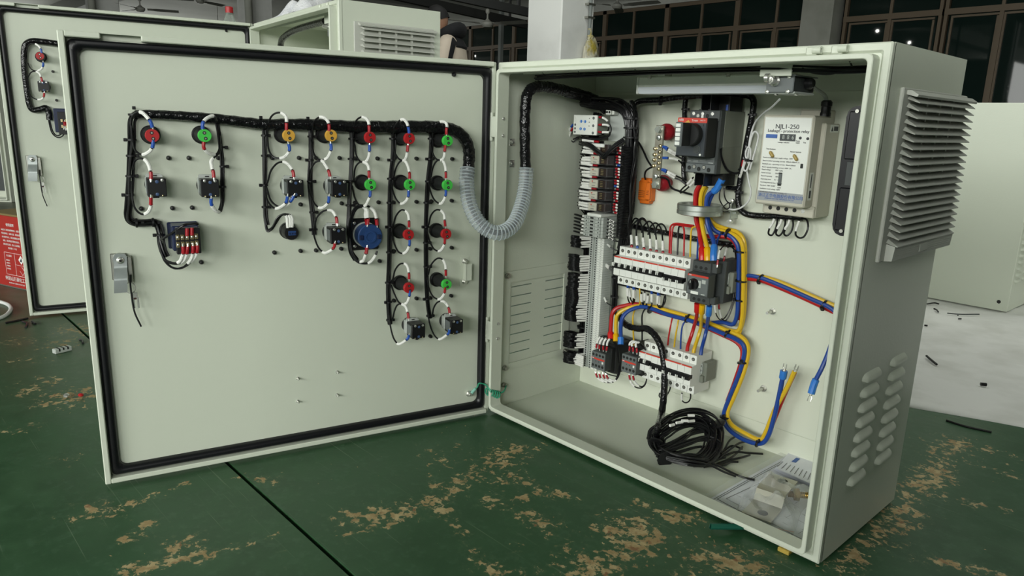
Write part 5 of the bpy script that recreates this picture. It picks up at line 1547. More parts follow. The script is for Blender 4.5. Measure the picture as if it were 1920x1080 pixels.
# dark upright bundle behind the loops, up to the relays
bm_ = bundle([(.026, Y(.022), .075), (.027, Y(.022), .25), (.028, Y(.022), .40), (.026, Y(.026), .50), (.026, Y(.028), .60), (.034, Y(.03), .66), (.048, Y(.035), .70)], 26, .014, .0022, 3, 5)
o = lw_.part('upright_bundle', bm_, M['wire']); o['kind'] = 'stuff'
for z in (.42, .33, .27, .165, .115):
    tie(lw_, (.027, Y(.022), z), (0, 0, 1), .0165, head=(0, -1, 0))
# sleeves at the right of the strip
for (x, z), (x2, z2) in (((.0985, .392), (.112, .388)), ((.0985, .3420), (.1125, .3390)), ((.0985, .3380), (.1115, .3345)), ((.0985, .258), (.1105, .249)), ((.0985, .080), (.1145, .078)), ((.0985, .074), (.1145, .071))):
    w = T.part('wire', MB().tube(spl([(x - .004, Y(.030), z), (x2, Y(.038), z2), (x2 + .012, Y(.033), z2 - .006), (x2 + .030, Y(.02), z2 - .010)], 4), .0014, 6), M['wire'])
    T.part('marker_sleeve', MB().cyl((x, Y(.033), z), (x2, Y(.038), z2), .0026, n=8), M['sleeve'], w)
for k in range(6):
    z = .098 - .0052 * k
    w = T.part('wire', MB().tube([(.0480, Y(.036), z), (.024, Y(.05), z + .005)], .0013, 6), M['wire'])
    T.part('marker_sleeve', MB().cyl((.062, Y(.056), z), (.042 - .002 * (k % 3), Y(.060), z + .003), .0026, n=8), M['sleeve'], w)

# ---- main trunk of loose black wires at the right of the relays
tk = Thing('black_wires', 'thick upright mass of black wires between the relays and the bare plate', 'wires', (.165, Y(.03), .2))
pth = spl([(.1539,.2551,.7224),(.1663,.2531,.7015),(.1714,.2531,.6771),(.1726,.2531,.6453),(.1724,.2551,.6121),(.1703,.2571,.5638),(.1682,.2591,.5147),(.163,.2631,.4643),(.1598,.2671,.4258),(.1517,.2731,.3883)], 5)
o = tk.part('wire_bundle', bundle(pth, 44, .0165, .0021, 4, 6), M['wire']); o['kind'] = 'stuff'
arcs = MB()
for i in range(62):
    z = .632 - i * .0034
    xr = .176 - .010 * max(0, (.632 - z) / .21)
    arcs.tube(spl([(.146, Y(.052), z + .002), (.153, Y(.070), z), (.165, Y(.080), z - .002), (xr + .006, Y(.074), z - .003), (xr + .010, Y(.052), z - .004)], 3), .0015, 5)
o = tk.part('wrapped_wires', arcs, M['wire']); o['kind'] = 'stuff'
p2 = spl([(.1417,.2851,.3934),(.1259,.2911,.3668),(.1209,.2931,.326),(.1203,.2951,.2718),(.1197,.2971,.2167)], 5)
o = tk.part('lower_bundle', bundle(p2, 12, .0075, .0019, 6, 6), M['wire']); o['kind'] = 'stuff'
for px in [(.1701,.2531,.6922),(.1719,.2531,.6712),(.1722,.2531,.65),(.1272,.2871,.3701),(.122,.2931,.3128),(.1209,.2951,.2638)]:
    tie(tk, px, (0, 0, 1), .017 if px[2] > .4 else .009, head=(1, -.3, 0))
p3 = spl([(.0203,.2531,.729),(.0474,.2531,.7254),(.0804,.2531,.722),(.1155,.2531,.721),(.1409,.2531,.7152),(.159,.2531,.699),(.1687,.2531,.6735)], 5)
o = tk.part('cross_bundle', bundle(p3, 40, .0160, .0021, 8, 6), M['wire']); o['kind'] = 'stuff'
# small wires crossing under the monitoring relay
for a in ([(.0256,.2471,.6319),(.0634,.2371,.6286),(.0925,.2331,.6153),(.1094,.2331,.6064)], [(.1098,.2331,.6016),(.126,.2351,.617),(.1403,.2411,.6321),(.1528,.2531,.6446)]):
    tk.part('crossing_wires', bundle(spl(a, 5), 6, .0040, .0020, 2), M['wire'])
tk.part('earth_branch', MB().tube(spl([(.1615,.2811,.645),(.1697,.2871,.6382),(.1802,.2911,.6218),(.1912,.2951,.6007),(.2044,.2951,.587)], 5), .0023, 7), M['wire'])

# ---- earth bar on two red insulators
T = Thing('earth_bar', 'tinned earth bar with rows of brass screws on two red insulators', 'busbar', (.239, PY, .54))
T.part('bar', MB().box(.2290, .2495, Y(.0505), Y(.0455), .5405, .6790, .0008), M['tinned'])
for z in (.6650, .5520):
    T.part('insulator', MB().lathe([(0, .0105), (.010, .0115), (.015, .0165), (.020, .0185), (.023, .0172), (.026, .0188), (.033, .0170), (.039, .0105), (.0455, .0100)], (.2395, PY, z), (0, -1, 0), 24), M['insul'])
for q, r, hx in zip([(.2377,.2651,.6698),(.2402,.2651,.55),(.2393,.2651,.6526),(.2385,.2651,.5676),(.2315,.2651,.628),(.2453,.2651,.6345),(.2313,.2651,.6152),(.245,.2651,.6217),(.2309,.2651,.6035),(.2447,.2651,.6101),(.2306,.2651,.5905),(.2444,.2651,.5973),(.2456,.2651,.5845)], [.0072] * 2 + [.0062] * 2 + [.0042] * 9, [1] * 2 + [0] * 11):
    m = MB()
    if hx: m.cyl((q[0], Y(.0505), q[2]), (q[0], Y(.0520), q[2]), r * 1.1, n=16).cyl((q[0], Y(.0520), q[2]), (q[0], Y(.0575), q[2]), r, n=6)
    else: m.lathe([(0, r), (.0015, r), (.0035, r * .85), (.0045, r * .45)], (q[0], Y(.0505), q[2]), (0, -1, 0), 14)
    b = T.part('bolt' if hx else 'screw', m, M['zinc' if hx or r > .006 else 'brass'])
    if not hx:
        T.part('cross_slot', MB().box(q[0] - r * .45, q[0] + r * .45, Y(.0554), Y(.0545), q[2] - .0004, q[2] + .0004).box(q[0] - .0004, q[0] + .0004, Y(.0554), Y(.0545), q[2] - r * .45, q[2] + r * .45), M['hole'], b)
for cr, pts in ((B_, [(.2496,.2691,.6335),(.256,.2701,.6326),(.2656,.2731,.6273),(.2746,.2811,.6208),(.282,.2911,.6177),(.2896,.2971,.6111)]),
                (B_, [(.2482,.2711,.6334),(.2548,.2721,.6303),(.2618,.2751,.6237),(.2679,.2831,.6182),(.2769,.2911,.6128),(.2873,.2971,.6064)]),
                (B_, [(.2519,.2691,.6093),(.2596,.2701,.6097),(.2688,.2731,.6091),(.2759,.2791,.6083),(.2848,.2871,.6029),(.2887,.2971,.5926),(.2899,.3011,.5809)]),
                (B_, [(.2514,.2691,.5837),(.2593,.2701,.583),(.2704,.2731,.5779),(.2822,.2811,.5716),(.2927,.2911,.5651),(.3007,.2971,.555)]),
                (B_, [(.25,.2711,.5835),(.2581,.2721,.5805),(.2665,.2751,.5741),(.2756,.2831,.5675),(.2874,.2911,.5623),(.2981,.2971,.5537)])):
    pigtail(T, pts, cr, r=.0018, sl=.020, sr=.0027)
T.part('wire', MB().tube(spl([(.2415,.2671,.5665),(.2573,.2711,.5665),(.2649,.2771,.561),(.2676,.2831,.5481),(.274,.2891,.5413),(.2928,.2951,.5368),(.3141,.3011,.5327)], 6), .0024, 7), M['wire'])
T.part('wire', MB().tube(spl([(.2279,.2671,.588),(.2151,.2711,.5835),(.2023,.2771,.5765),(.1957,.2831,.5662),(.192,.2911,.5572)], 6), .0022, 7), M['wire'])
# white sleeved pair tied below
for pts in ([(.3271,.2811,.5738),(.3198,.2831,.5663),(.3075,.2871,.5548),(.2947,.2911,.5454),(.2845,.2951,.5361)], [(.3342,.2811,.5698),(.3258,.2831,.5611),(.3133,.2871,.5507),(.3006,.2911,.5413),(.2875,.2951,.534)]):
    pigtail(T, pts, None, r=.0018, cl=.004, gap=.002, sl=.020, sr=.0027)

# ---- orange box
T = Thing('orange_sounder', 'small bright orange box with grille holes beside the earth bar', 'buzzer', (.187, PY, .50))
ob = MB().box(.1690, .2055, Y(.018), Y(0), .506, .553, .002).box(.1735, .2000, Y(.018), Y(0), .5000, .5590, .0015)
ob.box(.1925, .2050, Y(.024), Y(.01), .510, .550, .002)
T.part('housing', ob, M['orange'])
fc = T.part('front_panel', MB().box(.1705, .1945, Y(.0215), Y(.015), .508, .551, .0015), M['orange'])
gr = MB()
for i in range(5):
    for j in range(4):
        gr.box(.1725 + i * .0036, .1747 + i * .0036, Y(.0219), Y(.0210), .5150 + j * .0045, .5165 + j * .0045)
o = T.part('grille_hole', gr, M['hole'], fc); o['kind'] = 'stuff'
T.part('slots', MB().box(.1960, .2030, Y(.0243), Y(.0238), .522, .523).box(.1960, .2030, Y(.0243), Y(.0238), .526, .527).box(.1960, .2030, Y(.0243), Y(.0238), .530, .531), M['hole'], fc)

# ---- main breaker with rotary handle
T = Thing('main_breaker', 'large dark grey main breaker with a protruding black rotary handle', 'breaker', (.378, PY, .587))
x0, x1, z0, z1 = .3425, .4135, .5868, .7112
T.part('base_housing', MB().box(x0 + .001, x1, Y(.078), Y(.001), z0, z1, .001), M['green_grey'])
T.part('side_seam', MB().box(x1 - .0005, x1 + .0006, Y(.076), Y(.004), .6385, .6400).box(x1 - .0005, x1 + .0012, Y(.076), Y(.004), .640, .7105, .0005), M['green_grey'])
fr_ = MB().box(x0, x1 + .0005, Y(.092), Y(.074), z0 - .0008, z1 + .0005, .0015)
T.part('front_housing', fr_, M['dgrey'])
T.part('upper_shoulder', MB().box(x0 + .001, x1 - .001, Y(.0945), Y(.08), .6900, .7110, .001), M['dgrey'])
T.part('lower_shoulder', MB().box(x0 + .001, x1 - .002, Y(.0945), Y(.08), .5872, .6050, .001), M['mgrey'])
T.part('rating_plate', MB().box(x0 + .003, x1 - .004, Y(.0940), Y(.09), .6055, .6190, .0008).box(x0 + .016, x0 + .050, Y(.0943), Y(.0938), .6075, .6165), M['mgrey'])
tl = MB()
for a, b, c, d in ((.018, .030, .6145, .6150), (.018, .030, .6115, .6120), (.018, .030, .6085, .6090), (.033, .047, .6145, .6150), (.033, .047, .6115, .6120), (.058, .064, .6165, .6170), (.054, .064, .6075, .6088), (.006, .012, .610, .6106)):
    tl.box(x0 + a, x0 + b, Y(.0946), Y(.0942), c, d)
T.part('print', tl, M['lgrey'])
for dx, dz, m in ((.010, .7045, 'steel'), (.0205, .7005, 'dsteel'), (.031, .7045, 'steel'), (.042, .7005, 'hole'), (.0535, .7045, 'steel'), (.010, .5960, 'hole'), (.0215, .5985, 'dsteel'), (.033, .5945, 'hole'), (.0445, .5985, 'dsteel'), (.056, .5940, 'hole')):
    s_ = T.part('screw_hole', MB().lathe([(0, .0050), (.0006, .0050), (.0006, .0042), (.0, .0041)], (x0 + dx, Y(.0945), dz), (0, -1, 0), 18), M['mgrey'])
    T.part('screw', MB().lathe([(0, .0036), (.0008, .0034)], (x0 + dx, Y(.0945), dz), (0, -1, 0), 14), M[m], s_)
T.part('white_tab', MB().box(x0 + .0290, x0 + .0340, Y(.0970), Y(.094), .6930, .7015, .0006), M['white'])
hx0, hx1, hz0, hz1 = .3405, .4090, .6200, .6960
T.part('handle_block', MB().box(hx0, hx1, Y(.130), Y(.090), hz0, hz1, .0012), M['blackm'])
fp = T.part('handle_plate', MB().box(hx0 + .001, hx1 - .002, Y(.1312), Y(.129), hz0 + .001, hz1 - .0090, .0008), mat('slate_plastic', (.040, .048, .056, 1), .38))
T.part('red_strip', MB().box(hx0 + .0005, hx1 - .001, Y(.1316), Y(.128), hz1 - .0098, hz1 - .0005), M['logored'], fp)
T.text('maker_mark', 'ABB', M['inkwhite'], (hx0 + .0085, Y(.1318), hz1 - .0048), .0062, fp)
T.text('type_mark', 'Tmax', M['inkwhite'], (hx0 + .0400, Y(.1318), hz1 - .0054), .0062, fp)
T.text('type_print', 'SACE T1', M['inkwhite'], (hx0 + .0585, Y(.1318), hz1 - .0052), .0032, fp)
T.part('yellow_wedge', MB().prism([(hx0 + .0170, hz1 - .0098), (hx0 + .0300, hz1 - .0098), (hx0 + .0255, hz1 - .0045), (hx0 + .0235, hz1 - .0060)], 'y', Y(.1320), Y(.1314)), M['amber'], fp)
kn = T.part('rotary_handle', MB().lathe([(.130, .0225), (.144, .0220), (.146, .0205)], (.3790, PY, .6632), (0, -1, 0), 32), M['blackm'])
g = MB().box(.3690, .3835, Y(.176), Y(.143), .6410, .6855, .003)
T.part('handle_grip', g, M['blackm'], kn)
T.part('grip_rim', MB().box(.3672, .3835, Y(.1775), Y(.1735), .6395, .6870, .0018), M['mgrey'], kn)
for k in range(5):
    T.part('white_segment', MB().box(.3690, .3800, Y(.1785), Y(.1770), .6425 + k * .0086, .6425 + k * .0086 + .0070, .0008), M['white'], kn)
T.part('grip_slot', MB().box(.3836, .3839, Y(.171), Y(.152), .655, .6725), M['hole'], kn)
T.part('trip_button', MB().lathe([(.131, .0085), (.1318, .0085), (.1318, .0062), (.1326, .0055)], (.3905, PY, .6345), (0, -1, 0), 20), M['dgrey'], fp)
T.part('key_slot', MB().box(.4000, .4020, Y(.1314), Y(.1308), .6800, .6840), M['hole'], fp)
T.part('white_dot', MB().lathe([(.131, .0026), (.1318, .0022)], (.3985, PY, .6245), (0, -1, 0), 12), M['white'], fp)
# phase barriers above and below
T.part('phase_barrier', MB().box(.3560, .4125, Y(.060), Y(.012), .711, .7400), M['black'])
T.part('phase_barrier', MB().box(.3555, .4110, Y(.060), Y(.012), .5620, .5868), M['black'])
for x in (.3655, .3865):
    T.part('barrier_fin', MB().box(x - .0008, x + .0008, Y(.090), Y(.010), .7112, .7420).box(x - .003, x + .003, Y(.092), Y(.085), .709, .7135), M['black'])
    T.part('barrier_fin', MB().box(x - .0008, x + .0008, Y(.090), Y(.010), .5600, .5868).box(x - .003, x + .003, Y(.092), Y(.085), .5845, .589), M['black'])
T.part('blue_cap', MB().cyl((.4060, Y(.058), .7125), (.4060, Y(.058), .7235), .0036, n=10), M['crimp_blue'])
T.part('control_wires', bundle(spl([(.4157,.2331,.6371),(.4147,.2391,.6233),(.4154,.2511,.6061),(.4182,.2651,.5931),(.4263,.2771,.588),(.4336,.2891,.5904)], 5), 3, .0016, .0013, 9), M['wire'])

# ---- zero-sequence current transformer: zinc ring
T = Thing('current_transformer', 'shiny zinc ring with the thick coloured cables passing through it', 'transformer', (.3640, PY, .4975))
T.part('ring_body', MB().ring([[(.3640 + r * cos(2 * pi * k / 40), Y(.0600) + r * sin(2 * pi * k / 40), z) for k in range(40)] for r, z in ((.0385, .4985), (.0440, .4975), (.0475, .4990), (.0475, .5065), (.0465, .5078), (.0475, .5090), (.0475, .5180), (.0455, .5200), (.0385, .5200))]), M['zinc'])
br = MB().box(.395, .425, Y(.018), Y(.0), .5030, .5060).box(.418, .4205, Y(.03), Y(.0), .4920, .5280, .0006)
T.part('bracket', br, M['zinc'])
for z in (.530, .488):
    T.part('bolt', MB().cyl((.4190, Y(.024), z), (.4190, Y(.030), z), .0052, n=6).cyl((.4190, Y(.030), z), (.4190, Y(.036), z), .0028, n=8), M['steel'])
T.part('lead_loop', MB().tube(spl([(.3965,.2871,.569),(.3908,.2871,.5518),(.3927,.2831,.5331),(.403,.2811,.5197),(.4114,.2831,.5127),(.416,.2871,.5174),(.4113,.2891,.5257),(.4033,.2871,.5183),(.3989,.2831,.5113),(.4045,.2831,.5063),(.4145,.2871,.5083)], 6), .0013, 6), M['wire'])
T.part('lead_loop', MB().tube(spl([(.3968,.2911,.5555),(.3996,.2891,.5413),(.4071,.2871,.5299),(.4163,.2871,.5252),(.4211,.2891,.5278)], 6), .0013, 6), M['wire'])
T.part('marker_sleeve', MB().tube([(.3973,.2871,.5735),(.3992,.2871,.5559)], .0028, 8), M['sleeve'])

# ---- heavy coloured cables
def cable(name, label, pts, r, m, shrink=None, k=6, fork=None, group=None, cat='cable', sl=.028, end_shrink=None):
    path = spl(pts, k)
    T = Thing(name, label, cat, tuple(path[len(path) // 2]), group=group)
    T.part('conductor', MB().tube(path, r, 9), M[m])
    L = plen(path)
    if shrink:
        T.part('shrink_sleeve', MB().tube(cut(path, 0, min(.5, sl / L)), [r * 1.55] * (len(cut(path, 0, min(.5, sl / L))) - 1) + [r * 1.25], 10), M[shrink])
    if end_shrink:
        c = cut(path, 1 - min(.5, sl / L), 1)
        T.part('shrink_sleeve', MB().tube(c, [r * 1.25] + [r * 1.55] * (len(c) - 1), 10), M[end_shrink])
    if fork:
        e = path[-1]; d = (path[-1] - path[-3]).normalized()
        u = d.cross(Vector((0, 1, 0))).normalized()
        f = MB().tube([e - d * .004, e + d * .005], [r * .9, r * .55], 8)
        for s in (-1, 1):
            f.tube([e + d * .003, e + d * .006 + u * (s * .0032), e + d * .015 + u * (s * .0030)], [.0012, .0011, .0009], 6)
        T.part('fork_terminal', f, M['steel'])
    return T


cable('power_cable', 'red cable from the main breaker through the ring to the motor switch', [(.3978,.2311,.407),(.3954,.2331,.4178),(.3888,.2391,.432),(.3781,.2471,.4479),(.3699,.2531,.4646),(.3576,.2591,.482),(.3514,.2611,.504),(.3487,.2611,.5299),(.3497,.2611,.5458),(.3574,.2611,.56)], .0048, 'wred', 'wsleeve_r')
cable('power_cable', 'yellow cable from the main breaker through the ring to the motor switch', [(.4105,.2311,.4079),(.4082,.2331,.4175),(.4014,.2391,.4339),(.3896,.2471,.4496),(.3786,.2531,.468),(.3689,.2591,.4868),(.364,.2611,.5088),(.3617,.2611,.5312),(.364,.2611,.5471),(.3705,.2611,.5589)], .0048, 'wyel', 'wsleeve_y')
cable('power_cable', 'blue cable from the main breaker through the ring to the motor switch', [(.4242,.2311,.4102),(.4217,.2331,.4219),(.4179,.2391,.4341),(.4102,.2471,.448),(.3959,.2551,.4633),(.3852,.2591,.4797),(.3789,.2611,.5037),(.3763,.2611,.5281),(.3812,.2611,.542),(.3954,.2611,.5522),(.4027,.2611,.5649),(.4078,.2611,.5751)], .0048, 'wblue', 'wsleeve_b', end_shrink='wsleeve_b', sl=.034)
cable('power_cable', 'thin blue cable beside the thick blue one above the motor switch', [(.4156,.2371,.4081),(.4166,.2411,.4225),(.4149,.2511,.4393),(.4113,.2611,.4514),(.4082,.2731,.4589)], .0022, 'wblue')
cable('power_cable', 'second red cable leaving the ring and turning to the upright loom', [(.3536,.2671,.5594),(.3481,.2671,.5363),(.3528,.2671,.5038),(.3561,.2671,.4847),(.3621,.2671,.4647),(.3724,.2671,.4546),(.3909,.2711,.4522),(.42,.2791,.4555),(.4354,.2891,.4443),(.4427,.2991,.416),(.4481,.3051,.3702),(.4559,.3071,.3248),(.4562,.3071,.2776)], .0046, 'wred')
cable('power_cable', 'second yellow cable leaving the ring and running down the upright loom', [(.3695,.2671,.5563),(.3626,.2671,.5355),(.3645,.2691,.505),(.3664,.2731,.4878),(.376,.2811,.4723),(.3986,.2831,.4671),(.4217,.2831,.4644),(.4423,.2831,.4582),(.4563,.2831,.4423),(.4603,.2871,.4088),(.4643,.2891,.3637),(.4671,.2911,.3178),(.4675,.2931,.2826),(.4604,.2951,.257),(.4379,.2951,.2528),(.4025,.2971,.2538),(.3601,.2991,.2572)], .0046, 'wyel')
cable('power_cable', 'third yellow cable, outermost in the upright loom', [(.368,.2811,.4989),(.3847,.2871,.4776),(.4124,.2891,.4707),(.4403,.2891,.4664),(.4573,.2891,.4464),(.4619,.2931,.397),(.4672,.2951,.3404),(.4684,.2971,.2868),(.4615,.2991,.2493)], .0043, 'wyel')
cable('power_cable', 'second blue cable leaving the ring and running down the upright loom', [(.3988,.2671,.5676),(.3785,.2711,.5323),(.3748,.2691,.5061),(.3769,.2731,.4868),(.3906,.2751,.4678),(.408,.2771,.4609),(.4272,.2791,.4588),(.4422,.2811,.4472),(.4494,.2831,.4278),(.4519,.2871,.3846),(.4553,.2891,.3331),(.4563,.2911,.2921),(.4476,.2931,.2686),(.4221,.2951,.2671),(.3888,.2971,.2567)], .0046, 'wblue')
ul = Thing('cable_ties', 'black cable ties around the upright coloured loom', 'cable ties', [(.4529,.2871,.4302)][0], group='ties on the coloured loom')
ul.e['label'] = 'black cable ties around the upright red, yellow and blue loom'
for q, d in (([(.4219,.2811,.4624)][0], (1, 0, -.1)), ([(.452,.2871,.4278)][0], (0, 0, 1)), ([(.458,.2911,.3657)][0], (0, 0, 1)), ([(.459,.2931,.324)][0], (0, 0, 1))):
    tie(ul, q, d, .0105, head=(-.6, -.7, .1))

# lower loom, from the contactors to the right and down to the fork ends
cable('power_cable', 'red cable rising from the left contactor and joining the slanting loom', [(.1688,.2311,.1776),(.1625,.2371,.1936),(.1559,.2451,.2146),(.1511,.2531,.2336),(.1567,.2611,.2468),(.174,.2711,.2555),(.1976,.2811,.2629),(.2218,.2911,.2586),(.2581,.3011,.2506),(.3276,.3071,.2485),(.4116,.3071,.2358),(.4571,.3071,.2252),(.4701,.3071,.1996),(.459,.3071,.139),(.4462,.3071,.0889)], .0048, 'wred', 'wsleeve_r', sl=.018)
cable('power_cable', 'yellow cable rising from the left contactor and joining the slanting loom', [(.1852,.2311,.1764),(.179,.2371,.1923),(.1706,.2451,.2154),(.1661,.2531,.2315),(.1733,.2611,.2437),(.1871,.2711,.253),(.2118,.2791,.2623),(.241,.2851,.2662),(.2804,.2891,.2638),(.337,.2911,.262),(.3855,.2911,.2594),(.4325,.2911,.2534),(.4688,.2911,.2478),(.4864,.2911,.2357),(.4914,.2911,.2133),(.4875,.2871,.1701),(.4735,.2831,.1123),(.4636,.2811,.0725),(.4775,.2791,.0516),(.5151,.2771,.0432),(.5461,.2771,.0421),(.5569,.2771,.0629),(.5696,.2771,.1147),(.5902,.2771,.1722),(.6013,.2771,.2095)], .0046, 'wyel', 'wsleeve_y', sl=.018, fork=True)
cable('power_cable', 'blue cable rising from the left contactor, looping down to a fork end', [(.2,.2311,.1722),(.1937,.2371,.1906),(.1856,.2451,.2109),(.1824,.2531,.2299),(.1893,.2611,.2446),(.2028,.2711,.2551),(.2227,.2771,.2623),(.2505,.2811,.2612),(.2883,.2831,.2563),(.3417,.2851,.2554),(.3861,.2851,.252),(.4305,.2851,.2456),(.4631,.2851,.2404),(.4817,.2851,.2309),(.4855,.2851,.2082),(.4792,.2831,.1638),(.4639,.2791,.1041),(.4576,.2771,.0653),(.4704,.2751,.0428),(.5062,.2731,.0313),(.548,.2731,.0343),(.5645,.2731,.0572),(.5719,.2751,.1043),(.5771,.2751,.1572),(.5804,.2751,.2051)], .0048, 'wblue', 'wsleeve_b', sl=.018, end_shrink='wsleeve_b', fork=True)
cable('power_cable', 'red cable end behind the yellow and blue fork ends', [(.556,.2871,.0452),(.5671,.2871,.0923),(.5812,.2871,.1486),(.5989,.2831,.2052)], .0046, 'wred', fork=True)
for q, d in (([(.2387,.2851,.258)][0], (1, 0, -.3)), ([(.3387,.2891,.2578)][0], (1, 0, -.3)), ([(.4409,.2891,.2462)][0], (1, 0, -.5)), ([(.4824,.2871,.1927)][0], (-.2, 0, 1)), ([(.4593,.2791,.0629)][0], (0, 0, 1)), ([(.5444,.2751,.0348)][0], (1, 0, -.3))):
    tie(ul, q, d, .0098, head=(.2, -.8, .5))
# branch going right, out of sight behind the frame
for lab, m, pts in (('blue cable crossing the bare plate to the right frame', 'wblue', "1398,516,.020 1408,517,.022 1430,522,.022 1470,538,.022 1520,560,.024 1566,580,.026 1600,610,.026"), ('red cable crossing the bare plate below the blue one', 'wred', ""), ('yellow cable crossing the bare plate above the blue one', 'wyel', "")):
    pp = {'wblue': [(.4619,.2971,.3771),(.4761,.2951,.3799),(.5026,.2951,.379),(.55,.2951,.3701),(.6076,.2931,.3577),(.6549,.2891,.3459),(.6901,.2871,.3153)], 'wred': [(.4585,.3071,.3018),(.4575,.3051,.3429),(.4618,.3011,.3686),(.4748,.2991,.3723),(.5012,.2991,.3726),(.5478,.3011,.3633),(.6039,.3031,.3501),(.6786,.3051,.3306)], 'wyel': [(.4579,.3051,.3719),(.4757,.3051,.3774),(.504,.3031,.3805),(.5463,.3011,.3752),(.6042,.2991,.3626),(.6539,.2991,.3515),(.6889,.2991,.3464)]}[m]
    cable('power_cable', lab, pp, .0043, m)
for q in [(.496,.2991,.3762),(.6333,.2971,.3496)]:
    tie(ul, q, (1, 0, -.4), .0100, head=(.2, -.8, -.5))
cable('power_cable', 'blue cable end with a fork terminal hanging beside the frame', [(.7034,.2,.3459),(.7031,.19,.3239),(.7003,.18,.2913),(.6968,.17,.2645),(.6906,.165,.2396),(.6888,.16,.2179)], .0041, 'wblue', end_shrink='wsleeve_b', fork=True)

# cables between the motor switch and the lower row
for lab, m, sh_, pts in (('red cable from under the motor switch to the lower row', 'wred', 'wsleeve_r', [(.3896,.2391,.3107),(.3884,.2431,.2969),(.3801,.2571,.276),(.3605,.2831,.2476),(.3561,.2811,.2221),(.3589,.2671,.2031),(.3615,.2611,.19)]),
                         ('yellow cable from under the motor switch to the lower row', 'wyel', 'wsleeve_y', [(.4027,.2391,.3111),(.4003,.2431,.297),(.3922,.2571,.2752),(.3771,.2831,.2466),(.3739,.2811,.224),(.3767,.2671,.2052),(.3779,.2611,.1918)]),
                         ('blue cable from under the motor switch to the lower row', 'wblue', 'wsleeve_b', [(.4195,.2391,.3112),(.4173,.2431,.2961),(.4081,.2571,.2752),(.3918,.2831,.2476),(.39,.2811,.2255),(.3942,.2671,.2072),(.3969,.2611,.192)])):
    cable('power_cable', lab, pts, .0041, m, sh_, sl=.024)
for lab, m, pts in (('thin red wire dropping from the loom to the lower row', 'wred', [(.296,.2931,.2564),(.2937,.2911,.2333),(.3,.2771,.2091),(.31,.2611,.1918)]), ('thin yellow wire dropping from the loom to the lower row', 'wyel', [(.3121,.2931,.2549),(.3113,.2911,.2323),(.3176,.2771,.2084),(.3274,.2611,.1912)]), ('thin blue wire dropping from the loom to the lower row', 'wblue', [(.335,.2891,.2532),(.3278,.2871,.2393),(.3325,.2771,.2171),(.3445,.2611,.1918)])):
    cable('power_wire', lab, pts, .0019, m, cat='wire')
for lab, m, pts in (('thin red wire looping over to the upper row, nearer the black one', 'wred', [(.3481,.2651,.4712),(.3252,.2671,.4705),(.3018,.2671,.4699),(.2885,.2671,.4623),(.2889,.2651,.4434),(.2956,.2591,.403)]),
                    ('second thin red wire beside it on the upper row', 'wred', [(.3433,.2711,.4666),(.316,.2711,.4667),(.2967,.2711,.4654),(.292,.2691,.4555),(.2942,.2651,.4322),(.2999,.2591,.4025)]),
                    ('thin red wire bridging the black jumper to the upper row', 'wred', [(.2869,.2771,.4649),(.3077,.2751,.4677),(.318,.2731,.4609),(.3253,.2671,.4423),(.3333,.2591,.4029)]),
                    ('short black jumper wire among the red ones', 'wire', [(.3097,.2771,.4619),(.3053,.2751,.4638),(.3061,.2711,.4548),(.3108,.2651,.4346),(.3167,.2591,.4027)]),
                    ('thin yellow wire dropping to the end of the upper row', 'wyel', [(.3707,.2651,.4706),(.351,.2671,.4691),(.3423,.2671,.4622),(.3446,.2631,.4395),(.3496,.2591,.4032)]),
                    ('thin blue wire dropping beside the motor switch', 'wblue', [(.3565,.2771,.4563),(.3565,.2731,.4426),(.3623,.2651,.4244),(.3685,.2571,.4017)])):
    cable('jumper_wire', lab, pts, .0020, m, cat='wire')
cable('jumper_wire', 'yellow wire dropping from the upper row to the second contactor', [(.221,.2591,.3134),(.2198,.2651,.2932),(.2171,.2711,.2711),(.2015,.2771,.2539),(.1952,.2771,.2341),(.2097,.2611,.2098),(.2388,.2311,.1794)], .0019, 'wyel', cat='wire')
cable('jumper_wire', 'black wire dropping from the slanting loom to the second contactor', [(.2349,.2811,.2643),(.2249,.2811,.2556),(.2215,.2771,.2399),(.2358,.2611,.216),(.2589,.2331,.1945)], .0019, 'wire', cat='wire')
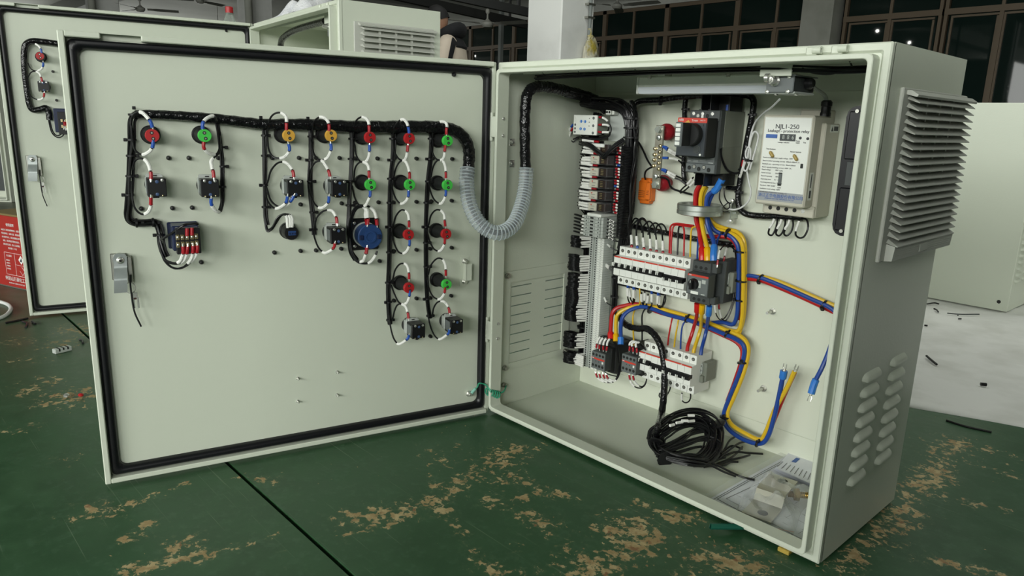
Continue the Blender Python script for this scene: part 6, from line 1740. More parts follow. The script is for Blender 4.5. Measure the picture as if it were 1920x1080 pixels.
# control wires on top of the upper row and under it
cw = Thing('control_wires', 'black control wires with white sleeves looping onto the upper breakers', 'wires', [(.22,.2671,.4463)][0])
for cr, pts in ((R_, [(.1915,.2591,.3957),(.189,.2611,.4064),(.1838,.2651,.4217),(.1764,.2711,.4352),(.1781,.2771,.4526),(.185,.2831,.463),(.1616,.2911,.4444),(.1471,.2951,.4268)]),
                (B_, [(.2077,.2591,.3956),(.2053,.2611,.4063),(.1993,.2651,.4213),(.1916,.2711,.4397),(.1912,.2771,.4617),(.1999,.2831,.4685),(.2072,.2911,.4552),(.2072,.2971,.4397)]),
                (R_, [(.2268,.2591,.3948),(.2244,.2611,.4054),(.2177,.2651,.4214),(.2098,.2711,.4421),(.1943,.2771,.4621),(.1755,.2831,.4644),(.1584,.2911,.444),(.1503,.2951,.4273)]),
                (R_, [(.2449,.2591,.3939),(.2424,.2611,.4044),(.2374,.2651,.4193),(.2298,.2711,.4374),(.2158,.2771,.4597),(.1955,.2831,.4655),(.1787,.2911,.4466),(.1724,.2971,.43)]),
                (R_, [(.2618,.2591,.3941),(.2594,.2611,.4045),(.2552,.2651,.4182),(.2481,.2711,.4325),(.2357,.2771,.4549),(.217,.2831,.4632),(.1971,.2911,.4489),(.1878,.2971,.4321)]),
                (R_, [(.2792,.2591,.3944),(.2768,.2611,.4047),(.2727,.2651,.4183),(.2656,.2711,.4325),(.2551,.2771,.4525),(.2351,.2831,.4617),(.2154,.2911,.4487),(.2066,.2971,.4296)]),
                (None, [(.2652,.2871,.4384),(.2638,.2831,.4531),(.2528,.2831,.4614),(.2359,.2891,.454),(.2261,.2971,.4322)])):
    pigtail(cw, pts, cr, r=.0019, cl=.010, sl=.022 if cr else 0, sr=.0034, sleeve=bool(cr))
cw.part('taped_branch', MB().tube(spl([(.1244,.2971,.447),(.165,.2991,.4429),(.2268,.2991,.4409),(.2856,.2991,.4389),(.3403,.3011,.4367),(.3923,.3031,.4357),(.4305,.3031,.4366),(.4429,.3031,.427)], 5), .0062, 10), M['tape'])
c2 = Thing('control_wires', 'black control wires with white sleeves hanging under the upper breakers', 'wires', [(.2338,.2671,.2918)][0])
for cr, pts in ((B_, [(.1854,.2611,.3102),(.1845,.2631,.302),(.1843,.2651,.2861),(.1823,.2711,.2718),(.1866,.2771,.2599),(.1917,.2851,.2584)]), (B_, [(.1825,.2671,.3076),(.1847,.2671,.3002),(.1877,.2691,.2836),(.1889,.2751,.2699),(.1961,.2831,.2623),(.2053,.2871,.2662)]),
                (B_, [(.2028,.2611,.3097),(.2019,.2631,.3015),(.2018,.2651,.2844),(.1969,.2711,.2695),(.1854,.2811,.2564),(.1742,.2871,.2571)]), (B_, [(.1999,.2671,.307),(.2021,.2671,.2997),(.2019,.2691,.2839),(.1955,.2771,.2683),(.1808,.2871,.2558)]),
                (None, [(.225,.2631,.3034),(.2243,.2651,.2941),(.2225,.2691,.2803),(.2222,.2771,.2674),(.2275,.2871,.2631)]), (None, [(.2338,.2631,.3077),(.2331,.2651,.2984),(.2314,.2691,.2847),(.2221,.2771,.2687),(.2059,.2871,.2598)]),
                (None, [(.2433,.2631,.3032),(.2427,.2651,.2939),(.2394,.2691,.2799),(.2286,.2791,.2658)]), (B_, [(.2548,.2611,.3095),(.254,.2631,.3015),(.254,.2651,.286),(.2479,.2751,.2718),(.2324,.2871,.2602)]),
                (B_, [(.2726,.2611,.3093),(.2719,.2631,.3013),(.2704,.2651,.2857),(.2658,.2751,.273),(.2678,.2811,.2687),(.2702,.2871,.2772),(.2728,.2871,.2968)]), (B_, [(.27,.2671,.3066),(.2721,.2671,.2995),(.2721,.2691,.2841),(.2704,.2771,.2724),(.272,.2851,.2728),(.2765,.2871,.2887),(.2734,.2871,.3057)])):
    pigtail(c2, pts, cr, r=.0017, cl=.007, gap=.001, sl=.020, sr=.0036)
c2.part('taped_branch', MB().tube(spl([(.13,.2971,.2977),(.1674,.2911,.3002),(.2023,.2871,.3009),(.2409,.2871,.3006),(.2723,.2871,.3017)], 5), .0042, 8), M['tape'])
# loops under the lower row
for lab, pts in (('small black wire loop under the first breaker of the lower row', [(.3004,.2671,.0922),(.2973,.2671,.0781),(.2927,.2691,.0629),(.2992,.2711,.0591),(.3116,.2711,.0697),(.3203,.2691,.0872),(.322,.2671,.0987)]), ('small black wire loop under the last breaker of the lower row', [(.3558,.2651,.0926),(.3555,.2651,.081),(.358,.2671,.0709),(.3654,.2691,.0689),(.3733,.2691,.0753),(.3776,.2671,.0874),(.3764,.2651,.099)])):
    T = Thing('wire_loop', lab, 'wire', tuple(pts[2]))
    pigtail(T, pts, None, r=.0016, cl=.004, gap=0, sl=.016, sr=.0024)
# taped loom over the top, right side and down
lm = Thing('taped_loom', 'black taped loom running above the main breaker and down beside the relay box', 'cable', [(.2986,.2971,.7369)][0])
lm.part('taped_trunk', MB().tube(spl([(.1495,.2811,.7139),(.156,.2831,.7258),(.1705,.2871,.7319),(.22,.2911,.7344),(.274,.2931,.7401),(.3385,.2951,.7434),(.3946,.2951,.7442),(.4271,.2951,.7431),(.4397,.2951,.7358),(.4425,.2951,.7213),(.4392,.2971,.6899),(.4334,.2991,.6473),(.4305,.2991,.6095),(.4276,.2991,.5711),(.4267,.2991,.5357),(.4341,.2991,.5142),(.4522,.2991,.5051),(.4855,.2991,.5056),(.5318,.2971,.5101),(.5699,.2971,.5125)], 5), .0064, 12), M['tape'])
lm.part('taped_branch', MB().tube(spl([(.2796,.2971,.7381),(.2779,.2991,.7146),(.2792,.3031,.675),(.2822,.3051,.6176),(.2842,.3051,.5828),(.2907,.3031,.5599)], 4), .0058, 10), M['tape'])
lm.part('taped_branch', MB().tube(spl([(.4267,.2991,.5578),(.4146,.2991,.5556),(.3983,.2971,.5554)], 4), .0045, 10), M['tape'])
for q, d in zip([(.2793,.2991,.7146),(.4397,.2971,.7057),(.4297,.2991,.5953),(.4264,.2991,.5489),(.22,.2911,.7344),(.3512,.2951,.7433)], ((0, 0, 1),) * 4 + ((1, 0, 0),) * 2):
    tie(lm, q, d, .0074, head=(1, -.4, 0) if d[2] else (0, -.3, -1))
lm.part('red_crimp', MB().tube([(.4379,.2871,.6155),(.437,.2871,.6026)], .0040, 8), M[R_])
for pts in ([(.5172,.2871,.5058),(.517,.2831,.4965),(.5126,.2811,.4853),(.5106,.2831,.4741),(.5157,.2871,.4712),(.5202,.2891,.4814),(.5219,.2911,.4965),(.5197,.2951,.5067)], [(.5328,.2871,.5066),(.5327,.2831,.4974),(.5293,.2811,.4875),(.5262,.2831,.4762),(.5314,.2871,.4723),(.5371,.2891,.4815),(.5387,.2911,.4965),(.5354,.2951,.5075)],
            [(.5493,.2871,.5076),(.5492,.2831,.4983),(.5458,.2811,.4896),(.5428,.2831,.4785),(.5468,.2871,.4744),(.5536,.2891,.4826),(.5553,.2911,.4964),(.5506,.2951,.5093)], [(.5689,.2871,.5078),(.5687,.2831,.4987),(.5675,.2811,.4903),(.5668,.2831,.4796),(.5731,.2871,.4738),(.5813,.2891,.4779),(.5858,.2911,.494),(.5799,.2951,.5086),(.569,.2971,.5113)]):
    pigtail(lm, pts, None, r=.0019, cl=.002, gap=0, sl=.020, sr=.0027)

# ---- white signal lead with its tied bundle
wl = Thing('white_lead', 'thin white lead coiled and tied beside the leakage relay', 'cable', [(.4485,.2871,.6268)][0])
for pts in ([(.568,.1571,.7302),(.5344,.1971,.7186),(.4899,.2471,.7061),(.4596,.2771,.69),(.4497,.2831,.6669),(.4478,.2831,.6427),(.4482,.2831,.6183)],
            [(.4473,.2851,.6161),(.4495,.2831,.648),(.4541,.2831,.6692),(.4606,.2831,.6725),(.4662,.2831,.6644),(.4648,.2831,.6466),(.4596,.2831,.6211),(.4553,.2831,.5974)],
            [(.4526,.2791,.6101),(.4448,.2791,.6267),(.4478,.2791,.6416),(.4541,.2791,.6377),(.4559,.2791,.622),(.4542,.2791,.606),(.4496,.2791,.595),(.4432,.2791,.5988),(.4483,.2771,.6163)],
            [(.4483,.2831,.597),(.4535,.2871,.5736),(.4582,.2911,.5544),(.4546,.2931,.5343),(.4406,.2951,.5196),(.4288,.2871,.5132),(.414,.2871,.5127)]):
    wl.part('lead', MB().tube(spl(pts, 6), .0019, 7), M['wwhite'])
wl.part('lead', MB().tube(spl([(.4437,.2811,.6159),(.4377,.2851,.5962),(.43,.2911,.5803)], 5), .0028, 8), M['sleeve'])
tie(wl, [(.4519,.2811,.6164)][0], (0.2, 0, 1), .0072, head=(0, -1, 0))

# ---- leakage protection relay
T = Thing('leakage_relay', 'cream leakage protection relay box with a white printed front', 'relay', (.555, PY, .52))
b = MB().box(.5040, .6110, Y(.058), Y(0), .5185, .6920, .002)
b.box(.5090, .6095, Y(.062), Y(.01), .5180, .5400, .0015)
T.part('base_housing', b, M['beige'])
T.part('upper_housing', MB().box(.5030, .6025, Y(.090), Y(.02), .5375, .7050, .003), M['beige'])
T.part('mounting_lug', MB().box(.545, .600, Y(.030), Y(.0), .69, .7165, .002), M['beige'])
FPY = Y(.0906)
fp = T.part('front_panel', MB().box(.5075, .5985, FPY, Y(.088), .5450, .7005, .0008), M['white'])
T.part('blue_band', MB().box(.5080, .5980, FPY - .0003, FPY, .5455, .5630), mat('grey_band', (.34, .36, .38, 1), .5), fp)
def fpos(u, v, dy=.0006): return (.5075 + .091 * u, FPY - dy, .7005 - .1555 * v)
for body, u, v, s, m, sx in (('NJL1-250', .50, .108, .0115, 'ink', 1.05), ('Leakage - protection relay', .53, .158, .0076, 'ink', 1.0), ('Leakage  indicator', .46, .292, .0028, 'ink', 1.1), ('Power', .76, .268, .0030, 'ink', 1), ('supply', .76, .288, .0030, 'ink', 1), ('Trip', .90, .283, .0032, 'ink', 1), ('Test button', .20, .375, .0036, 'ink', 1.1), ('Reset button', .74, .395, .0036, 'ink', 1.1), ('ON', .475, .628, .0034, 'ink', 1.2), ('OFF', .475, .83, .0034, 'ink', 1.2), ('浙江正华电器股份有限公司', .52, .935, .0078, 'inkblue', .95), ('ZHEJIANG ELECTRIC APPLIANCE CO.,LTD', .50, .968, .0030, 'inkblue', 1.05)):
    T.text('lettering', body, M[m], fpos(u, v), s, fp, sx=sx)
for i, (a, w_) in enumerate((('Rated working power supply voltage  220V', .06), ('Rated residual operating current  100mA-500mA-1A', .06), ('Residual non - operating current  50mA-250mA', .06), ('Rated capacity breaking current  660V  5A', .06), ('Rated voltage         380V', .06), ('Rated current         250A', .06), ('Rated frequency       50Hz', .06), ('Operating time       0.1  1s', .06), ('Reclosing interval time  20s-60s', .06), ('Standard  GB/T 22387', .06), ('Insulation rated voltage  660V', .06), ('Identification of automatic reclosing  CE', .06))):
    T.text('lettering', a, M['inkgrey'], fpos(.045, .478 + i * .0385 - (.008 if i > 3 else 0)), .0034, fp, align='LEFT')
T.part('blue_badge', MB().box(*[fpos(.06, .215)[0], fpos(.31, .215)[0]], FPY - .0012, FPY, fpos(0, .245)[2], fpos(0, .200)[2], .0006), M['inkblue'], fp)
dsp = T.part('display_window', MB().box(fpos(.37, 0)[0], fpos(.70, 0)[0], FPY - .001, FPY, fpos(0, .272)[2], fpos(0, .192)[2]), M['dgrey'], fp)
for k, ch in enumerate('886'):
    T.text('segment_digit', ch, M['lgrey'], fpos(.45 + .1 * k, .231, .0014), .0105, dsp, sx=.9)
for u, v in ((.80, .232), (.955, .236)):
    T.part('indicator_lamp', MB().lathe([(0, .0027), (.0012, .0024), (.0018, .001)], fpos(u, v, 0), (0, -1, 0), 14), M['ink'], fp)
for u, v in ((.235, .437), (.755, .460)):
    c_ = Vector(fpos(u, v, 0)); d = Vector((.0062, 0, -.0080)).normalized()
    T.part('push_button', MB().tube([c_ - d * .0062 - Vector((0, .001, 0)), c_ - d * .0045 - Vector((0, .002, 0)), c_ + d * .0045 - Vector((0, .002, 0)), c_ + d * .0062 - Vector((0, .001, 0))], [.0018, .0031, .0031, .0018], 10), mat('gold_button', (.40, .28, .07, 1), .4), fp)
T.part('slide_switch', MB().box(fpos(.44, 0)[0], fpos(.51, 0)[0], FPY - .002, FPY, fpos(0, .805)[2], fpos(0, .648)[2], .0006), M['mgrey'], fp)
T.part('switch_ends', MB().box(fpos(.44, 0)[0], fpos(.51, 0)[0], FPY - .0023, FPY - .0018, fpos(0, .660)[2], fpos(0, .648)[2]).box(fpos(.44, 0)[0], fpos(.51, 0)[0], FPY - .0023, FPY - .0018, fpos(0, .805)[2], fpos(0, .78)[2]), M['hole'], fp)
T.part('mode_switch', MB().box(fpos(.875, 0)[0], fpos(.925, 0)[0], FPY - .0015, FPY, fpos(0, .580)[2], fpos(0, .527)[2], .0004), M['hole'], fp)
for k in range(5):
    x = .5225 + .0165 * k
    h_ = T.part('terminal_hole', MB().cyl((x, Y(.060), .5295), (x, Y(.0624), .5295), .0040, n=14), M['hole'] if k < 4 else M['steel'])
T.part('warning_label', MB().box(.6108, .6114, Y(.040), Y(.006), .676, .690), M['white_dull'])
T.part('warning_print', MB().box(.6113, .6117, Y(.026), Y(.009), .679, .687).prism([(Y(.037), .678), (Y(.029), .678), (Y(.033), .687)], 'x', .6113, .6117), M['ink'])
T.part('bar_label', MB().box(.6022, .6028, Y(.080), Y(.066), .552, .603), M['white_dull'])
T.part('bar_print', MB().box(.6027, .6031, Y(.077), Y(.070), .556, .570).box(.6027, .6031, Y(.076), Y(.073), .575, .600), M['ink'])
# cable gland on its top and the grey lead
gx, gy = .596, Y(.035)
g = MB().lathe([(0, .0095), (.006, .0095), (.008, .0085), (.018, .0085), (.019, .0098), (.026, .0098), (.029, .0070)], (gx, gy, .7045), (0, 0, 1), 18)
T = Thing('cable_gland', 'black ribbed cable gland on top of the leakage relay with a grey lead', 'gland', (gx, gy, .704))
T.part('gland_body', g, M['black'])
T.part('grey_lead', MB().tube(spl([(gx, gy, .730), (gx - .001, gy - .012, .742), (.600, .215, .752), (.615, .165, .757), (.632, .122, .754)], 6), .0036, 8), M['lgrey'])

# ---- studs on the bare plate
for q, lab in (([(.5181,.3171,.3096)][0], 'upper threaded stud with nut on the bare part of the plate'), ([(.5178,.3171,.1395)][0], 'lower threaded stud with nut on the bare part of the plate')):
    T = Thing('threaded_stud', lab, 'bolt', (q[0] + .004, PY, q[2]))
    x, z = q[0] + .004, q[2]
    T.part('washer', MB().cyl((x, Y(0), z), (x, Y(.002), z), .0072, n=16), M['steel'])
    T.part('nut', MB().cyl((x, Y(.002), z), (x, Y(.008), z), .0056, n=6), M['dsteel'])
    T.part('shank', MB().tube([(x, Y(.008 + .001 * i), z) for i in range(18)], [.0031 if i % 2 else .0027 for i in range(18)], 10), M['steel'])

# ---- fan behind the right-hand grille
T = Thing('cooling_fan', 'black cooling fan frame fixed to the inside of the vented wall', 'fan', (.76, .19, .52))
f = MB()
f.prism([(.7115, .532), (.7135, .524), (.718, .518), (.726, .515), (.8015, .515), (.8015, .718), (.726, .718), (.718, .715), (.7135, .709), (.7115, .701)], 'y', .1005, .285)
for z0, z1 in ((.523, .592), (.636, .710)):
    f.box(.7160, .7990, .0985, .102, z0, z1, .003)
T.part('fan_frame', f, M['rubber'])
sp = T.part('side_panel', MB().box(.7215, .800, .1000, .105, .5950, .6330, .001), M['dgrey'])
T.text('lettering', 'ROTATION', M['lgrey'], (.7600, .0996, .614), .0085, sp, rot=(radians(90), radians(90), 0))
T.part('arrow', MB().box(.7405, .7415, .0994, .1002, .598, .629).prism([(.738, .603), (.744, .603), (.741, .597)], 'y', .0994, .1002), M['lgrey'], sp)
T.part('screw', MB().cyl((.728, .0985, .710), (.728, .0970, .710), .003, n=10), M['dsteel'])
T.part('screw', MB().cyl((.728, .0985, .523), (.728, .0970, .523), .003, n=10), M['dsteel'])

# ---- strip light under the roof
T = Thing('strip_light', 'white strip light with a frosted tube cover under the cabinet roof', 'lamp', (.42, .14, .739))
T.part('housing', MB().box(.2705, .600, Y(.180), Y(.135), .7520, .7725, .002), M['white_dull'])
df = mat('frosted_cover', (.80, .84, .90, 1), .35)
T.part('frosted_cover', MB().prism([(Y(.1802), .7530), (Y(.1815), .7470), (Y(.1780), .7400), (Y(.137), .7400), (Y(.135), .7530)], 'x', .2735, .598), df)
T.part('end_cap', MB().box(.2690, .2740, Y(.1822), Y(.135), .7392, .7728, .0015), M['white'])
for x in (.300, .475):
    T.part('clip', MB().box(x - .004, x + .004, Y(.1825), Y(.165), .7680, .7745, .0006), M['steel'])
for x in (.32, .58):
    T.part('hanger', MB().box(x - .008, x + .008, Y(.170), Y(.145), .772, .7985), M['white_dull'])

# ---- door switch box
T = Thing('door_switch', 'grey metal door switch box with a shiny roller plunger under the roof edge', 'switch', (.62, .08, .73))
T.part('bracket', MB().box(.5915, .6455, .036, .0385, .7605, .7985, .001).box(.5915, .6455, .036, .10, .7960, .7984, .001), M['paint_in'])
T.part('switch_body', MB().box(.6010, .6440, .050, .122, .7380, .7610, .002), M['dgrey'])
T.part('face_plate', MB().box(.5995, .6455, .047, .0505, .7360, .7620, .0012), M['mgrey'])
T.part('bottom_plate', MB().box(.6030, .6470, .050, .118, .7345, .7380, .001), M['lgrey'])
T.part('top_plate', MB().box(.6000, .6480, .045, .124, .7610, .7632, .0006), M['mgrey'])
for x, z in ((.6020, .7600), (.6370, .7600), (.6020, .7375), (.6370, .7375)):
    T.part('screw', MB().lathe([(0, .0035), (.0015, .0032), (.0025, .001)], (x, .047, z), (0, -1, 0), 10), M['steel'])
for x, y in ((.612, .058), (.642, .066)):
    T.part('screw', MB().lathe([(0, .0035), (.0015, .0032), (.0025, .001)], (x, y, .7345), (0, 0, -1), 10), M['steel'])
T.part('plunger', MB().lathe([(0, .0092), (.004, .0090), (.006, .0062), (.016, .0062), (.0175, .0050)], (.6145, .047, .7545), (0, -1, 0), 20), M['steel'])
T.part('roller', MB().lathe([(-.0035, .0060), (-.003, .0068), (.003, .0068), (.0035, .0060)], (.6120, .0255, .7575), (1, 0, 0), 20), M['steel'])
T.part('cable_gland', MB().lathe([(0, .0090), (.008, .0090), (.012, .006)], (.6455, .09, .7520), (1, 0, 0), 14), M['black'])
# wires clipped along the perforated strip
rw = Thing('roof_wires', 'thin black wires tied along the perforated strip under the roof', 'wires', (.4, .035, .775))
o = rw.part('wire_run', bundle(spl([(.07, .046, .770), (.2, .040, .7725), (.4, .038, .774), (.6, .040, .774), (.68, .045, .770), (.72, .05, .768), (.795, .06, .770)], 6), 6, .0042, .0018, 12), M['wire']); o['kind'] = 'stuff'
for x in (.105, .205, .345, .47, .735):
    rw.part('cable_tie', MB().tube([(x, .029, .789), (x, .0285, .780), (x + .002, .036, .772)], .0013, 6).box(x - .0025, x + .0025, .0265, .0300, .7855, .7915), M['black'])
rw.part('wire_sag', MB().tube(spl([(.655, .05, .772), (.675, .052, .765), (.70, .05, .763), (.73, .05, .767), (.795, .07, .762)], 6), .0019, 6), M['wire'])

# ---- taped bundle from the hose over to the trunk
tb_ = Thing('taped_bundle', 'thick black taped bundle rising from the clear hose and bending into the cabinet', 'cable', (.03, .06, .65))
pth = spl([(.034, .060, .575), (.033, .057, .61), (.032, .055, .66), (.031, .055, .70), (.030, .060, .735), (.031, .080, .752), (.033, .12, .755), (.036, .18, .749), (.042, .235, .741), (.055, .262, .732)], 5)
n = len(pth)
rs = [.0118 * (1 + .05 * sin(i * 1.7)) for i in range(n)]
tk_ = tb_.part('taped_run', MB().tube(pth, rs, 14), M['tape'])
lap = MB()
for i in range(1, n - 1):
    ring_band(lap, pth[i], (pth[i + 1] - pth[i - 1]).normalized() + Vector((0, .2, .1)), rs[i] - .0002, w=.0016, th=.0008)
o = tb_.part('tape_lap', lap, M['tape'], tk_); o['kind'] = 'stuff'
o = tb_.part('wire_fan', bundle(spl([(.036, .18, .745), (.045, .235, .736), (.060, .265, .722), (.080, .270, .71)], 5), 22, .013, .0021, 5, 5), M['wire']); o['kind'] = 'stuff'
# saddle clamp on the left wall
for z, nm in ((.632, 'upper'), (.585, 'lower')):
    m = MB().box(.0016, .0045, .036, .052, z - .008, z + .008, .0006).cyl((.0045, .042, z), (.0085, .042, z), .0052, n=6).cyl((.0085, .042, z), (.011, .042, z), .003, n=8)
    tb_.part('clamp_bolt', m, M['steel'])

# ---- clear corrugated hose between door and cabinet
hp = spl([(-.0098, -.0722, .5760), (-.002,-.0807,.5435), (.0174,-.0868,.4999), (.0435,-.0795,.4623), (.0681,-.052,.4438), (.0701,-.0076,.4579), (.053,.0325,.4969), (.0386,.056,.536), (.0335, .0625, .5760)], 9)
T = Thing('corrugated_hose', 'clear ribbed hose hanging in a loop between door and cabinet', 'hose', tuple(hp[len(hp) // 2]))
T.part('clear_wall', MB().tube(hp, .0152, 20, cap=False), M['hose'])
rib = MB()
L = plen(hp)
nr = 48
for i in range(nr + 1):
    c = cut(hp, max(0, i / nr - .004), min(1, i / nr + .004))
    a, b = c[0], c[-1]
    d = (b - a).normalized()
    u = d.orthogonal().normalized(); v = d.cross(u)
    ce = (a + b) / 2
    rib.tube([ce + u * (.0158 * cos(2 * pi * k / 20)) + v * (.0158 * sin(2 * pi * k / 20)) for k in range(20)], .0014, 5, closed=True)
o = T.part('ribs', rib, M['hoserib']); o['kind'] = 'stuff'
wp = Thing('hose_wires', 'dark wires showing through the clear ribbed hose', 'wires', tuple(hp[5]))
o = wp.part('wire_core', bundle(hp[::2], 9, .0055, .0018, 3, 5), mat('grey_wire', (.03, .034, .038, 1), .4)); o['kind'] = 'stuff'

# ---------------------------------------------------------------- black cable tail coiled on the cabinet floor
T = Thing('cable_coil', 'black cable hanging past the lower breakers and coiled on the cabinet floor', 'cable', (.42, .2, .004))
hang = spl([(.1519,.2771,.2271),(.171,.2711,.2136),(.1955,.2651,.2097),(.2252,.2591,.2125),(.2537,.2531,.2203),(.2811,.2451,.2155),(.3015,.2391,.2015),(.3149,.2351,.183),(.3267,.2311,.1493),(.3329,.2271,.114),(.3376,.2211,.0787),(.3406,.2131,.0459)] + [(.3956,.1233,.062),(.387,.127,.036)], 6)
n = len(hang)
T.part('taped_run', MB().tube(hang, [.0078 * (1 + .05 * sin(i * 2.1)) for i in range(n)], 12), M['tape'])
ringp = [(.3844,.1276,.03),(.3968,.1146,.014),(.4253,.1001,.01),(.4551,.099,.01),(.4842,.1126,.01),(.5052,.138,.01),(.5045,.1777,.016),(.4937,.2099,.026),(.4755,.2376,.038),(.4533,.2443,.048),(.4262,.2338,.054),(.4068,.2098,.054),(.3931,.1786,.048),(.3912,.1436,.04)]
cen = Vector([(.4418,.1652,.03)][0])
rc = random.Random(11)
for i in range(30):
    s = rc.uniform(.70, 1.03)
    ox, oy, oz = rc.uniform(-.012, .010), rc.uniform(-.010, .010), rc.uniform(0, .020)
    pts = []
    for k, p in enumerate(ringp + ringp[:5]):
        v = Vector(p)
        w = cen.lerp(v, s if k > 3 else max(s, .86))
        pts.append(Vector((w.x + ox * min(1, k / 3), w.y + oy * min(1, k / 3), max(.0058, w.z * (.8 + .3 * s) + oz * min(1, k / 4) * (.3 + .7 * min(1, w.z / .05))))))
    if i % 3 == 0:
        pts = pts[:rc.randint(13, 19)]
    o = T.part('coil_wire', MB().tube(spl(pts, 3), .0021, 6), M['wire'])
for i in range(16):
    a0, a1 = rc.uniform(0, 1), rc.uniform(-.02, .02)
    pts = [Vector(p) for p in [(.4099,.1018,.018),(.4217,.1217,.026),(.429,.1523,.034),(.436,.192,.042),(.4506,.2218,.046),(.4719,.2263,.04)]] if i % 2 else [Vector(p) for p in [(.4266,.0902,.016),(.4427,.1148,.024),(.455,.1494,.03),(.4652,.1887,.034),(.4852,.2024,.03),(.5009,.1911,.02)]]
    o = T.part('coil_wire', MB().tube(spl([p + Vector((a1 * .6 * math.sin(k * 1.1), (a0 - .5) * .034 * math.sin(k * .6 + .4), (a0 - .5) * .018)) for k, p in enumerate(pts)], 4), .0021, 6), M['wire'])
for i, tail in enumerate(([(.4893,.1198,.012),(.5044,.159,.01),(.5005,.2127,.018),(.479,.2744,.016),(.4677,.331,.008)], [(.4984,.1247,.014),(.5081,.1647,.012),(.5096,.2096,.02),(.4974,.2786,.014),(.4944,.3118,.008)], [(.5024,.1346,.01),(.5064,.1839,.01),(.5156,.2298,.016),(.5303,.2567,.012),(.5509,.2869,.008)],
                          [(.4877,.1229,.008),(.5131,.1612,.008),(.525,.2065,.01),(.5347,.2273,.012),(.5379,.2567,.01)], [(.5064,.1323,.01),(.515,.1782,.008),(.5227,.2139,.014),(.5096,.2755,.012)], [(.4888,.1007,.018),(.5128,.1412,.012),(.5258,.1766,.008),(.5267,.1998,.008),(.5367,.212,.008)],
                          [(.4348,.1039,.022),(.4787,.1146,.026),(.5108,.1431,.02),(.5393,.158,.01),(.5749,.1583,.008),(.6006,.1633,.01)], [(.4434,.0917,.022),(.4846,.106,.024),(.5165,.1344,.018),(.5414,.1465,.01),(.5659,.1538,.007)], [(.4932,.1513,.02),(.5037,.1946,.02),(.4962,.2541,.016),(.513,.2699,.01)], [(.42,.1051,.028),(.453,.0994,.028),(.4862,.1226,.024),(.5077,.1603,.018),(.5111,.2048,.01)])):
    T.part('wire_tail', MB().tube(spl(tail, 5), .0023, 6), M['wire'])
for a, b in zip([(.4276,.1826,.082),(.4352,.1479,.082),(.4293,.1378,.078),(.4237,.1238,.074),(.4301,.1807,.07)], [(.4363,.1934,.082),(.4437,.1585,.082),(.4347,.1531,.078),(.4262,.1354,.074),(.4372,.1939,.07)]):
    T.part('marker_sleeve', MB().cyl(a, b, .0031, n=8), M['sleeve'])
for p, d in zip([(.3961,.1172,.03),(.4406,.0911,.014),(.4642,.2441,.058)], ((.3, -.6, -.6), (.8, -.5, 0), (.3, .3, -.8))):
    tie(T, p, d, .0155, head=(-.5, -.6, .4))

# ---------------------------------------------------------------- papers and bag on the cabinet floor
FP = .0036


def quad_sheet(c00, c10, c11, c01, nx, ny, zf, th=.0004):
    """sheet with thickness: corners on the floor, zf(u, v) the lift"""
    c = [Vector((p[0], p[1], 0)) for p in (c00, c10, c11, c01)]
    m = MB()
    for side in (0, 1):
        b = len(m.v)
        for j in range(ny + 1):
            for i in range(nx + 1):
                u, v = i / nx, j / ny
                p = c[0] * (1 - u) * (1 - v) + c[1] * u * (1 - v) + c[2] * u * v + c[3] * (1 - u) * v
                m.v.append((p.x, p.y, zf(u, v) + (th if side else 0)))
        for j in range(ny):
            for i in range(nx):
                a = b + j * (nx + 1) + i
                m.f.append((a, a + 1, a + nx + 2, a + nx + 1))
    return m


A0, A1, A2, A3 = (.5798,.0323,.006), (.7645,.0251,.006), (.796, .255, 0), (.5873,.3498,.006)
def sheet_z(u, v): return FP + .0008 + .0030 * max(0, sin(3.0 * u + .5) * sin(2.6 * v)) + .004 * max(0, .10 - u) * 10 * .3
T = Thing('drawing_sheets', 'large printed wiring drawings in a clear sleeve on the cabinet floor', 'papers', (.69, .14, FP))
T.part('paper_sheet', quad_sheet(A0, A1, A2, A3, 18, 12, sheet_z), M['paper'])
T.part('paper_sheet', quad_sheet(Vector(A0) + Vector((.012, .02, 0)), Vector(A1) + Vector((.01, .03, 0)), Vector(A2), Vector(A3) + Vector((.01, -.01, 0)), 18, 12, lambda u, v: sheet_z(u, v) - .0009 + .0007), M['paper'])
pv = [Vector((p[0], p[1], 0)) for p in (A0, A1, A2, A3)]
def on_sheet(u, v, dz=.0009):
    p = pv[0] * (1 - u) * (1 - v) + pv[1] * u * (1 - v) + pv[2] * u * v + pv[3] * (1 - u) * v
    return Vector((p.x, p.y, sheet_z(u, v) + dz))
def pline(uv, w=.0005):
    m = MB()
    pts = []
    for (a, b), (c, d) in zip(uv, uv[1:]):
        for k in range(9): pts.append((a + (c - a) * k / 8, b + (d - b) * k / 8))
    m.tube([on_sheet(u, v) for u, v in pts], w, 4, flat=.3)
    return m
ln = MB()
for uv in (((.17, .62), (.10, .10), (.98, .07)), ((.06, .93), (.05, .05), (.99, .03)), ((.04, .95), (.03, .03))):
    ln.v, ln.f = ln.v, ln.f
    q = pline(uv, .0007)
    ln.add(q.v, q.f)
o = T.part('frame_lines', ln, M['ink']); o['kind'] = 'stuff'
rl = random.Random(3)
ln = MB()
for k in range(34):
    u, v = rl.uniform(.12, .95), rl.uniform(.1, .9)
    d = rl.choice(((.05, 0), (0, .06), (.09, 0), (0, .1)))
    q = pline(((u, v), (min(.97, u + d[0]), min(.95, v + d[1]))), .00035)
    ln.add(q.v, q.f)
o = T.part('print_lines', ln, M['inkgrey']); o['kind'] = 'stuff'
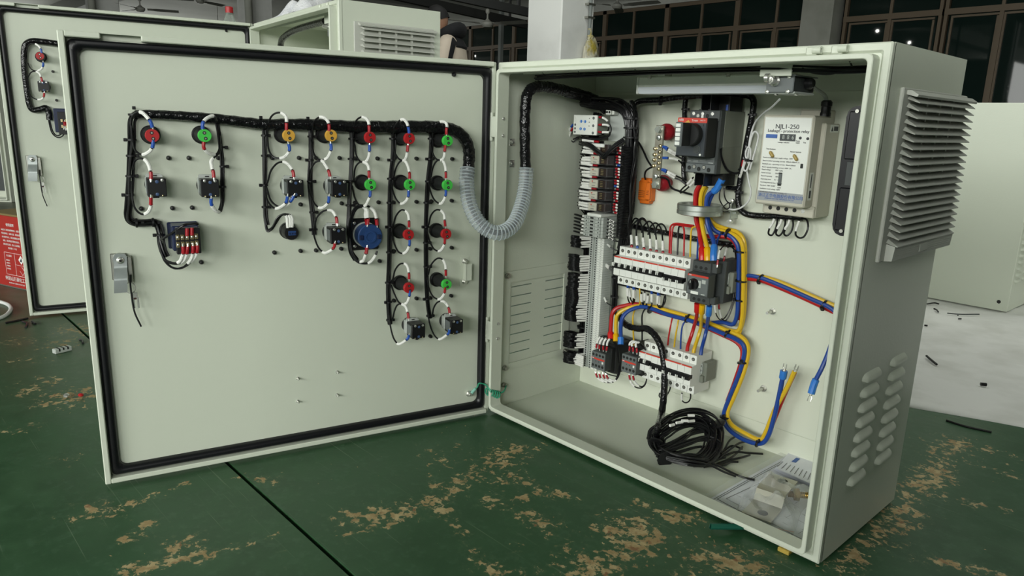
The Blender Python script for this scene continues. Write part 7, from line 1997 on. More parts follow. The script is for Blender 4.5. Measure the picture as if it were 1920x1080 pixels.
T.part('clear_sleeve', quad_sheet(Vector(A0) + Vector((-.012, .0, 0)), Vector(A1) + Vector((0, -.002, 0)), Vector(A2), Vector(A3) + Vector((-.012, .0, 0)), 22, 14, lambda u, v: sheet_z(u, v) + .0022 + .0022 * sin(9 * u + 5 * v) ** 2, .0002), M['film'])
# booklet
T = Thing('manual_booklet', 'small booklet with a blue header band lying on the drawings', 'booklet', (.70, .235, .012))
B0_, B1_, B2_, B3_ = (.604,.2305,.012), (.6952,.2162,.012), (.6563,.3194,.012), (.5911,.3193,.012)
B1_, B2_ = (min(B1_[0], .79), B1_[1], 0), (min(B2_[0], .795), B2_[1], 0)
for k in range(5):
    T.part('page', quad_sheet(Vector(B0_) + Vector((.001 * k, .0006 * k, 0)), B1_, B2_, B3_, 6, 4, lambda u, v, k=k: .0100 + .0012 * k + .004 * u * (1 - v), .0006), M['paper'])
def on_book(u, v):
    c = [Vector((p[0], p[1], 0)) for p in (B0_, B1_, B2_, B3_)]
    p = c[0] * (1 - u) * (1 - v) + c[1] * u * (1 - v) + c[2] * u * v + c[3] * (1 - u) * v
    return Vector((p.x, p.y, .0158 + .004 * u * (1 - v)))
T.part('blue_band', MB().add([on_book(.25, .62), on_book(.30, .90), on_book(.42, .92), on_book(.37, .64)], [(0, 1, 2, 3)]), M['inkblue'])
tx = MB()
for k in range(8):
    a, b = on_book(.05 + .11 * k, .12), on_book(.07 + .11 * k, .45)
    tx.tube([a, b], .0006, 4)
o = T.part('print_lines', tx, M['inkgrey']); o['kind'] = 'stuff'
# bent mounting bracket in a clear bag
MZ = mat('bracket_steel', (.44, .43, .36, 1), .35, .75)
T = Thing('mounting_bracket', 'bent steel mounting bracket with two holes inside a clear bag', 'bracket', (.665, .11, .012))
b0 = Vector((.664, .106, 0))
ax_ = (Vector((.6575,.1575,.02)) - Vector((.671,.0657,.02))); ax_.z = 0
ax_ = ax_.normalized(); cr_ = Vector((ax_.y, -ax_.x, 0))
def brk(s, t, z): return b0 + ax_ * s + cr_ * t + Vector((0, 0, z))
sec = [(-.074, .010), (-.030, .010), (-.018, .012), (-.006, .030), (.004, .033), (.064, .033)]
vs, fs = [], []
for s, z in sec:
    for t in (-.026, .026):
        for d in (0, .0035): vs.append(brk(s, t, z + d))
for i in range(len(sec) - 1):
    o = 4 * i
    fs += [(o, o + 2, o + 6, o + 4), (o + 1, o + 5, o + 7, o + 3), (o, o + 4, o + 5, o + 1), (o + 2, o + 3, o + 7, o + 6)]
fs += [(0, 1, 3, 2), (len(vs) - 4, len(vs) - 2, len(vs) - 1, len(vs) - 3)]
T.part('bent_plate', MB().add(vs, fs), MZ)
for s, z in ((-.052, .0137), (.046, .0367)):
    c = brk(s, 0.004, z)
    T.part('hole', MB().lathe([(0, .0092), (.0004, .0092)], c, (0, 0, 1), 18), M['hole'])
T.part('bag_seal', MB().tube(spl([brk(-.085, -.046, .012), brk(-.094, -.01, .016), brk(-.090, .03, .014), brk(-.075, .066, .012)], 6), .0011, 6, flat=.5), mat('pink_seal', (.70, .42, .38, 1), .4))
# bag skin over the bracket
m = MB()
nx, ny = 26, 20
rb = random.Random(8)
ph = [rb.uniform(0, 6) for _ in range(6)]
for j in range(ny + 1):
    for i in range(nx + 1):
        u, v = -1 + 2 * i / nx, -1 + 2 * j / ny
        edge = max(abs(u), abs(v)) ** 3
        over = .038 if u > .1 else .020
        z = (over + .006 * sin(4 * u + 3 * v + ph[0]) + .004 * sin(7 * v - 4 * u + ph[1]) + .003 * sin(13 * u + 9 * v + ph[2])) * (1 - edge) + .0085
        m.v.append(tuple(brk(u * .090, v * .052 + .008 + .006 * sin(3 * u + ph[3]), 0) + Vector((0, 0, z))))
for j in range(ny):
    for i in range(nx):
        a = j * (nx + 1) + i
        m.f.append((a, a + 1, a + nx + 2, a + nx + 1))
bgo = Thing('clear_bag', 'crumpled clear plastic bag holding the steel bracket', 'bag', tuple(b0 + Vector((0, 0, .01))))
bgo.part('bag_film', m, M['bag'])
# brass bolts
bb = Vector((.6974,.1565,.022))
T = Thing('brass_bolts', 'brass-coloured bolt with a hexagon head in the clear bag', 'bolt', (bb.x, bb.y, .012))
d = Vector((.8, .55, .05)).normalized()
T.part('shank', MB().tube([Vector((bb.x, bb.y, .022)) - d * .024 + d * (.0016 * i) for i in range(24)], [.0062 if i % 2 else .0054 for i in range(24)], 10), mat('dark_brass', (.36, .24, .07, 1), .35, .85))
T.part('hex_head', MB().cyl(Vector((bb.x, bb.y, .022)) + d * .014, Vector((bb.x, bb.y, .022)) + d * .024, .0120, n=6), mat('yellow_zinc', (.55, .50, .20, 1), .35, .8))
T.part('nut', MB().cyl(Vector((bb.x, bb.y, .022)) - d * .014, Vector((bb.x, bb.y, .022)) - d * .004, .0110, n=6), mat('dark_brass2', (.30, .20, .08, 1), .4, .8))

# green rod under the cabinet front, small litter on the floor
gr = (.6303,-.0392,.006); ge = (.6459,.0169,.006)
single('green_rod', MB().cyl((gr[0], gr[1], .003), (ge[0] + .05, ge[1] + .02, .003), .0055, n=10).cyl((gr[0] - .0004, gr[1], .003), (gr[0], gr[1], .003), .0045, n=10), mat('dark_green_rod', (.012, .10, .065, 1), .4), 'dark green rod end lying under the front edge of the open cabinet', 'rod', base=(gr[0], gr[1], FZ))


def scrap(name, label, pts, r, m, cat='offcut', group=None, z=FZ):
    q = [(p[0], p[1], z + r) for p in pts]
    return single(name, MB().tube(spl(q, 5) if len(q) > 2 else q, r, 6), m, label, cat, group, base=(q[0][0], q[0][1], z))


# ---------------------------------------------------------------- the cabinet behind, with its own door
FR['C'] = Matrix.Translation((-1.3755, .0678, 0)) @ Matrix.Rotation(-.123489, 4, 'Z')
FR['E'] = Matrix.Translation((-1.3755, .0678, 0)) @ Matrix.Rotation(-.123489 + 1.458183, 4, 'Z')
W2, H2, D2 = .757, .9834, .3155
c2b = Thing('electrical_cabinet', 'tall grey metal cabinet behind the open door, white towel on its roof', 'cabinet', (W2 / 2, D2 / 2, 0), 'C')
s2 = frame_ring(W2, H2)
s2.box(0, W2, .010, D2, H2 - .0015, H2).box(0, W2, .010, D2, 0, .0015).box(W2 - .0015, W2, .01, D2, .0015, H2 - .0015).box(0, .0015, .01, D2, .0015, H2 - .0015).box(.0015, W2 - .0015, D2 - .0015, D2, .0015, H2 - .0015)
c2b.part('shell', s2, M['paint'])
c2b.part('mounting_plate', MB().box(.012, W2 - .012, D2 - .0042, D2 - .0016, .06, H2 - .05), M['plate'])
st2 = c2b.part('top_strip', MB().box(.047, W2 - .04, .030, .0315, H2 - .0235, H2 - .0015), M['paint_in'])
vg0, vg1 = (.757,.0418,.93), (.757,.2917,.9279)
vent_grille(c2b, 'vent_grille', W2, vg0[1], vg1[1], vg0[2] - .262, vg0[2] + .001, 15, M['vent'], M['vent'])
for k in range(8):
    for yc in (.1, .21):
        c2b.part('louver', louver(MB(), yc, .30 - k * .0257, .072, .019, .0085, W2 - .0003, 1), M['paint'])
for q in ((.6294,-.004,.9804), (.6847,-.004,.9803)):
    c2b.part('lug', MB().box(q[0] - .0085, q[0] + .0085, -.0065, .001, H2 - .014, H2 - .003, .002), M['paint'])
Wd2 = W2
e_in = M['paint_in']
m = MB()
dl = door_leaf(c2b, Wd2, H2, Matrix.Rotation(1.458183, 4, 'Z'), (-.696, -.636), e_in)
for q in ((-.6166,.02,.7871), (-.6151,.02,.6984), (-.0885,.02,.9528)):
    c2b.part('plug', MB().lathe([(0, .0042), (.006, .0040), (.0085, .0028)], (q[0], .020, q[2]), (0, -1, 0), 10).xf(Matrix.Rotation(1.458183, 4, 'Z')), M['black'], dl)
# switch box, loom and relay corner inside it
T = Thing('door_switch', 'grey door switch box under the roof of the cabinet behind', 'switch', (.66, .06, H2 - .07), 'C')
T.part('bracket', MB().box(.565, .605, .036, .0385, H2 - .045, H2 - .0016), M['paint_in'])
T.part('switch_body', MB().box(.575, .640, .045, .10, H2 - .075, H2 - .044, .002), M['dgrey'])
T.part('face_plate', MB().box(.572, .600, .042, .047, H2 - .080, H2 - .042, .001), M['mgrey'])
T.part('plunger', MB().lathe([(0, .009), (.006, .0062), (.018, .005)], (.582, .042, H2 - .054), (0, -1, 0), 14), M['steel'])
T = Thing('taped_loom', 'black loom under the roof of the cabinet behind', 'cable', (.2, .1, H2 - .1), 'C')
T.part('taped_run', MB().tube(spl([(.075, .06, H2 - .32), (.073, .06, H2 - .20), (.078, .06, H2 - .13), (.10, .06, H2 - .075), (.16, .05, H2 - .055), (.30, .045, H2 - .04), (.55, .045, H2 - .035)], 6), .0105, 10), M['tape'])
T = Thing('leakage_relay', 'pale relay box partly seen inside the cabinet behind', 'relay', (.62, .25, H2 - .32), 'C')
T.part('housing', MB().box(.50, .62, .225, .305, H2 - .31, H2 - .10, .003), M['beige'])
T.part('front_panel', MB().box(.505, .615, .223, .228, H2 - .30, H2 - .105, .001), M['white'])
# things on its door
LE = lambda a: pilot_lamp(*a)
pilot_lamp((-.6436,.016,.8289), 'red', 'red pilot lamp on the rear door at the edge of the view', [(B_, [(-.6384,-.038,.8372),(-.6388,-.036,.8483),(-.6449,-.03,.8592),(-.6559,-.02,.8653),(-.6707,-.01,.8618),(-.6787,0,.8446)]), (B_, [(-.6369,-.038,.8105),(-.6379,-.036,.801),(-.645,-.03,.7898),(-.6585,-.022,.7846),(-.6723,-.014,.7905),(-.6797,0,.8081)])], group='devices on the rear door', frame='E')
selector((-.6429,.02,.7384), 'black selector switch under the lamp on the rear door', [(R_, [(-.6452,-.042,.7528),(-.6459,-.04,.7608),(-.6501,-.036,.7766),(-.6611,-.028,.7826),(-.6733,-.016,.7792),(-.6843,0,.7632)]), (R_, [(-.643,-.042,.7193),(-.6456,-.04,.708),(-.6524,-.034,.6997),(-.667,-.024,.6992),(-.6808,-.012,.7085),(-.6866,0,.7278)])], frame='E', group='devices on the rear door')
q0 = (-.6254,0,.6731)
x0, z1 = q0[0], q0[2]
T = Thing('panel_meter', 'back of a black panel meter on the rear door, cut by the front door', 'meter', (x0 + .036, SY, z1 - .074), 'E')
T.part('housing', MB().box(x0, x0 + .072, SY - .050, SY, z1 - .074, z1, .002), M['dblue'])
tb = T.part('terminal_board', MB().box(x0 + .010, x0 + .074, SY - .062, SY - .048, z1 - .080, z1 - .010, .001), M['black'])
for r_ in range(2):
    for k in range(4):
        T.part('terminal_screw', MB().box(x0 + .018 + k * .012, x0 + .0236 + k * .012, SY - .0655, SY - .060, z1 - .042 - r_ * .018, z1 - .032 - r_ * .018, .0008), M['brass'], tb)
for pts in ([(-.5973,-.044,.6331),(-.5986,-.042,.6198),(-.6029,-.038,.6064),(-.6117,-.03,.5927),(-.6241,-.02,.5889),(-.6334,-.01,.6017),(-.6381,0,.6314),(-.6401,.006,.6578)], [(-.5915,-.044,.6333),(-.5931,-.042,.6167),(-.5974,-.038,.6032),(-.6095,-.03,.5861),(-.6246,-.02,.5839),(-.6366,-.01,.5984),(-.6413,0,.628),(-.6416,.006,.6577)]):
    pigtail(T, pts, R_, r=.0019, sl=.022, sr=.0032)
T = Thing('wiring_loom', 'black taped loom looping over the rear door', 'cable', [(-.6922,.008,.7727)][0], 'E')
T.part('taped_trunk', MB().tube(spl([(-.2564,.006,.8453),(-.3995,.006,.8562),(-.52,.006,.8643),(-.592,.006,.8719),(-.6342,.006,.8751),(-.6622,.006,.8746),(-.6801,.006,.8622),(-.6869,.007,.8366),(-.6905,.007,.7887),(-.6908,.008,.7326),(-.6888,.008,.684),(-.6808,.008,.6663),(-.6621,.008,.6686),(-.6458,.008,.6741),(-.6399,.008,.6611),(-.6394,.007,.6362)], 5), .0088, 12), M['tape'])
cam_latch((-.6975,.002,.5119), 'E', 1.0, 'zinc cam latch on the rear door', 'keys hanging from the latch of the rear door')

# white towel on its roof
M['towel'] = mat('towel_cloth', (.74, .74, .76, 1), .95, bump=(160, .8, .004), vary=(18, (.62, .63, .68, 1), .3, .6))
m = MB()
nx, ny = 44, 22
tw = random.Random(2)
ph = [tw.uniform(0, 6) for _ in range(8)]
for side in (0, 1):
    b = len(m.v)
    for j in range(ny + 1):
        for i in range(nx + 1):
            u, v = i / nx, j / ny
            x = .045 + .34 * u + .012 * sin(6 * v + ph[0])
            y = .030 + .17 * v + .02 * sin(5 * u + ph[1])
            left = .036 * math.exp(-((u - .26) / .20) ** 2) * (.8 + .3 * sin(9 * u + ph[4]))
            right = .070 * math.exp(-((u - .70) / .10) ** 2)
            e = min(1, 5 * min(u, 1 - u)) ** .6 * min(1, 4 * min(v, 1 - v)) ** .6
            z = (left + right * (.8 + .3 * sin(4 * v + ph[5])) + .014 + .008 * sin(19 * u + 9 * v + ph[2]) + .007 * sin(14 * v - 12 * u + ph[3])) * e
            m.v.append((x, y, H2 + .001 + (z + .004 if side else 0)))
    for j in range(ny):
        for i in range(nx):
            a = b + j * (nx + 1) + i
            m.f.append((a, a + 1, a + nx + 2, a + nx + 1))
single('towel', m, M['towel'], 'crumpled white towel on the roof of the cabinet behind', 'towel', frame='C', base=(.2, .1, H2))

# closed cabinet beyond it, carrying the bottle
bt = (-2.142,.2986,1.0707)
T = Thing('electrical_cabinet', 'closed grey cabinet hidden behind the rear door, under the capped bottle', 'cabinet', (bt[0], bt[1], FZ))
T.part('shell', MB().box(bt[0] - .25, bt[0] + .25, bt[1] - .15, bt[1] + .20, FZ, bt[2] - .165, .003), M['paint'])
zb = bt[2] - .165
T = Thing('bottle', 'clear plastic bottle with a red cap above the rear door', 'bottle', (bt[0], bt[1], zb))
T.part('bottle_body', MB().lathe([(.0005, .028), (.004, .032), (.05, .032), (.06, .030), (.07, .032), (.13, .0325), (.150, .031), (.172, .024), (.190, .0165), (.196, .0145), (.205, .0140)], (bt[0], bt[1], zb), (0, 0, 1), 24), M['bottle'])
T.part('cap', MB().lathe([(.200, .0165), (.224, .0165), (.226, .0150)], (bt[0], bt[1], zb), (0, 0, 1), 20), M['red'])
T.part('neck_ring', MB().lathe([(.196, .0185), (.199, .0185)], (bt[0], bt[1], zb), (0, 0, 1), 20), M['bottle'])

# grey cabinet far at the left, only its frame edge in view
q = (-5.0384,-.1819,-.008)
FR['L'] = Matrix.Translation((q[0], q[1], FZ + .002)) @ Matrix.Rotation(radians(47), 4, 'Z')
T = Thing('electrical_cabinet', 'far grey cabinet beyond the red tin, only its open front edge showing', 'cabinet', (-.4, .15, 0), 'L')
fr4 = frame_ring(.8, .82).box(0, .8, .01, .3, .8185, .82).box(0, .8, .01, .3, 0, .0015).box(0, .0015, .01, .3, 0, .82).box(.7985, .8, .01, .3, 0, .82).box(0, .8, .2985, .3, 0, .82)
T.part('shell', fr4.xf(Matrix.Translation((-.8, 0, 0))), M['paint'])
T.part('mounting_plate', MB().box(-.77, -.03, .285, .29, .05, .78), M['dgrey'])

# ---------------------------------------------------------------- red tin at the left
Lp, Rp = Vector((-2.182, -.676, 0)), Vector((-1.955, -.592, 0))
ang = math.atan2(Rp.y - Lp.y, Rp.x - Lp.x)
FR['T'] = Matrix.Translation((Lp.x, Lp.y, FZ)) @ Matrix.Rotation(ang, 4, 'Z')
wT, hT = .242, .300
M['tinred'] = mat('red_tin_paint', (.36, .022, .016, 1), .35)
T = Thing('red_tin', 'square red chemical tin with white print beside the rear door', 'tin', (wT / 2, wT / 2, 0), 'T')
T.part('tin_body', MB().box(0, wT, 0, wT, 0, hT - .016, .006), M['tinred'])
T.part('top_rim', MB().box(-.001, wT + .001, -.001, wT + .001, hT - .020, hT - .012, .002).box(.012, wT - .012, .012, wT - .012, hT - .016, hT - .013), mat('tan_rim', (.20, .15, .06, 1), .45))
T.part('bottom_rim', MB().box(-.001, wT + .001, -.001, wT + .001, 0, .006, .002), M['dsteel'])
T.part('handle', MB().tube(spl([(.07, .12, hT - .013), (.08, .12, hT + .012), (.16, .12, hT + .012), (.17, .12, hT - .013)], 6), .004, 8), M['black'])
T.part('spout_cap', MB().lathe([(0, .02), (.016, .02), (.018, .016)], (.19, .05, hT - .013), (0, 0, 1), 16), M['black'])
for body, x, z, s in (('使用说明', .150, .246, .0125), ('本品为工业用油漆稀释剂，请置于', .150, .226, .0080), ('阴凉通风处，远离火源。使用前请', .150, .212, .0080), ('充分搅拌均匀，按比例调配后即可', .150, .198, .0080), ('涂装，用后将盖拧紧密封保存，', .150, .184, .0080), ('避免阳光直射，防止儿童接触。', .150, .170, .0080), ('储存期十二个月', .150, .156, .0080), ('安全事项', .120, .126, .0085), ('易燃液体', .110, .108, .0062), ('远离明火', .110, .097, .0062), ('严禁吸烟', .110, .086, .0062), ('保持通风', .110, .075, .0062), ('州昆山万源化工厂', .150, .036, .0180), ('KUNSHAN CHEMICAL FACTORY', .150, .019, .0070)):
    T.text('lettering', body, M['inkwhite'], (x, -.0008, z), s)
fl_ = MB()
for a, b, c, d in ((.09, .236, .138, .139), (.09, .236, .052, .053), (.09, .0908, .052, .139), (.155, .1558, .052, .139), (.235, .2358, .052, .139), (.155, .235, .095, .0958)):
    fl_.box(a, b, -.0008, .0002, c, d)
T.part('frame_lines', fl_, M['inkwhite'])
T.part('hazard_diamond', MB().prism([(.195, .134), (.211, .117), (.195, .100), (.179, .117)], 'y', -.0008, .0), M['inkwhite'])
T.part('flame_mark', MB().prism([(.190, .110), (.200, .110), (.202, .117), (.197, .126), (.194, .119), (.190, .118)], 'y', -.0012, -.0008), M['ink'])
T.part('hazard_outline', MB().prism([(.195, .091), (.211, .074), (.195, .057), (.179, .074), (.1795, .074), (.195, .0585), (.2095, .074), (.195, .0895)], 'y', -.0008, .0), M['inkwhite'])

# white hose on the floor at the left
hp2 = [(p[0], p[1], FZ + .006) for p in [(-1.9545,-.8187,0),(-1.875,-.7355,0),(-1.7926,-.7003,0),(-1.7087,-.6974,0),(-1.6236,-.7223,0),(-1.5787,-.7608,0),(-1.5369,-.8491,0)]]
T = Thing('white_hose', 'white hose curving over the floor in front of the red tin', 'hose', (hp2[2][0], hp2[2][1], FZ))
T.part('hose_tube', MB().tube(spl(hp2, 8), .006, 10), M['wwhite'])

# ---------------------------------------------------------------- floor litter at the left
bk = M['black']
for lab, pts in (('long black wire offcut on the floor beside the rear door corner', [(-1.5238,-.7401,0),(-1.5328,-.7099,0),(-1.5473,-.6751,0)]), ('bent black offcut lying in front of the rear door corner', [(-1.515,-.6967,0),(-1.4784,-.6897,0),(-1.4327,-.7003,0)]), ('short black offcut under the rear door corner', [(-1.4966,-.672,0),(-1.4561,-.6703,0)]), ('black clip lying between the two doors', [(-1.1944,-.6028,0),(-1.1782,-.5993,0),(-1.1488,-.6045,0)])):
    scrap('wire_offcut', lab, pts, .0035, bk)
q = Vector((-1.1064,-.6663,-.008)); T = Thing('terminal_piece', 'loose grey terminal piece lying on the green floor', 'terminal', (q.x, q.y, FZ))
d = (Vector((-1.118,-.641,-.008)) - Vector((-1.1047,-.6879,-.008))); d.z = 0; d.normalize()
Mx = Matrix.Translation((q.x, q.y, FZ)) @ Matrix.Rotation(math.atan2(d.y, d.x), 4, 'Z')
T.part('terminal_body', MB().box(-.023, .023, -.009, .009, .0005, .014, .0015).xf(Mx), M['lgrey'])
T.part('slots', MB().box(-.013, -.009, -.0094, .0094, .006, .0145).box(-.002, .002, -.0094, .0094, .008, .0145).box(.010, .014, -.0094, .0094, .007, .0145).xf(Mx), M['hole'])
q = (-.716,-.737,-.008)
single('foil_scrap', MB().ball((q[0], q[1], FZ + .006), .008, 5, 1.2, .9, .7), M['steel'], 'small silver scrap on the floor left of a red scrap', 'scrap', base=(q[0], q[1], FZ))
q = (-.7026,-.7091,-.008)
single('red_scrap', MB().ball((q[0], q[1], FZ + .005), .007, 5, 1.2, .9, .6), M['red'], 'small red scrap on the floor near the door edge', 'scrap', base=(q[0], q[1], FZ))

# ---------------------------------------------------------------- cabinet and white sheet at the right
M['cloth'] = mat('white_felt', (.80, .80, .77, 1), .95, bump=(30, .25, .004), vary=(6, (.66, .66, .62, 1), .30, .55))
m = MB()
nx, ny = 90, 110
X0, X1, Y1 = -.35, 2.6, 3.6
for j in range(ny + 1):
    for i in range(nx + 1):
        u, v = i / nx, j / ny
        x = X0 + (X1 - X0) * u
        yf = .86 + .30 * max(0, x - .60) + .012 * sin(9 * x) + (.05 * (x - .6) if x < .6 else 0)
        y = yf + (Y1 - yf) * v
        near = max(0, 1 - abs(y - 2.12 - .1 * x) / .20)
        z = FZ + .003 + .0035 * max(0, sin(2.2 * x + 11 * y)) ** 3 + .0025 * max(0, sin(5 * x - 17 * y + 1)) ** 4 + (.030 * near ** 2 * max(0, min(1, (x - .50) * 6)) * max(0, sin(3 * x + .3)))
        if v == 0: z = FZ + .0006
        if v < .03: z = min(z, FZ + .006)
        m.v.append((x, y, z))
for j in range(ny):
    for i in range(nx):
        a = j * (nx + 1) + i
        m.f.append((a, a + 1, a + nx + 2, a + nx + 1))
so = single('floor_sheet', m, M['cloth'], 'wide white felt sheet spread on the floor behind the open cabinet', 'sheet', base=(.8, 2, FZ))
sm = so.modifiers.new('thickness', 'SOLIDIFY'); sm.thickness = .002; sm.offset = 1
FR['R'] = Matrix.Translation((.5374 - .80, 2.2345 + .0255, .0015)) @ Matrix.Rotation(radians(-1.83), 4, 'Z')
T = Thing('electrical_cabinet', 'grey cabinet standing on the white sheet with its plain back towards us', 'cabinet', (.4, .16, 0), 'R')
T.part('shell', MB().box(0, .8, 0, .32, 0, .8, .0025), M['paint'])
T.part('hole', MB().cyl((.767, -.0004, .036), (.767, .0004, .036), .0072, n=14), M['hole'])
for k in range(8):
    for yc in (.06, .16):
        T.part('louver', louver(MB(), yc, .30 - k * .0257, .072, .019, .0085, .7997, 1), M['paint'])
vent_grille(T, 'vent_grille', .8, .03, .29, .49, .74, 19, M['vent'], M['vent'])
T = Thing('electrical_cabinet', 'pale cabinet edge at the far side of the louvred cabinet', 'cabinet', (1.15, 2.75, FZ))
T.part('shell', MB().box(.76, 1.5, 2.72, 3.0, FZ + .012, .82, .003), M['paint'])
for i, (lab, pts, r) in enumerate((('black offcut curled on the white sheet near the cabinet edge', [(.2882,2.1103,0),(.3012,2.1575,0),(.3187,2.1521,0)], .003), ('short bent black offcut on the white sheet', [(.3343,2.0451,0),(.347,2.035,0),(.3628,2.0024,0)], .003), ('long thin grey offcut on the white sheet below the plain cabinet', [(.3911,2.0142,0),(.4286,2.0385,0),(.4766,2.1034,0)], .0022),
                                   ('tiny black bit on the white sheet below the long offcut', [(.4481,1.9505,0),(.4546,1.9592,0)], .003), ('tiny black bit on the white sheet at the cabinet edge', [(.3978,1.7401,0),(.4078,1.742,0)], .003), ('slanting dark offcut on the white sheet', [(.5316,1.3447,0),(.5562,1.3102,0),(.581,1.2782,0)], .0035), ('small black plug lying alone on the white sheet', [(.7213,1.183,0),(.7333,1.1917,0)], .005), ('tiny speck of black plastic above the long offcut', [(.4273,2.0108,0),(.4299,2.0144,0)], .002))):
    scrap('wire_offcut', lab, pts, r, M['black'] if i != 2 else M['dgrey'], z=FZ + .0075)
scrap('wire_offcut', 'thin dark offcut along the front edge of the white sheet', [(.7372,.8461,0),(.779,.8423,0),(.8318,.8541,0)], .0025, M['black'])

# unseen dark cupboard, added only to shade the vented wall and the floor there
T = Thing('shade_blocker', 'low dark cupboard out of view, added to shade the vented cabinet wall', 'cupboard', (1.6, -.27, FZ))
M['darksteel'] = mat('dark_steel_paint', (.020, .024, .020, 1), .5)
T.part('carcass', MB().box(1.33, 1.90, -1.15, .60, FZ, .93, .004), M['darksteel'])
for k in range(3):
    d_ = T.part('door', MB().box(1.316, 1.330, -1.14 + k * .583, -.57 + k * .583, .07, .90, .003), M['darksteel'])
    T.part('handle', MB().tube([(1.318, -.66 + k * .583, .45), (1.296, -.66 + k * .583, .46), (1.296, -.66 + k * .583, .56), (1.318, -.66 + k * .583, .57)], .006, 8), M['zinc'], d_)

# ---------------------------------------------------------------- worker standing behind the rear cabinet
def person():
    o = Vector((-4.1708,3.1345,1.2045)); o.z = FZ
    fwd = Vector((-.70, -.71, 0)).normalized(); lft = Vector((-fwd.y, fwd.x, 0))
    def P(f, l, z): return o + fwd * f + lft * l + Vector((0, 0, z + FZ * 0))
    HT = 1.63
    T = Thing('person', 'person in a beige and black hooded jacket, head bowed, standing behind the rear cabinet', 'person', tuple(o))
    skin = mat('skin', (.32, .175, .11, 1), .5)
    # body skeleton grown with a skin modifier
    J, E, Rr = [], [], []
    def j(p, r, parent=None):
        J.append(tuple(p)); Rr.append(r)
        if parent is not None: E.append((parent, len(J) - 1))
        return len(J) - 1
    pel = j(P(0, 0, .92), .145)
    wai = j(P(.01, 0, 1.08), .13, pel)
    che = j(P(.02, 0, 1.25), .115, wai)
    nk = j(P(.06, 0, 1.405), .06, che)
    hd0 = j(P(.095, 0, 1.46), .058, nk)
    for s in (-1, 1):
        sh_ = j(P(.03, s * .165, 1.28), .045, che)
        el = j(P(.05, s * .235, 1.08), .046, sh_)
        wr = j(P(.25, s * .19, 1.00), .032, el)
        ha = j(P(.31, s * .17, 1.00), .036, wr)
        for k in range(4):
            f1 = j(P(.355, s * (.135 + .022 * k), 1.0 - .006 * abs(k - 1.5)), .0105, ha)
            j(P(.395 - .006 * abs(k - 1.5), s * (.130 + .022 * k), .982), .009, f1)
        t1 = j(P(.325, s * .125, 1.01), .0115, ha)
        j(P(.355, s * .108, .998), .010, t1)
        hp_ = j(P(0, s * .095, .86), .095, pel)
        kn = j(P(.02, s * .105, .48), .062, hp_)
        an = j(P(-.01, s * .11, .09), .042, kn)
        j(P(.10, s * .12, .04), .038, an)
    me = bpy.data.meshes.new('body')
    me.from_pydata([tuple(Vector(p) - o) for p in J], E, [])
    ob = bpy.data.objects.new('body', me); COL.objects.link(ob)
    md = ob.modifiers.new('skin', 'SKIN')
    for i, sv in enumerate(me.skin_vertices[0].data):
        sv.radius = (Rr[i], Rr[i]); sv.use_root = (i == 0)
    ob.modifiers.new('smooth', 'SUBSURF').levels = 1
    m2 = bpy.data.meshes.new_from_object(ob.evaluated_get(bpy.context.evaluated_depsgraph_get()))
    bpy.data.objects.remove(ob)
    # head joined to the same mesh
    hc = P(.125, 0, 1.545) - o
    tilt = radians(24)
    fz = (fwd * cos(tilt) - Vector((0, 0, 1)) * sin(tilt)); uz = (Vector((0, 0, 1)) * cos(tilt) + fwd * sin(tilt))
    b = MB(); b.v = [tuple(v.co) for v in m2.vertices]; b.f = [tuple(p.vertices) for p in m2.polygons]
    vs, fs = [], []
    nA, nB = 16, 20
    for i in range(nA + 1):
        t = pi * i / nA
        for k in range(nB):
            a = 2 * pi * k / nB
            x, y, z = sin(t) * cos(a), sin(t) * sin(a), cos(t)
            fx = .098 * x
            if z < -.1: fx *= (1.0 if x > 0 else .78 + .22 * (1 + z))
            if x > .8: fx += .016 * math.exp(-((z + .18) / .16) ** 2) * math.exp(-(y / .22) ** 2)
            if x > .7: fx -= .008 * math.exp(-((z - .06) / .10) ** 2) * math.exp(-((abs(y) - .38) / .16) ** 2)
            if x > .7: fx += .006 * math.exp(-((z + .55) / .10) ** 2) * math.exp(-(y / .3) ** 2)
            wy = .076 * y * (1 - .25 * max(0, -z - .2))
            vs.append(tuple(hc + fz * fx + lft * wy + uz * (.118 * z)))
    for i in range(nA):
        for k in range(nB):
            l = (k + 1) % nB
            fs.append((i * nB + k, (i + 1) * nB + k, (i + 1) * nB + l, i * nB + l))
    b.add(vs, fs)
    for s in (-1, 1):
        c = hc + lft * (s * .078) + uz * (-.005) - fz * .006
        e = MB().ball((0, 0, 0), 1, 6)
        b.add([tuple(c + fz * (.019 * p[0]) + lft * (s * .010 * p[1]) + uz * (.033 * p[2])) for p in e.v], e.f)
    bo = b.build('body', skin, T.e)
    for s in (-1, 1):
        c = hc + fz * .090 + lft * (s * .030) + uz * .004
        T.part('eye', MB().ball(tuple(c), .0095, 6), mat('eye_dark', (.02, .016, .014, 1), .3), bo, local=True)
    T.part('mouth', MB().tube([hc + fz * .093 + lft * .022 - uz * .066, hc + fz * .099 - uz * .064, hc + fz * .093 - lft * .022 - uz * .066], .0045, 6), mat('lips', (.28, .10, .08, 1), .5), bo, local=True)
    # hair cap: dark, short, down to the nape
    hv, hf = [], []
    for i in range(11):
        t = pi * .56 * i / 10
        for k in range(nB):
            a = 2 * pi * k / nB
            tt = t * (.62 if cos(a) > .2 else (.80 if cos(a) > -.25 else 1.0))
            x, y, z = sin(tt) * cos(a), sin(tt) * sin(a), cos(tt)
            hv.append(tuple(hc + fz * (.104 * x - .004) + lft * (.083 * y) + uz * (.126 * z)))
    for i in range(10):
        for k in range(nB):
            l = (k + 1) % nB
            hf.append((i * nB + k, (i + 1) * nB + k, (i + 1) * nB + l, i * nB + l))
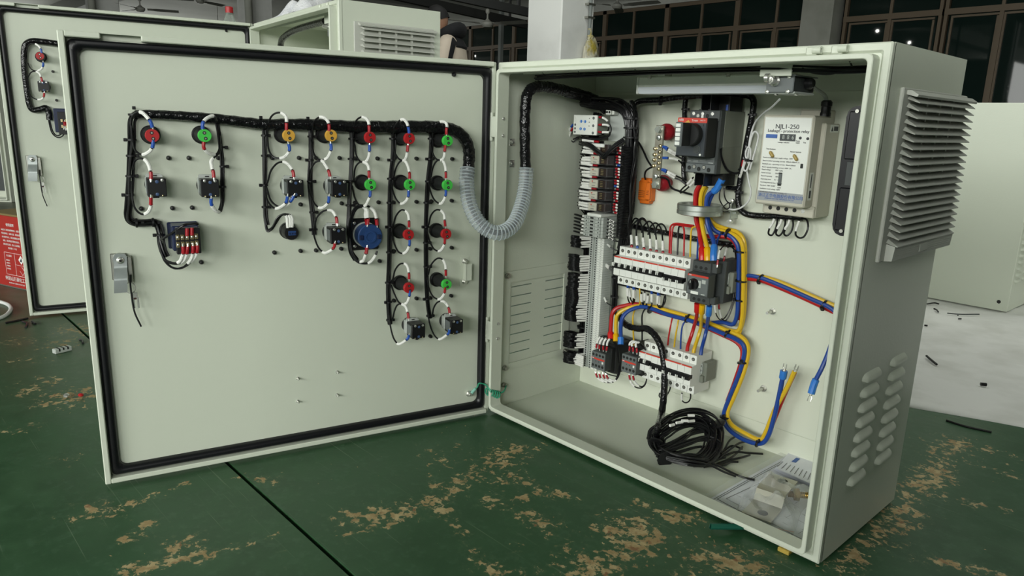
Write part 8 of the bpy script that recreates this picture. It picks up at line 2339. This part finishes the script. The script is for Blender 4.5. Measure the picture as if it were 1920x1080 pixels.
    T.part('hair', MB().add(hv, hf), mat('hair', (.004, .0035, .0035, 1), .7), bo, local=True)
    def loft(secs, n=20):
        m = MB()
        for c, ru, rv, u, v in secs:
            for k in range(n):
                a = 2 * pi * k / n
                m.v.append(tuple(c - o + u * (ru * cos(a)) + v * (rv * sin(a))))
        for i in range(len(secs) - 1):
            for k in range(n):
                l = (k + 1) % n
                m.f.append((i * n + k, (i + 1) * n + k, (i + 1) * n + l, i * n + l))
        return m
    beige = mat('beige_jacket', (.50, .43, .35, 1), .85, bump=(40, .4, .006)); blk = mat('black_jacket', (.004, .0045, .006, 1), .85, bump=(40, .4, .006)); grey = mat('hood_lining', (.13, .14, .18, 1), .9)
    S = lambda f, z, rf, rl, l=0: (P(f, l, z), rf, rl, fwd, lft)
    jk = T.part('jacket', loft([S(0, .80, .165, .205), S(0, .84, .17, .21), S(.0, 1.0, .165, .205), S(.01, 1.18, .165, .215), S(.02, 1.29, .155, .215), S(.03, 1.37, .125, .170), S(.045, 1.42, .085, .10), S(.05, 1.43, .07, .08)]), beige, local=True)
    T.part('black_yoke', loft([S(.02, 1.28, .150, .205), S(.02, 1.31, .165, .212), S(.03, 1.37, .140, .182), S(.04, 1.41, .100, .120), S(.05, 1.44, .078, .086)]), blk, jk, local=True)
    for s in (-1, 1):
        a_, b_, c_ = P(.02, s * .195, 1.295), P(.05, s * .245, 1.09), P(.235, s * .195, 1.01)
        arm = spl([P(.015, s * .135, 1.325), a_, (a_ + b_) / 2 + lft * (s * .012), b_, (b_ + c_) / 2, c_], 5)
        n_ = len(arm)
        sl = T.part('sleeve', MB().tube([p - o for p in arm], [.085 - .036 * (i / (n_ - 1)) for i in range(n_)], 16), beige, local=True)
        st = MB()
        for i in range(2, n_ - 6):
            d = (arm[i + 1] - arm[i]).normalized(); r = .085 - .036 * (i / (n_ - 1)) + .003
            bk_ = (-fwd - d * (-fwd).dot(d)).normalized(); sd = d.cross(bk_).normalized()
            for q in (-2, -1, 0, 1, 2):
                aa = q * .20 + .55 * s * (1 if sd.dot(lft) * s > 0 else -1)
                st.v.append(tuple(arm[i] - o + bk_ * (r * cos(aa)) + sd * (r * sin(aa))))
        for i in range(n_ - 9):
            for k in range(4):
                st.f.append((i * 5 + k, (i + 1) * 5 + k, (i + 1) * 5 + k + 1, i * 5 + k + 1))
        T.part('black_stripe', st, blk, sl, local=True)
        T.part('trouser_leg', loft([S(0, .90, .105, .105, s * .09), S(.01, .70, .095, .09, s * .10), S(.02, .48, .075, .072, s * .105), S(0, .25, .068, .066, s * .108), S(-.01, .10, .066, .066, s * .11)]), blk, local=True)
        T.part('shoe', MB().tube([P(-.07, s * .11, .035) - o, P(-.03, s * .11, .05) - o, P(.06, s * .115, .045) - o, P(.15, s * .12, .03) - o], [.030, .046, .046, .030], 12), blk, local=True)
    # hood lying on the back of the neck
    hd = []
    for i in range(9):
        t = i / 8
        a = radians(-115 + 230 * t)
        hd.append(P(.035 - .105 * cos(a), .125 * sin(a), 1.425 + .030 * cos(a)) - o)
    hood = T.part('hood', MB().tube(spl(hd, 4), [.036 + .036 * math.sin(pi * i / 32) for i in range(33)], 12), blk, jk, local=True)
    T.part('hood_lining', MB().tube(spl([p + Vector((0, 0, .028)) * 1 + fwd * .018 for p in hd[2:7]], 4), .024, 10), grey, jk, local=True)
person()
